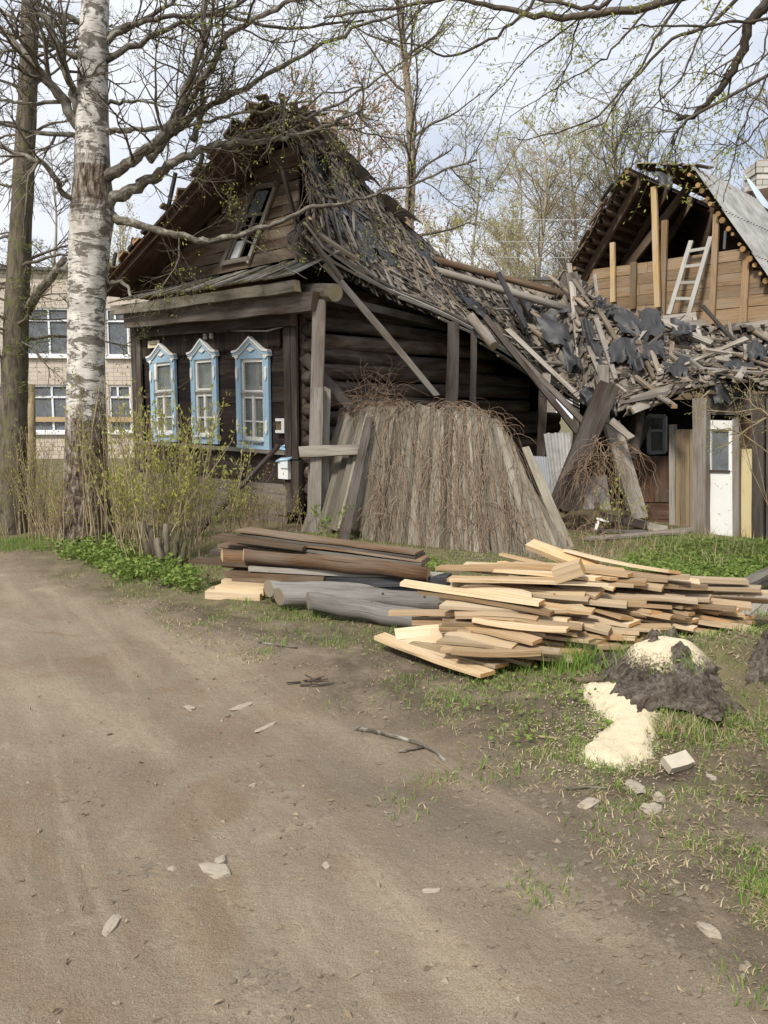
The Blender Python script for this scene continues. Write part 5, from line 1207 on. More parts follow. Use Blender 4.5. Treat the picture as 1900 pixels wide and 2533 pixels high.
ENDS = [(1278, 1597), (1336, 1612), (1388, 1613), (1437, 1611), (1330, 1588), (1400, 1592), (1448, 1512), (1448, 1470), (1440, 1549), (1430, 1567), (1484, 1470), (1550, 1494), (1469, 1513), (1600, 1489), (1622, 1515), (1668, 1527), (1704, 1532), (1735, 1537), (1603, 1522), (1552, 1530),
        (1584, 1562), (1629, 1571), (1540, 1577), (1668, 1415), (1706, 1428), (1730, 1441), (1750, 1453), (1650, 1433), (1560, 1423), (1600, 1440), (1520, 1433), (1570, 1447), (1640, 1455), (1690, 1452), (1855, 1528), (1846, 1546), (1867, 1559), (1852, 1572), (1868, 1582), (1846, 1594), (1825, 1606), (1777, 1588), (1795, 1612), (1780, 1570), (1680, 1603), (1612, 1613),
        (1465, 1547), (1450, 1567), (1493, 1588), (1535, 1600), (1537, 1613), (1462, 1615), (1500, 1447), (1520, 1455), (1480, 1432), (1450, 1440), (1300, 1619), (1360, 1628), (1420, 1630), (1478, 1628), (1510, 1560), (1395, 1573), (1350, 1566), (1700, 1500), (1765, 1540), (1720, 1555), (1735, 1590), (1660, 1550), (1570, 1543), (1650, 1590)]
ENDS += [(rb.uniform(1310, 1850), rb.uniform(1470, 1612)) for _ in range(26)]+[(rb.uniform(1560, 1865), rb.uniform(1500, 1612)) for _ in range(24)]
glab = lambda u, v: ('board end in the lower left of the big fresh pile' if v > 1560 and u < 1560 else 'board end in the lower right of the big fresh pile' if v > 1540 else 'board end near the top of the big fresh pile' if v < 1462 else 'board end in the middle of the big fresh pile')
def pile_y(u, v): return 5.16+clamp((u-1250)/620, 0, 1.2)*.40+(1640-v)/245*.72
PILE = {}
for i, (u, v) in enumerate(ENDS):
    y = pile_y(u, v)+rb.gauss(0, .06); f = clamp((u-1250)/620); a = lerp(20, 34, f)+rb.gauss(0, 10); dr = V((-math.cos(R(a)), math.sin(R(a)), rb.gauss(0, .012)))
    if u in (1622, 1668, 1704, 1735, 1552, 1484, 1520): dr = V((-math.cos(R(52)), math.sin(R(52)), .03)).normalized()
    e = at(u, v, y); e.z = max(e.z, .02+gz(e.x, e.y)); ln = min(rb.uniform(1.1, 1.75), max(.35, (u-1085)/345*rb.uniform(.55, 1.0))); s_ = e+dr*ln; tilt = V((rb.gauss(0, .10), rb.gauss(0, .09), 1))
    if u in (1622, 1668, 1704, 1735, 1552): tilt = V((.18, .05, 1))
    m = MB(); m.plank(s_, e, rb.uniform(.09, .14), rb.uniform(.019, .028), up=tilt, seg=6, jw=rb.choice([.004, .006, .014]), jag=.006, bend=rb.gauss(0, .012), cut=rb.uniform(-.02, .02), rg=rb)
    tag(m.build('sawn_board', rb.choice(['fresh_board', 'fresh_board', 'tan_plank', 'tan_plank'])), glab(u, v), 'board', glab(u, v).replace('board end', 'boards'))
    PILE.setdefault(glab(u, v), []).append((u, bpy.context.scene.collection.objects[-1]))
for i in range(48):             # inner boards that fill the pile
    u = rb.uniform(1290, 1830); v = rb.uniform(1450, 1615); y = pile_y(u, v)+rb.uniform(.10, .5); a = lerp(18, 33, clamp((u-1250)/620))+rb.gauss(0, 5); dr = V((-math.cos(R(a)), math.sin(R(a)), 0))
    e = at(u, v, y); e.z = max(e.z-.03, .02+gz(e.x, e.y)); m = MB(); m.plank(e+dr*min(rb.uniform(1., 1.5), max(.4, (u-1110)/345)), e, .12, .024, up=(rb.gauss(0, .04), 0, 1), seg=1, rg=rb)
    tag(m.build('sawn_board', 'tan_plank'), 'board deep in the shade inside the big fresh pile', 'board', 'boards deep inside the big pile')
for g_, lst in PILE.items():
    for k_, (u, o) in enumerate(sorted(lst, key=lambda e: e[0])): o['label'] = ordn(k_)+' from left, '+g_
# ------------------------------------------------------------------ old grey boards by the right edge
OLD = [((1768, 1532, 6.9), (1835, 1475, 7.6)), ((1790, 1540, 6.8), (1862, 1478, 7.5)), ((1822, 1535, 6.8), (1900, 1470, 7.4)), ((1850, 1548, 6.7), (1930, 1480, 7.3)), ((1862, 1565, 6.6), (1950, 1505, 7.1)), ((1775, 1462, 7.6), (1930, 1428, 7.9)), ((1835, 1448, 7.5), (1940, 1395, 7.9)), ((1780, 1510, 7.1), (1830, 1440, 7.9)), ((1880, 1560, 6.5), (1960, 1530, 6.8))]
for i, (a_, b_) in enumerate(OLD):
    lay('old_board', ORD[i]+' weathered grey board of the heap at the right edge', 'board', a_, b_, .13, .04, 'grey_wood', group='old grey boards at the right edge', jw=.012, jag=.03)
# ------------------------------------------------------------------ stumps
def stump(name, label, c, r, h, seed, parent_mat='rotten_wood', lean=(0, 0)):
    rg = random.Random(seed); n = 110; nr = 26; rows = []
    for j in range(nr+1):
        f = j/nr; row = []
        for i in range(n+1):
            a = 2*math.pi*(i % n)/n; q = V((math.cos(a), math.sin(a), 0))
            lobe = noise.noise(V((q.x*1.5, q.y*1.5, seed))); lobe2 = noise.noise(V((q.x*3.1, q.y*3.1, seed+4)))
            fl = 1+(1-f)**1.6*(.35+.9*max(0, lobe+.15)+.3*lobe2)
            fis = abs(noise.noise(V((q.x*7+.4*math.sin(f*5), q.y*7, f*3.2+seed)))); fis2 = abs(noise.noise(V((q.x*15, q.y*15, f*7+seed))))
            rr = r*(1.25-.62*f**1.3)*fl*(1+.22*noise.noise(V((q.x*1.9, q.y*1.9, f*1.4+seed)))+.20*fis+.10*fis2-.05+.025*noise.noise(V((q.x*24, q.y*24, f*14))))
            zz = -.10+f*(h+.10)*(1+(.42*noise.noise(V((q.x*1.8, q.y*1.8, 7.+seed)))+.12*noise.noise(V((q.x*5, q.y*5, 2.)))+.05*noise.noise(V((q.x*14, q.y*14, 5.))))*clamp((f-.35)/.65)-.45*f*max(0., q.x*.95-q.y*.25))
            row.append(V((c.x+math.cos(a)*rr+lean[0]*f, c.y+math.sin(a)*rr+lean[1]*f, c.z+zz)))
        rows.append(row)
    m = MB(); cols_ = [list(x) for x in zip(*rows)]; base = 0
    for cl in cols_: m.v.extend([tuple(p) for p in cl])
    for i in range(n):
        for j in range(nr):
            a = i*(nr+1)+j; u0 = j*h/nr; v0 = i*6.283*r/n
            m.face((a, a+1, a+nr+2, a+nr+1), [(u0, v0), (u0+h/nr, v0), (u0+h/nr, v0+6.283*r/n), (u0, v0+6.283*r/n)], (.5, .5, 0), True)
    top = rows[-1]; cc = V((c.x+lean[0], c.y+lean[1], c.z+h*.9)); mid = [cc.lerp(p, .8)+UP*(rg.uniform(-.03, .0)-.02) for p in top]; mid[-1] = mid[0]; mid2 = [cc.lerp(p, .45)+UP*rg.uniform(-.05, -.02) for p in top]; mid2[-1] = mid2[0]
    m.grid([top, mid, mid2, [cc-UP*.03]*len(top)], (.3, .5, 0), True)
    root = thing(name, label, 'stump', c); m.build('trunk_base', parent_mat, root); return root, top, cc
sc = V((STUMP.x, STUMP.y, gz(STUMP.x, STUMP.y)-.02))
ST, ttop, tcc = stump('tree_stump', 'rotten hollow tree stump heaped with fresh sawdust', sc, .26, .175, 5, lean=(.02, .05))
for i, (u0, v0_, u1, v1_, r_) in enumerate(((1592, 1690, 1556, 1770, .011), (1600, 1700, 1570, 1745, .009), (1625, 1760, 1568, 1795, .014), (1585, 1680, 1548, 1700, .009), (1600, 1690, 1585, 1740, .008))):
    p = gp(u0, v0_)+UP*.10; q = gp(u1, v1_)+UP*.015; mm = p.lerp(q, .5)+UP*.05+V((rs_.uniform(-.02, .02), 0, 0)); m = MB(); m.tube([p, p.lerp(mm, .5)+UP*.01, mm, mm.lerp(q, .6), q], [r_*1.2, r_, r_*.9, r_*.8, r_*.5], 7, rj=.15); m.build('root', 'root_bark', ST)
for i in range(0):             # shards of rotten wood round the rim
    p = rs_.choice(ttop)+UP*rs_.uniform(-.2, -.02); o_ = (p-V((sc.x, sc.y, p.z))).normalized(); p = p+o_*.015; m = MB(); m.plank(p-UP*rs_.uniform(.03, .1), p+UP*rs_.uniform(.02, .05)+o_*.02, rs_.uniform(.02, .05), .012, up=o_, w1=.012, jag=.01); m.build('wood_shard', 'stump_wood', ST)
s2 = gp(1895, 1665); stump('tree_stump', 'reddish broken stump cut by the right picture edge', V((s2.x+.12, s2.y+.1, gz(s2.x, s2.y)-.02)), .16, .2, 12)
# sawdust: heap on the stump and a tongue running down to the lane
def inpoly(u, v, poly):
    c = False; j = len(poly)-1
    for i in range(len(poly)):
        if (poly[i][1] > v) != (poly[j][1] > v) and u < (poly[j][0]-poly[i][0])*(v-poly[i][1])/(poly[j][1]-poly[i][1])+poly[i][0]: c = not c
        j = i
    return c
TONGUE = [(1432, 1706), (1470, 1696), (1530, 1702), (1575, 1690), (1618, 1712), (1640, 1745), (1612, 1790), (1620, 1840), (1602, 1878), (1548, 1902), (1480, 1895), (1428, 1882), (1450, 1850), (1488, 1818), (1508, 1788), (1488, 1764), (1455, 1742)]
m = MB(); idx = {}; N_ = 74; P0 = G(1400, 1920); P1 = G(1660, 1670)
for i in range(N_+1):
    for j in range(N_+1):
        x = lerp(P0.x-.05, P1.x+.05, i/N_); y = lerp(P0.y-.02, P1.y+.1, j/N_); u, v = proj((x, y, gz(x, y))); 
        w_ = 0
        for du, dv in ((-24, 0), (24, 0), (0, -14), (0, 14), (0, 0), (-11, -7), (11, 7), (11, -7), (-11, 7)):
            w_ += inpoly(u+du+18*nz(x, y, 9, 1)+8*nz(x, y, 25, 1), v+dv+9*nz(x, y, 11, 4), TONGUE)
        hgt = (w_/9.); idx[i, j] = (len(m.v), hgt); m.v.append((x, y, gz(x, y)+.085*hgt**.9-.030+.010*nz(x, y, 14, 3)+.006*nz(x, y, 45, 6)))
for i in range(N_):
    for j in range(N_):
        q = [idx[i, j], idx[i+1, j], idx[i+1, j+1], idx[i, j+1]]
        if max(h for _, h in q) > .05: m.f.append(tuple(k_ for k_, _ in q)); m.uv.extend([(0, 0)]*4); m.t.extend([(.5, .5, h) for _, h in q]); m.sm.append(True)
tag(m.build('sawdust', 'sawdust'), 'pale yellow sawdust spilled from the stump down to the lane', 'sawdust', kind='stuff')
m = MB(); rows = []
for j in range(13):
    f = j/12; row = []
    for i in range(33):
        a = 2*math.pi*(i % 32)/32; rr = f*(.25*(1+.35*noise.noise(V((math.cos(a)*1.6, math.sin(a)*1.6, 4.)))))
        x = tcc.x-.10+math.cos(a)*rr; y = tcc.y-.07+math.sin(a)*rr*1.05
        row.append(V((x, y, tcc.z+.035-.01*f-.13*f**3+.03*nz(x, y, 9, 2)))
                   )
    rows.append(row)
for r_ in rows: m.v.extend([tuple(p) for p in r_])
for j in range(12):
    for i in range(32):
        a = j*33+i; h0 = 1.1-.95*(j/12)**1.5; h1 = 1.1-.95*((j+1)/12)**1.5
        m.f.append((a, a+1, a+34, a+33)); m.uv.extend([(0, 0)]*4); m.t.extend([(.5, .5, h0), (.5, .5, h0), (.5, .5, h1), (.5, .5, h1)]); m.sm.append(True)
tag(m.build('sawdust', 'sawdust'), 'flat cap of sawdust lying on top of the stump', 'sawdust', kind='stuff')
m = MB()
for i in range(2600):           # loose grains and chips round the heap
    u, v = rs_.gauss(1520, 75), rs_.gauss(1800, 62); p = gp(u, v); s_ = rs_.uniform(.0025, .006); a = rs_.uniform(0, 6.28); p.z += .012
    m.tri_or_quad([p+V((math.cos(a+q*2.09)*s_*(1.6 if q else .7), math.sin(a+q*2.09)*s_, rs_.uniform(0, .004))) for q in range(3)], [(0, 0)]*3, (.5, .5, 1.))
tag(m.build('sawdust', 'sawdust'), 'loose grains of sawdust thinning out into the soil', 'sawdust', kind='stuff')
# ------------------------------------------------------------------ stones, sticks and scraps on the ground
def rock(name, label, u, v, sx, sy, sz, mat, seed, cat='stone', group=None, box=False):
    c = gp(u, v); m = MB(); n1, n2 = 10, 7; rows = []; ang = seed*1.7
    for j in range(n2+1):
        ph = math.pi*j/n2-math.pi/2; row = []
        for i in range(n1+1):
            a = 2*math.pi*(i % n1)/n1; d = V((math.cos(a)*math.cos(ph), math.sin(a)*math.cos(ph), math.sin(ph)))
            d = V((d.x, d.y, math.copysign(abs(d.z)**.5, d.z)))
            k_ = 1+.55*noise.noise(d*1.5+V((seed*3.1, 0, 0)))+.25*noise.noise(d*4+V((seed, 2, 0))); x, y, z = d.x*sx*k_, d.y*sy*k_, d.z*sz*k_
            row.append(V((c.x+x*math.cos(ang)-y*math.sin(ang), c.y+x*math.sin(ang)+y*math.cos(ang), c.z+sz*.15+z)))
        rows.append(row)
    m.grid(rows, (.5, .5, 0), False); tag(m.build(name, mat), label, cat, group)
c_ = gp(1676, 1908); m = MB(); m.plank(c_+V((-.062, -.02, .035)), c_+V((.062, .03, .055)), .07, .05, up=(.1, -.5, .8), seg=3, jw=.006, tint=(.5, .5, 0)); tag(m.build('brick', 'pale_brick'), 'pale broken brick lying below the stump', 'brick')
for i, (u, v, a_, b_, c2, l_) in enumerate(((1572, 1948, .09, .05, .016, 'flat white stone scrap between brick and lane'), (1610, 2002, .07, .045, .025, 'white rounded stone at the lane edge'), (1632, 1975, .035, .03, .03, 'small grey stone beside the white rounded one'), (1460, 1990, .08, .045, .022, 'grey flat stone left of the white scraps'), (1760, 1925, .035, .025, .02, 'small pale pebble right of the brick'),
        (600, 1748, .11, .05, .012, 'large pale flake of stone on the far lane'), (470, 1752, .05, .04, .012, 'small white flake left of the large one'), (655, 1801, .10, .03, .012, 'long thin pale flake on the lane'), (535, 2155, .075, .05, .018, 'pale flat stone set in the middle of the lane'), (545, 2135, .04, .03, .022, 'upright pale chip beside the flat stone'), (425, 2152, .025, .02, .012, 'little pebble left of the flat stone'), (278, 2286, .085, .03, .010, 'pale stone flake at the lower left of the lane'),
        (1065, 2205, .05, .022, .010, 'thin pale flake right of the lane centre'), (808, 2142, .028, .022, .010, 'tiny pale chip in mid lane'), (625, 1945, .02, .02, .015, 'round pebble on the far wheel track'), (1755, 2305, .06, .03, .018, 'mud stone near the right lane edge'))):
    rock('stone', l_, u, v, a_*.8, b_*.75, c2*.7, 'stone', i+1)
def stick(label, pts, r, mat='limb_bark', name='stick'):
    q = [gp(u, v)+UP*(r*.8) for u, v in pts]; m = MB(); m.tube(q, [r*(1-.4*i/len(q)) for i in range(len(q))], 7, rj=.08); return tag(m.build(name, mat), label, 'stick')
stick('long curved stick lying on the verge', [(880, 1806), (930, 1815), (985, 1828), (1040, 1845), (1080, 1865), (1102, 1887)], .013)
stick('forked side twig lying against the long stick', [(1050, 1850), (1020, 1856), (985, 1862)], .009)
stick('dark fallen branch lying left of the stump', [(1395, 1680), (1440, 1690), (1500, 1685), (1545, 1668)], .018, 'root_bark')
stick('pale splinter lying on the verge', [(1385, 1830), (1350, 1826), (1310, 1822)], .008, 'pale_stem')
stick('thin straight stick near the white stones', [(1400, 1955), (1450, 1950), (1500, 1952)], .007)
stick('short stick at the far end of the verge', [(640, 1592), (690, 1598), (735, 1604)], .010)
m = MB()
for i in range(9):
    c_ = gp(rs_.uniform(735, 800), rs_.uniform(1685, 1698)); m.plank(c_+UP*.01, c_+V((rs_.uniform(-.12, .12), rs_.uniform(-.03, .03), rs_.uniform(.005, .05))), rs_.uniform(.012, .03), .006, jag=.01, w1=.01)
tag(m.build('bark_scrap', 'dark_trim'), 'curled scraps of dark bark lying on the lane verge', 'bark', kind='stuff')
# mailbox, meter box, sign, rag on the house front
mb = thing('mailbox', 'small white mailbox with blue lid hanging by the house corner', 'mailbox', fz(707, 1186, .12))
def fbox(parent, name, mat, u0, u1, v0_, v1_, o0, o1):
    p = fz((u0+u1)/2, (v0_+v1_)/2, (o0+o1)/2); w_ = abs((fz(u1, v0_, o0)-fz(u0, v0_, o0)).dot(FD)); h_ = abs(fz(u0, v0_, o0).z-fz(u0, v1_, o0).z); m = MB(); m.box(p, FD*w_/2, UP*h_/2, NF*(o1-o0)/2, (.5, .5, 0)); return m.build(name, mat, parent)
fbox(mb, 'body', 'trim_white', 694, 718, 1140, 1184, .06, .16); m = MB(); m.plank(fz(691, 1136, .11), fz(721, 1133, .11), .17, .02, up=UP+NF*.4, tint=(.5, .5, 0)); m.build('lid', 'blue_paint', mb); fbox(mb, 'flap', 'paper_cut', 694, 712, 1136, 1158, .165, .18)
mt = thing('meter_frame', 'white square bracket of an old meter on the dark facade', 'bracket', fz(695, 1070, .06))
for (a_, b_, c2, d_) in ((684, 706, 1035, 1042), (684, 706, 1064, 1071), (699, 706, 1042, 1064)): fbox(mt, 'bar', 'trim_white', a_, b_, c2, d_, .03, .08)
fbox(mt, 'back_plate', 'ink', 684, 699, 1042, 1064, .03, .05)
sg = thing('address_plate', 'small cream address plate with dark lettering on the facade', 'sign', fz(381, 862, .06))
fbox(sg, 'plate', 'paper_sign', 366, 394, 843, 860, .085, .095)
m = MB(); rl = random.Random(2); u_ = 371.
while u_ < 388: w_ = rl.uniform(.8, 1.5); m.tri_or_quad([fz(u_, 851.2, .0975), fz(u_+w_, 851.0, .0975), fz(u_+w_, 854.4, .0975), fz(u_, 854.6, .0975)]); u_ += w_+.5
m.tri_or_quad([fz(391, 850.0, .0975), fz(393, 850.0, .0975), fz(392.4, 854.6, .0975), fz(391, 854.8, .0975)]); m.tri_or_quad([fz(378, 846.2, .0975), fz(386, 845.8, .0975), fz(386, 846.8, .0975), fz(378, 847.2, .0975)])
m.build('lettering', 'ink', sg)['kind'] = 'stuff'
sp_ = thing('enamel_plate', 'white rounded plate fixed beside the far blue window', 'plate', fz(383, 940, .05))
m = MB(); m.prism([fz(u, v, .04) for u, v in ((378, 938), (378, 905), (380, 897), (384, 894), (390, 894), (390, 940))], NF*.03); m.build('plate', 'trim_white', sp_)
rgc = [[fz(681+8*i+rl.uniform(-1, 1), 1102+3*j+rl.uniform(-3, 3), .09+rl.uniform(0, .05)) for i in range(4)] for j in range(4)]; m = MB(); m.grid(rgc, smooth=False); tag(m.build('rag', 'rag'), 'crumpled blue and white rag stuck at the pole top', 'rag')
# ------------------------------------------------------------------ vegetation helpers
def grow(m, p, d, ln, r, rg, seg=5, wob=.18, grav=0., n=4, tip=.35, tint=None):
    pts = [p.copy()]; d = d.normalized()
    for i in range(seg):
        d = (d+V((rg.gauss(0, wob), rg.gauss(0, wob), rg.gauss(0, wob)+grav))).normalized(); p = p+d*(ln/seg); pts.append(p.copy())
    m.tube(pts, [r*(1-(1-tip)*i/seg) for i in range(seg+1)], n, cap=False, rg=rg, tint=tint); return pts
def sample(pts, f):
    n = len(pts)-1; g = clamp(f, 0, .999)*n; i = int(g); return pts[i].lerp(pts[i+1], g-i), (pts[i+1]-pts[i]).normalized()
def twiggy(m, pts, r0, rg, count, ln, levels, ang=.9, grav=0., seg=5, wob=.16, n=3, fmin=.15, tips=None, rmin=.003, up=0.):
    for i in range(count):
        f = rg.uniform(fmin, 1.); p, t = sample(pts, f); o = t.orthogonal().normalized(); o.rotate(Matrix.Rotation(rg.uniform(0, 6.283), 3, t))
        d = t*math.cos(ang)+o*math.sin(ang)*rg.uniform(.6, 1.3)+V((0, 0, up)); l_ = ln*rg.uniform(.45, 1.2)*(1.1-.5*f); r = max(rmin, r0*rg.uniform(.7, 1.1))
        q = grow(m, p, d, l_, r, rg, seg, wob, grav, n)
        if tips is not None: tips.append((q[-1], q[-1]-q[-2])); tips.append((q[len(q)//2], q[-1]-q[-2]))
        if levels > 1: twiggy(m, q, r*.55, rg, max(2, int(count*.45)) if levels == 2 else max(3, int(count*.6)), ln*.5, levels-1, ang, grav, max(3, seg-1), wob, n, .15, tips, rmin, up)
def leafcard(m, p, d, l_, w_, rg):
    d = d.normalized(); s = d.cross(V((rg.gauss(0, 1), rg.gauss(0, 1), rg.gauss(0, 1))))
    if s.length < 1e-4: return
    s.normalize(); t = (rg.random(), rg.random(), 0); b = p+d*l_*.5; n = d.cross(s)*(.12*l_)
    m.tri_or_quad([p, b+s*w_*.5+n, p+d*l_, b-s*w_*.5+n], [(0, 0)]*4, t)
def blade(m, p, h, lean, w_, rg, t=None):
    t = t or (rg.random(), rg.random(), 0); a = rg.uniform(0, 6.283); s = V((math.cos(a), math.sin(a), 0))*w_; a = rg.uniform(0, 6.283); d = V((math.cos(a), math.sin(a), 0))*lean
    q = p+d*.35+V((0, 0, h*.6)); e = p+d+V((0, 0, h*(1-.15*lean/max(h, .001))))
    i = len(m.v); m.v.extend([tuple(p-s), tuple(p+s), tuple(q+s*.7), tuple(q-s*.7), tuple(e)]); m.face((i, i+1, i+2, i+3), [(0, 0)]*4, t, True); m.face((i+3, i+2, i+4), [(0, 0)]*3, t, True)

# ------------------------------------------------------------------ birch in front of the house
rt_ = random.Random(41)
BY = gp(215, 1338).y; bb = gp(215, 1338)
birch = thing('birch_tree', 'old birch with white trunk and spreading bare limbs before the house', 'tree', bb)
tr = [(216, 1345, .40), (216, 1300, .35), (215, 1230, .305), (214, 1130, .275), (213, 1000, .252), (213, 880, .242), (214, 770, .242), (218, 680, .25), (222, 600, .265), (226, 540, .285), (228, 490, .27), (228, 440, .235), (228, 340, .21), (229, 220, .195), (232, 100, .182), (236, 0, .17), (240, -160, .17), (246, -380, .14), (250, -650, .09), (255, -900, .04)]
pts = [at(u, v, BY) for u, v, _ in tr]; P_ = []; Rr = []
for i in range(len(pts)-1):
    for k_ in range(4): P_.append(pts[i].lerp(pts[i+1], k_/4)); Rr.append(lerp(tr[i][2], tr[i+1][2], k_/4))
n = 40; rows = []; T0 = []
for p, r in zip(P_, Rr):
    z = p.z; rug = clamp((2.6-z)/2.0); row = []
    for i in range(n+1):
        a = 2*math.pi*(i % n)/n; q = V((math.cos(a), math.sin(a), 0)); 
        k_ = 1+.10*rug*noise.noise(V((q.x*3.2, q.y*3.2, z*.8)))+.16*clamp((.7-z)/.7)*max(0, noise.noise(V((q.x*2.2, q.y*2.2, 3.)))+.3)+.025*noise.noise(V((q.x*3, q.y*3, z*5)))
        if 4.0 < z < 5.3: k_ += .14*noise.noise(V((q.x*2., q.y*2., z*2.)))*(1-abs(z-4.65)/.65)
        row.append(p+q*(r*k_))
    rows.append(row); T0.append(rug)
m = MB(); base = 0; acc = 0
for row in rows: m.v.extend([tuple(p) for p in row])
for i in range(len(rows)-1):
    z0 = P_[i].z; z1 = P_[i+1].z; rg_ = max(T0[i], .75*clamp(1-abs(P_[i].z-4.7)/.75))
    for j in range(n):
        a = i*(n+1)+j; c0 = 2*math.pi*.27*j/n; c1 = 2*math.pi*.27*(j+1)/n
        m.face((a, a+1, a+n+2, a+n+1), [(z0, c0), (z0, c1), (z1, c1), (z1, c0)], (.5, .5, rg_), True)
m.build('trunk', 'birch_bark', birch)
LIMBS = [([(240, 515), (257, 506), (312, 477), (367, 447), (405, 418), (447, 392), (498, 371), (561, 354), (640, 352), (720, 340), (800, 318), (880, 280)], .105, .022, -.35, 1),
         ([(212, 500), (253, 447), (304, 416), (350, 380), (392, 350), (418, 312), (443, 274), (456, 228), (481, 169), (502, 105), (506, 0), (512, -120)], .095, .035, -.7, 1),
         ([(367, 392), (405, 352), (443, 295), (494, 211), (540, 139), (570, 84), (633, 46), (700, 8), (800, -40)], .062, .030, -.5, 1),
         ([(430, 330), (470, 290), (527, 257), (612, 215), (700, 160), (800, 110), (900, 60), (1000, 30)], .055, .018, -.2, 1),
         ([(258, 532), (290, 540), (329, 553), (392, 572), (456, 586), (519, 595), (590, 582), (680, 555), (760, 520), (830, 505), (900, 490), (1010, 460), (1100, 420), (1180, 395)], .072, .012, -.55, 2),
         ([(212, 330), (186, 304), (148, 236), (105, 186), (63, 135), (25, 93), (0, 72), (-80, 30)], .085, .05, -.25, 1),
         ([(215, 310), (198, 290), (181, 236), (160, 169), (139, 105), (114, 51), (72, 8), (30, -50)], .065, .038, -.5, 1),
         ([(205, 515), (186, 498), (148, 473), (143, 447), (114, 409), (63, 388), (0, 359), (-80, 330)], .05, .03, -.45, 1),
         ([(212, 335), (175, 335), (84, 329), (0, 304), (-80, 290)], .042, .02, .2, 1),
         ([(478, 345), (489, 310), (498, 274), (502, 190), (500, 105)], .042, .03, -.45, 1),
         ([(560, 354), (620, 330), (700, 300), (760, 290), (850, 250), (930, 200), (1000, 150)], .035, .012, -.3, 1),
         ([(248, 330), (300, 322), (370, 320), (440, 312), (520, 300), (600, 280), (700, 265), (800, 235), (900, 215)], .045, .012, .4, 1),
         ([(248, 260), (310, 250), (370, 252), (420, 262)], .032, .012, -.3, 1), ([(250, 160), (320, 120), (420, 70), (520, 30), (640, -10)], .05, .02, -.6, 1), ([(246, 120), (330, 60), (420, 10), (500, -40)], .045, .02, .3, 1),
         ([(222, 250), (150, 250), (70, 256), (0, 248), (-60, 246)], .035, .016, -.3, 1), ([(222, 150), (140, 120), (60, 60), (0, 20)], .04, .02, .4, 1), ([(222, 60), (120, 20), (30, -20)], .04, .02, -.4, 1),
         ([(247, 690), (272, 700), (300, 696), (318, 712), (328, 735)], .045, .02, -.35, 0), ([(184, 652), (160, 665), (140, 668)], .05, .04, -.25, 0), ([(250, 90), (340, 60), (430, 40), (560, 38), (680, 70), (800, 60), (900, 50)], .045, .014, -.2, 1),
         ([(620, 342), (690, 320), (760, 330), (830, 310), (930, 330), (1010, 355)], .026, .008, -.5, 1), ([(590, 582), (640, 612), (700, 655), (760, 690)], .014, .005, -.6, 0)]
TIPS = []
tw = MB()
for i, (pp, r0, r1, dy, kid) in enumerate(LIMBS):
    nn = len(pp); ptl = [at(u, v, BY+dy*clamp((k_-1)/3.)) for k_, (u, v) in enumerate(pp)]; fine = []
    for k_ in range(nn-1):
        for q in range(4): w0 = ptl[k_].lerp(ptl[k_+1], q/4); fine.append(w0+V((rt_.gauss(0, .012), rt_.gauss(0, .02), rt_.gauss(0, .012))))
    fine.append(ptl[-1]); L_ = len(fine)
    m = MB(); m.tube(fine, [lerp(r0, r1, (k_/(L_-1))**.8)*(.86+.35*math.exp(-k_/2.5))*(1+.07*math.sin(k_*1.9+i)) for k_ in range(L_)], 10, rj=.10, rg=rt_); m.build('limb', 'limb_bark', birch)
    length = sum((fine[k_+1]-fine[k_]).length for k_ in range(L_-1))
    if kid: twiggy(tw, fine, max(.010, r1*.7), rt_, int(4+length*2.6), 1.15, 3, .85, .004, 6, .15, 3, .22, TIPS, .0028)
o = tw.build('twigs', 'twig_bark', birch); o['kind'] = 'stuff'
lf_ = MB()
for (p, d) in TIPS:
    u, v = proj(p)
    if u > 380 and rt_.random() < .11: 
        for _ in range(3): leafcard(lf_, p+V((rt_.gauss(0, .03), rt_.gauss(0, .03), rt_.gauss(0, .03))), V((rt_.gauss(0, 1), rt_.gauss(0, 1), rt_.gauss(0, 1))), rt_.uniform(.03, .055), .018, rt_)
o = lf_.build('leaves', 'leaf_willow', birch); o['kind'] = 'stuff'
# ------------------------------------------------------------------ conifer at the left edge
cb_ = gp(28, 1318); con = thing('larch_tree', 'straight grey conifer trunk with thin drooping boughs at the left edge', 'tree', cb_); CY = cb_.y
tr = [(24, 1325, .30), (28, 1250, .235), (32, 1100, .20), (37, 900, .185), (44, 700, .165), (55, 500, .15), (68, 250, .13), (76, 0, .115), (84, -250, .09), (92, -600, .05)]
m = MB(); pts = [at(u, v, CY) for u, v, _ in tr]; fine = []; rr = []
for i in range(len(pts)-1):
    for q in range(5): fine.append(pts[i].lerp(pts[i+1], q/5)); rr.append(lerp(tr[i][2], tr[i+1][2], q/5))
m.tube(fine, rr, 16, rj=.05, tint=(.5, .5, 0)); m.build('trunk', 'spruce_bark', con)
tw = MB(); tips = []
for i in range(36):
    p, t = sample(fine, rt_.uniform(.33, .97)); s_ = rt_.choice([-1, 1]); q = grow(tw, p, V((s_*rt_.uniform(.5, 1), rt_.uniform(-.8, .6), rt_.uniform(-.1, .35))), rt_.uniform(.9, 2.0), rt_.uniform(.014, .028), rt_, 7, .12, -.03, 5)
    twiggy(tw, q, .008, rt_, 9, .55, 2, .9, -.02, 4, .16, 3, .1, tips, .0035)
m = MB(); p = at(66, 772, CY); q = at(160, 640, CY-1.0); m.tube([p, p.lerp(q, .3)+V((0, 0, .05)), p.lerp(q, .65), q], [.075, .065, .055, .045], 9, rj=.05); m.build('limb', 'limb_bark', con)
tw.build('twigs', 'twig_bark', con)['kind'] = 'stuff'
lf_ = MB()
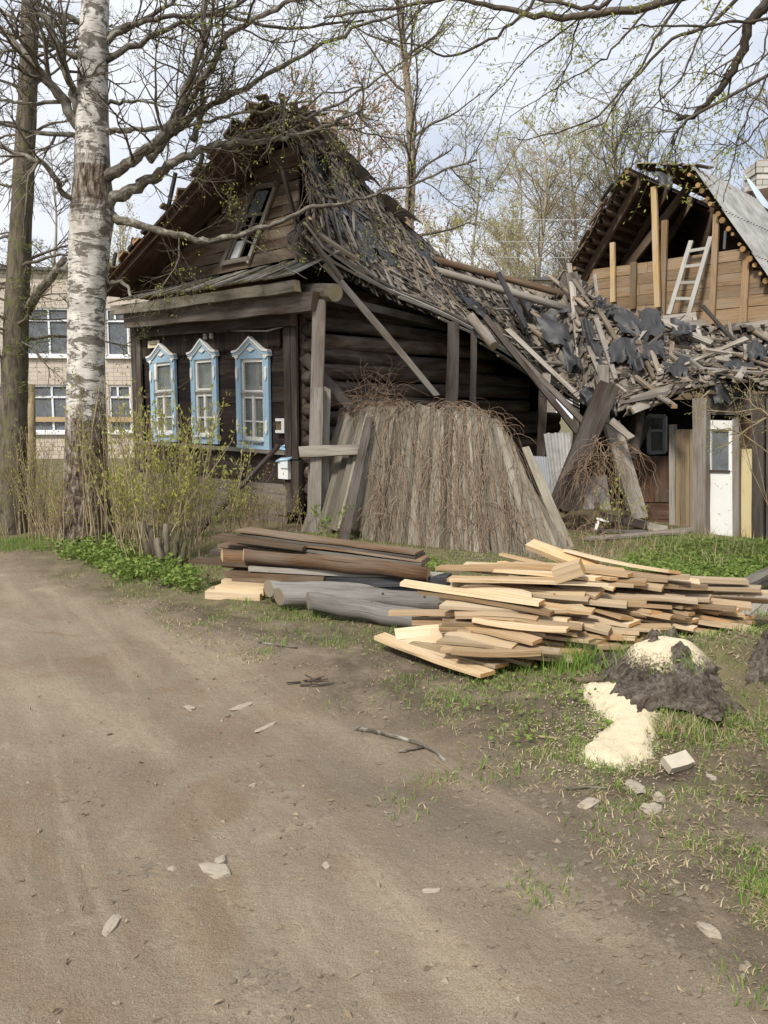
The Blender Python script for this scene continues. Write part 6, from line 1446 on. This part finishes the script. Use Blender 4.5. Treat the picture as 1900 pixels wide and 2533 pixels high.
for (p, d) in tips:
    if rt_.random() < .35:
        for _ in range(5): leafcard(lf_, p+V((rt_.gauss(0, .05), rt_.gauss(0, .05), rt_.gauss(0, .04))), d+V((rt_.gauss(0, .8), rt_.gauss(0, .8), rt_.gauss(0, .8)))*.1, rt_.uniform(.04, .08), .012, rt_)
for (u, v) in ((60, 455), (20, 440), (75, 610), (45, 700), (30, 860), (60, 960), (50, 270)):
    for _ in range(60):
        p = at(u+rt_.gauss(0, 22), v+rt_.gauss(0, 12), CY-.3+rt_.gauss(0, .15)); leafcard(lf_, p, V((rt_.gauss(0, 1), rt_.gauss(0, .6), rt_.gauss(-.2, .4))), rt_.uniform(.05, .10), .012, rt_)
lf_.build('needles', 'leaf_conifer', con)['kind'] = 'stuff'
m = MB(); p = gp(78, 1292); m.tube([p, at(77, 1180, p.y), at(76, 1060, p.y), at(75, 950, p.y)], [.085, .08, .08, .075], 10, rj=.04); tag(m.build('wooden_post', 'pale_stem'), 'brown wooden post between conifer and birch', 'post')
# ------------------------------------------------------------------ willow: trunk outside the frame on the right, branches reaching in
wb = V((4.9, 5.6, 0)); wil = thing('willow_tree', 'willow branches with young yellow-green leaves hanging in from the right', 'tree', wb)
crown = V((4.7, 5.7, 4.6)); m = MB(); m.tube([wb+V((0, 0, -.1)), wb+V((.03, 0, .8)), wb+V((-.05, .05, 2.2)), wb+V((-.1, .1, 3.6)), crown, crown+V((.1, .2, 2.5))], [.30, .23, .20, .17, .14, .06], 14, rj=.05); m.build('trunk', 'willow_bark', wil)
WBR = [([(1930, -30), (1885, 20), (1850, 60), (1842, 120), (1812, 175), (1770, 235), (1715, 285), (1672, 297)], .050, .016, 6.2), ([(1705, 290), (1680, 315), (1660, 355)], .014, .008, 6.2), ([(2000, -160), (1800, -40), (1600, 20), (1480, 35), (1390, 44), (1300, 35), (1200, 10), (1110, -5), (1000, 15), (880, 35), (800, 45)], .040, .007, 6.6),
       ([(1560, -40), (1480, 20), (1400, 10), (1300, -10)], .022, .010, 6.3), ([(1880, -60), (1760, 60), (1660, 100), (1560, 200), (1480, 290), (1380, 330), (1280, 345)], .018, .004, 6.4), ([(1720, -40), (1640, 60), (1600, 140), (1540, 230), (1500, 300), (1430, 330)], .015, .004, 6.6), ([(1990, 30), (1850, 55), (1740, 62), (1640, 62), (1540, 70)], .014, .005, 6.0),
       ([(1330, -20), (1310, 20), (1230, 90), (1150, 130), (1100, 140), (1030, 110), (960, 98)], .016, .006, 6.8), ([(1640, -20), (1560, 70), (1500, 140), (1440, 180), (1350, 230), (1260, 290)], .012, .003, 6.9), ([(1950, 120), (1900, 190), (1860, 260), (1830, 330), (1810, 420), (1790, 500)], .010, .003, 5.8), ([(1960, 60), (1880, 150), (1800, 190), (1740, 180), (1680, 175)], .009, .003, 6.3),
       ([(1800, -30), (1720, 110), (1680, 200), (1600, 280), (1540, 330), (1510, 400)], .010, .003, 6.5), ([(1500, -20), (1400, 70), (1330, 120), (1260, 190), (1200, 260)], .011, .003, 7.0), ([(1960, 250), (1880, 300), (1850, 350), (1800, 360), (1760, 400)], .009, .003, 6.0), ([(1450, 20), (1420, 80), (1410, 150), (1380, 220), (1350, 300)], .009, .003, 6.8), ([(1900, 60), (1890, 130), (1850, 200), (1840, 260), (1815, 300)], .008, .003, 5.9), ([(1640, 150), (1630, 220), (1640, 280), (1630, 360)], .007, .003, 6.4)]
tw = MB(); tips = []
for i, (pp, r0, r1, y) in enumerate(WBR):
    ptl = [at(u, v, y+.05*k_) for k_, (u, v) in enumerate(pp)]
    if pp[0][0] > 1700 or pp[0][1] < -15: ptl = [crown.lerp(ptl[0], .5)+V((0, 0, .25)), *ptl] if pp[0][0] > 1690 or r0 > .03 else [ptl[0]+V((.5, .1, .5)), *ptl]
    fine = []
    for a_, b_ in zip(ptl, ptl[1:]):
        for q in range(4): fine.append(a_.lerp(b_, q/4)+V((rt_.gauss(0, .006), rt_.gauss(0, .01), rt_.gauss(0, .006))))
    fine.append(ptl[-1]); L_ = len(fine); m = MB(); m.tube(fine, [lerp(r0, r1, k_/(L_-1)) for k_ in range(L_)], 7, rj=.04, rg=rt_); m.build('limb', 'willow_bark', wil)
    twiggy(tw, fine, max(.0035, r1*.8), rt_, 8 if i != 2 else 20, .5, 2, .75, -.035, 5, .13, 3, .25, tips, .002)
for k_ in range(34):              # hanging shoots seen against the sky
    p = at(rt_.uniform(930, 1900), rt_.uniform(-40, 330), rt_.uniform(5.8, 7.2)); u, v = proj(p)
    if v > 120 and u < 1150: continue
    q = grow(tw, p, V((-.55, .1, -.65)), rt_.uniform(.4, .95), .004, rt_, 6, .10, -.03, 3); tips += [(q[j], q[j]-q[j-1]) for j in range(2, 7)]
tw.build('twigs', 'willow_bark', wil)['kind'] = 'stuff'
lf_ = MB()
for (p, d) in tips:
    u, v = proj(p)
    if rt_.random() < .75*(1.0 if 1000 < u < 1650 else .55):
        for _ in range(rt_.choice([2, 3, 4])): leafcard(lf_, p+V((rt_.gauss(0, .03), rt_.gauss(0, .03), rt_.gauss(0, .03))), d.normalized()*.6+V((rt_.gauss(0, .6), rt_.gauss(0, .6), rt_.gauss(.1, .5))), rt_.uniform(.026, .050), .012, rt_)
lf_.build('leaves', 'leaf_willow', wil)['kind'] = 'stuff'
# ------------------------------------------------------------------ trees behind the houses
def far_tree(label, u, vtop, y, r, limbs, spread, mat, tmat, leafmat=None, leafp=.3, seed=1, low=.35, vbase=None, lsize=.12, droop=0., upb=.45):
    rg = random.Random(seed); b0 = at(u, 1100, y); b0.z = 0; top = at(u+rg.uniform(-14, 14), vtop, y); Hh = top.z
    root = thing('bare_tree', label, 'tree', b0, 'bare trees behind the houses'); m = MB(); pts = []
    for i in range(13): f = i/12; pts.append(V((lerp(b0.x, top.x, f)+.012*Hh*math.sin(i*.8+seed), y+.01*Hh*math.sin(i*.6+seed*2), Hh*f)))
    m.tube(pts, [r*(1-.86*i/12) for i in range(13)], 8, rj=.04, rg=rg); m.build('trunk', mat, root)
    tw = MB(); tips = []
    for i in range(limbs):
        f = rg.uniform(low, .98); p, t = sample(pts, f); a = rg.uniform(0, 6.283); d = V((math.cos(a), math.sin(a)*.8, rg.uniform(upb, upb+.6))); l_ = spread*(1.15-.75*f)*rg.uniform(.6, 1.15)
        q = grow(tw, p, d, l_, r*.30*(1.1-.7*f), rg, 6, .12, .02-droop, 4); twiggy(tw, q, max(.014, r*.05), rg, 9, l_*.42, 2, .75, .0-droop, 4, .15, 3, .15, tips, .011, .15)
    tw.build('twigs', tmat, root)['kind'] = 'stuff'
    if leafmat:
        lf_ = MB()
        for (p, d) in tips:
            if rg.random() < leafp:
                for _ in range(2): leafcard(lf_, p+V((rg.gauss(0, .15), rg.gauss(0, .15), rg.gauss(0, .15))), V((rg.gauss(0, 1), rg.gauss(0, 1), rg.gauss(0, 1))), lsize*rg.uniform(.6, 1.3), lsize*.5, rg)
        lf_.build('leaves', leafmat, root)['kind'] = 'stuff'
far_tree('tall bare tree rising behind the shingle roof ridge', 1004, -420, 26, .24, 40, 3.6, 'far_bark', 'twig_bark', None, .1, 3, .35)
far_tree('small oak with rusty leaves just behind the roof ridge', 900, 190, 21, .12, 30, 3.0, 'far_bark', 'far_twig', 'leaf_brown', .34, 4, .45, lsize=.10)
far_tree('rusty leaved oak sapling behind the roof, left of the tall tree', 800, 230, 23, .10, 22, 2.6, 'far_bark', 'far_twig', 'leaf_brown', .26, 14, .45, lsize=.10)
far_tree('slim bare tree right of the tall tree behind the roof', 1175, 380, 38, .15, 46, 4.2, 'far_bark', 'far_twig', 'leaf_far', .22, 5, .3)
far_tree('broad pale birch behind the gap between the roofs', 1335, 325, 42, .22, 85, 6.4, 'far_bark', 'far_twig', 'leaf_far', .25, 6, .25)
far_tree('pale birch left of the open gable', 1420, 370, 44, .20, 74, 5.6, 'far_bark', 'far_twig', 'leaf_far', .25, 7, .25)
far_tree('tall forked tree right above the open gable', 1530, 240, 40, .22, 80, 5.8, 'far_bark', 'twig_bark', 'leaf_far', .08, 8, .25)
far_tree('bare tree behind the left slope of the open gable', 1610, 310, 46, .2, 46, 5.5, 'far_bark', 'twig_bark', None, .1, 9, .3)
far_tree('low pale tree over the end of the fallen roof', 1250, 560, 34, .12, 34, 3.6, 'far_bark', 'far_twig', 'leaf_far', .35, 10, .25)
far_tree('low pale shrubby tree behind the sagging ridge', 1110, 560, 32, .10, 30, 3.2, 'far_bark', 'far_twig', 'leaf_far', .35, 16, .25)
far_tree('bare tree above the brick chimney at the right edge', 1905, 130, 38, .2, 40, 5.0, 'far_bark', 'twig_bark', None, .1, 11, .3)
far_tree('faint bare tree right of the open gable', 1770, 330, 55, .2, 36, 5.5, 'far_bark', 'far_twig', None, .1, 17, .3)
far_tree('pale green tree behind the brick building by the birch', 300, 540, 46, .16, 44, 4.4, 'far_bark', 'far_twig', 'leaf_far', .55, 12, .3)
far_tree('pale birch just left of the broad one behind the roofs', 1290, 430, 50, .18, 46, 5.5, 'far_bark', 'far_twig', 'leaf_far', .25, 18, .25)
far_tree('thin bare tree between the two forked trees behind the roofs', 1470, 330, 52, .18, 44, 5.5, 'far_bark', 'far_twig', 'leaf_far', .12, 19, .25)
far_tree('bare tree behind the brick building at the left edge', 120, 330, 48, .18, 36, 5.0, 'far_bark', 'twig_bark', None, .1, 20, .3)
# overhead wires
for i, (v0_, v1_) in enumerate(((772, 812), (838, 862), (876, 902))):
    m = MB(); a_ = at(900, v0_-272, 30); b_ = at(1560, v1_-272, 27); m.tube([a_.lerp(b_, k_/12)-UP*(.25*4*(k_/12)*(1-k_/12)) for k_ in range(13)], [.009]*13, 4); tag(m.build('overhead_wire', 'conduit'), ('upper of three pale wires behind the roofs', 'middle of three pale wires behind the roofs', 'lowest of three pale wires behind the roofs')[i], 'wire')
# ------------------------------------------------------------------ shrubs in front of the house
def shrub(name, label, spots, seed, hgt, mat, leafmat, leafn, lsize, r=.006, spread=.35, twn=6, group=None):
    rg = random.Random(seed); root = thing(name, label, 'shrub', gp(*spots[0][:2]), group); tw = MB(); lf_ = MB(); tips = []
    for (u, v, n_, h_) in spots:
        c = gp(u, v)
        for i in range(n_):
            p = c+V((rg.gauss(0, .17), rg.gauss(0, .12), -.02)); p.z = gz(p.x, p.y)-.02; a = rg.uniform(0, 6.283); d = V((math.cos(a)*spread*rg.random(), math.sin(a)*spread*rg.random(), 1)); l_ = h_*rg.uniform(.5, 1.1)
            q = grow(tw, p, d, l_, r*rg.uniform(.7, 1.6), rg, 7, .07, .01, 4); tips += [(q[-1], q[-1]-q[-2]), (q[-2], q[-1]-q[-2])]; twiggy(tw, q, r*.45, rg, twn, l_*.3, 1, .6, .02, 4, .12, 3, .3, tips, .002, .3)
    tw.build('stems', mat, root)['kind'] = 'stuff'
    for (p, d) in tips:
        for _ in range(leafn):
            if rg.random() < .7: leafcard(lf_, p+V((rg.gauss(0, .025), rg.gauss(0, .025), rg.gauss(0, .03))), d.normalized()*.6+V((rg.gauss(0, .6), rg.gauss(0, .6), rg.gauss(.35, .5))), lsize*rg.uniform(.6, 1.3), lsize*.42, rg)
    if lf_.v: lf_.build('leaves', leafmat, root)['kind'] = 'stuff'
    return root
shrub('lilac_shrub', 'budding shrub before the blue windows with pale green leaves', [(400, 1395, 22, 1.75), (440, 1390, 22, 2.05), (500, 1365, 14, 1.5), (545, 1350, 10, 1.2), (340, 1375, 14, 1.5)], 51, 1.8, 'pale_stem', 'leaf_shrub', 3, .060, .008, .5, 7)
shrub('lilac_shrub', 'thin budding shrub right of the birch trunk', [(285, 1350, 20, 2.1), (265, 1345, 10, 2.4), (320, 1352, 12, 1.6)], 52, 1.8, 'pale_stem', 'leaf_shrub', 2, .052, .008, .25, 6)
shrub('dry_thicket', 'dry straw-coloured thicket between conifer and birch', [(70, 1325, 22, 1.5), (110, 1330, 28, 1.5), (150, 1335, 24, 1.3), (40, 1318, 14, 1.3), (185, 1345, 14, 1.0)], 53, 1.4, 'pale_stem', 'leaf_shrub', 1, .04, .006, .35, 8)
shrub('dry_thicket', 'dry brush at the foot of the house wall by the leaning pole', [(560, 1330, 20, .9), (620, 1318, 22, .9), (680, 1312, 16, .8), (520, 1345, 12, .9), (720, 1318, 12, .7)], 54, .9, 'vine_stem', 'leaf_shrub', 1, .04, .005, .6, 6)
shrub('sapling', 'small green sapling growing between fence and plank stack', [(800, 1340, 5, .55)], 55, .5, 'pale_stem', 'leaf_herb', 4, .06, .004, .3, 4)
shrub('sapling', 'yellow-green seedling under the pale leaning beam', [(1500, 1330, 5, .9), (1540, 1318, 4, .6)], 56, .8, 'pale_stem', 'leaf_shrub', 3, .05, .004, .4, 5)
shrub('bare_bush', 'bare budding branches reaching in before the white door', [(1985, 1420, 7, 2.2)], 57, 2, 'pale_stem', 'leaf_willow', 1, .03, .007, .5, 8)
m = MB(); tips = []
bsh = thing('bare_bush', 'pale budding twig spreading across the shed door', 'shrub', gp(2030, 1400)); yb = gp(2030, 1400).y
for pp in ([(2030, 1400), (1990, 1180), (1940, 1060), (1880, 1010), (1820, 1020), (1750, 1015), (1725, 1005)], [(1960, 1090), (1900, 1030), (1850, 1060), (1800, 1100), (1770, 1110)], [(1985, 1150), (1910, 1040), (1860, 1000), (1840, 970)], [(1990, 1180), (1900, 1120), (1840, 1075), (1800, 1060), (1755, 1068)]):
    q = [at(u, v, yb-.2-.02*i) for i, (u, v) in enumerate(pp)]; m.tube(q, [.012*(1-.75*i/len(q)) for i in range(len(q))], 5, cap=False); twiggy(m, q, .004, rt_, 8, .35, 2, .8, .01, 4, .12, 3, .3, tips, .002)
m.build('stems', 'pale_stem', bsh); lf_ = MB()
for p, d in tips: leafcard(lf_, p, d, .022, .014, rt_)
lf_.build('buds', 'leaf_willow', bsh)['kind'] = 'stuff'
# cut stool of old stems
st_ = thing('cut_stool', 'cluster of thick cut-back stems at the shrub foot', 'stump', gp(405, 1400))
for (u0, v0_, u1, v1_, r_) in ((370, 1395, 352, 1290, .045), (385, 1400, 372, 1300, .04), (405, 1402, 412, 1295, .04), (425, 1400, 440, 1320, .035), (395, 1405, 390, 1330, .05), (440, 1402, 460, 1340, .03)):
    p = gp(u0, v0_); q = at(u1, v1_, p.y+.05); m = MB(); m.tube([p-UP*.03, p.lerp(q, .4)+V((.02, 0, 0)), p.lerp(q, .75), q], [r_*1.3, r_, r_*.95, r_*.9], 9, rj=.08); m.build('stem', 'spruce_bark', st_)
# ------------------------------------------------------------------ ground cover
rgc = random.Random(61); herb = MB(); grass = MB(); straw = MB(); litter = MB(); peb = MB()
HERB = [(120, 1355), (190, 1345), (300, 1345), (380, 1385), (450, 1400), (500, 1440), (480, 1468), (400, 1450), (300, 1440), (230, 1400), (140, 1380)]
def herb_at(p, n_, hh, sz):
    for _ in range(n_): leafcard(herb, p+V((rgc.gauss(0, .05), rgc.gauss(0, .05), rgc.uniform(.02, hh))), V((rgc.gauss(0, 1), rgc.gauss(0, 1), rgc.gauss(.25, .3))), sz*rgc.uniform(.6, 1.3), sz*.75, rgc)
c_ = 0
while c_ < 380:
    u = rgc.uniform(100, 520); v = rgc.uniform(1340, 1475)
    if inpoly(u, v, HERB): herb_at(gp(u, v), 8, .04+.16*rgc.random(), .058); c_ += 1
for i in range(900):             # green yard on the right
    u = rgc.uniform(1530, 1960); v = rgc.uniform(1345, 1450)
    if v < 1345+clamp((1640-u)/100)*60: continue
    herb_at(gp(u, v), 6, .10, .05)
for i in range(70): herb_at(gp(rgc.uniform(1150, 1760), rgc.uniform(1640, 1850)), 4, .05, .035)
for i in range(40): herb_at(gp(rgc.uniform(1030, 1080), rgc.uniform(1400, 1430)), 5, .12, .05)
tag(herb.build('ground_elder', 'leaf_herb'), 'fresh green ground cover under the birch and in the yard', 'plants', kind='stuff')
def dens(u, v):
    p = G(u, v); r = verge(p.x, p.y); g = sstep(.0, .28, r+.30*nz(p.x, p.y, 1.3, 7)+.25*nz(p.x, p.y, 4, 8)-.03); return p, r, g
cnt = 0; tries = 0
while cnt < 52000 and tries < 300000:
    tries += 1; u = rgc.uniform(-60, 1960); v = 1330+rgc.random()**1.5*1000
    p, r, g = dens(u, v)
    if rgc.random() > g*g*1.05: continue
    p.z = gz(p.x, p.y)-.005; s_ = clamp(p.y/7., .45, 1.3)
    patch = nz(p.x, p.y, 2.2, 5)
    if patch < -.2 and rgc.random() < .7: continue
    if rgc.random() < .42+.35*patch: blade(grass, p, rgc.uniform(.025, .075), rgc.uniform(.01, .05), .0022+.0012*s_, rgc)
    else: blade(straw, p, rgc.uniform(.008, .03), rgc.uniform(.03, .09), .0022+.0010*s_, rgc)
    cnt += 1
def tuft(u, v, n_, h_, sp=.05, mesh=None, ln=.6):
    c = gp(u, v)
    for _ in range(n_): p = c+V((rgc.gauss(0, sp), rgc.gauss(0, sp), -.005)); blade(mesh or grass, p, h_*rgc.uniform(.4, 1.1), h_*rgc.uniform(.1, ln), .003, rgc)
for i in range(420): tuft(rgc.uniform(1540, 1930), rgc.uniform(1335, 1455), 9, .12, .07)
for i in range(60): tuft(rgc.uniform(-20, 130), rgc.uniform(1335, 1365), 12, .12, .08)
for i in range(42): tuft(rgc.uniform(1230, 1720), rgc.uniform(1618, 1668), 12, .13, .05)
for (u, v) in ((1440, 1650), (1455, 1648), (1550, 1660), (1560, 1650), (1575, 1655), (1390, 1665), (1420, 1660), (1650, 1625)): tuft(u, v, 40, .22, .05)
for i in range(55): tuft(rgc.uniform(660, 990), rgc.uniform(1500, 1600), 10, .07, .07)
for i in range(32): tuft(rgc.uniform(960, 1300), rgc.uniform(1640, 1760), 10, .07, .07)
for (u, v) in ((1640, 1820), (1660, 1830), (1690, 1810), (1720, 1820), (1650, 1800), (1770, 1760), (1800, 1790), (1740, 1830), (1880, 1800), (1860, 1750), (1825, 1770)): tuft(u, v, 26, .14, .05, straw, 1.1); tuft(u, v, 14, .13, .05, grass, .9)
for (u, v) in ((1510, 1998), (1560, 2005), (1720, 1965), (1700, 1985), (1500, 1910), (1640, 2060), (1750, 2090), (1800, 2120), (1870, 2150), (1850, 1990), (1320, 2220), (1350, 2180), (1490, 2050), (1830, 2420), (1880, 2450), (1010, 1990), (1230, 1930), (1060, 1930), (1130, 1925)): tuft(u, v, 34, .05, .07); tuft(u, v, 26, .03, .08, straw, 2.0)
for i in range(90): tuft(rgc.uniform(1600, 1900), rgc.uniform(1320, 1420), 4, .3, .05, straw, .6)
for i in range(40): tuft(rgc.uniform(1440, 1600), rgc.uniform(1340, 1400), 8, .22, .08, straw, .9)
for i in range(420):             # matted dead grass along the worn edge
    u = rgc.uniform(150, 1930); v = edge_v(u)-rgc.uniform(-20, 330)*(.4+.6*(u > 700)); p = G(u, max(v, 1400))
    if v < 1420 or nz(p.x, p.y, 2.2, 5) < -.1: continue
    tuft(u, v, 16, .028, .07, straw, 2.4)
    if rgc.random() < .5: tuft(u, v, 10, .04, .06, grass, 1.2)
tag(grass.build('grass', 'grass_blade'), 'short spring grass growing in patches along the verge', 'grass', kind='stuff'); tag(straw.build('dry_grass', 'straw'), 'dry straw-coloured grass lying along the verge', 'grass', kind='stuff')
for i in range(17000):
    u = rgc.uniform(-50, 1950); v = 1340+rgc.random()**1.2*1230; p = G(u, v); r = verge(p.x, p.y)
    if rgc.random() > clamp(.10+r*1.8+.5*nz(p.x, p.y, 1.6, 3), .02, 1): continue
    p.z = gz(p.x, p.y)+.006; a = rgc.uniform(0, 6.283); leafcard(litter, p, V((math.cos(a), math.sin(a), rgc.gauss(0, .18))), rgc.uniform(.012, .045), rgc.uniform(.006, .02), rgc)
tag(litter.build('leaf_litter', 'litter_leaf'), 'dead leaves and bark crumbs scattered over the soil', 'litter', kind='stuff')
for i in range(1500):
    u = rgc.uniform(-50, 1950); v = 1350+rgc.random()**1.1*1200; p = G(u, v); p.z = gz(p.x, p.y); s_ = rgc.uniform(.002, .0065)*(2.2 if rgc.random() < .05 else 1)
    a = [p+V((rgc.uniform(-1, 1)*s_*1.4, rgc.uniform(-1, 1)*s_*1.4, 0)) for _ in range(2)]; i0 = len(peb.v); q = rgc.uniform(0, 6.28)
    peb.v.extend([tuple(p+V((math.cos(q+k_*2.09)*s_*1.5, math.sin(q+k_*2.09)*s_*1.5, -.002))) for k_ in range(3)]+[tuple(p+V((rgc.uniform(-.4, .4)*s_, rgc.uniform(-.4, .4)*s_, s_*.9)))])
    t = (rgc.random(), 0, 0)
    for f in ((0, 1, 3), (1, 2, 3), (2, 0, 3)): peb.face(tuple(i0+k_ for k_ in f), [(0, 0)]*3, t)
tag(peb.build('gravel', 'pebble'), 'fine gravel and crumbs of earth on the dirt lane', 'gravel', kind='stuff')

# clods of dried mud along the wheel tracks
clod = MB()
for (u0, v0_, u1, v1_, n_, sp) in ((110, 1985, 260, 1960, 26, .05), (240, 1900, 420, 1935, 14, .05), (620, 2390, 730, 2470, 60, .06), (1130, 2090, 1360, 2330, 80, .12), (1280, 2060, 1480, 2220, 50, .12), (600, 1950, 960, 2010, 60, .05), (330, 2150, 360, 2180, 14, .04), (1400, 2300, 1700, 2420, 60, .12), (1500, 2180, 1800, 2330, 60, .12), (1080, 1950, 1400, 1990, 50, .08), (700, 2050, 690, 2120, 20, .05)):
    for i in range(n_):
        f = rgc.random(); p = gp(lerp(u0, u1, f), lerp(v0_, v1_, f)); p = p+V((rgc.gauss(0, sp), rgc.gauss(0, sp), 0)); p.z = gz(p.x, p.y)-.004; s_ = rgc.uniform(.005, .016); n3 = 6; a0 = rgc.uniform(0, 6.28); i0 = len(clod.v)
        for hz, k2 in ((0, 1.3), (.5, 1.0)):
            for k_ in range(n3): a = a0+k_*6.283/n3; rr = s_*.8*k2*rgc.uniform(.6, 1.35); clod.v.append((p.x+math.cos(a)*rr*1.5, p.y+math.sin(a)*rr, p.z+hz*s_+rgc.uniform(0, .002)))
        clod.v.append((p.x, p.y, p.z+s_*.7)); t = (rgc.random(), 0, 0)
        for k_ in range(n3):
            k2 = (k_+1) % n3; clod.face((i0+k_, i0+k2, i0+n3+k2, i0+n3+k_), [(0, 0)]*4, t); clod.face((i0+n3+k_, i0+n3+k2, i0+2*n3), [(0, 0)]*3, t)
tag(clod.build('mud_clods', 'clod'), 'dried mud clods along the wheel tracks', 'mud', kind='stuff')
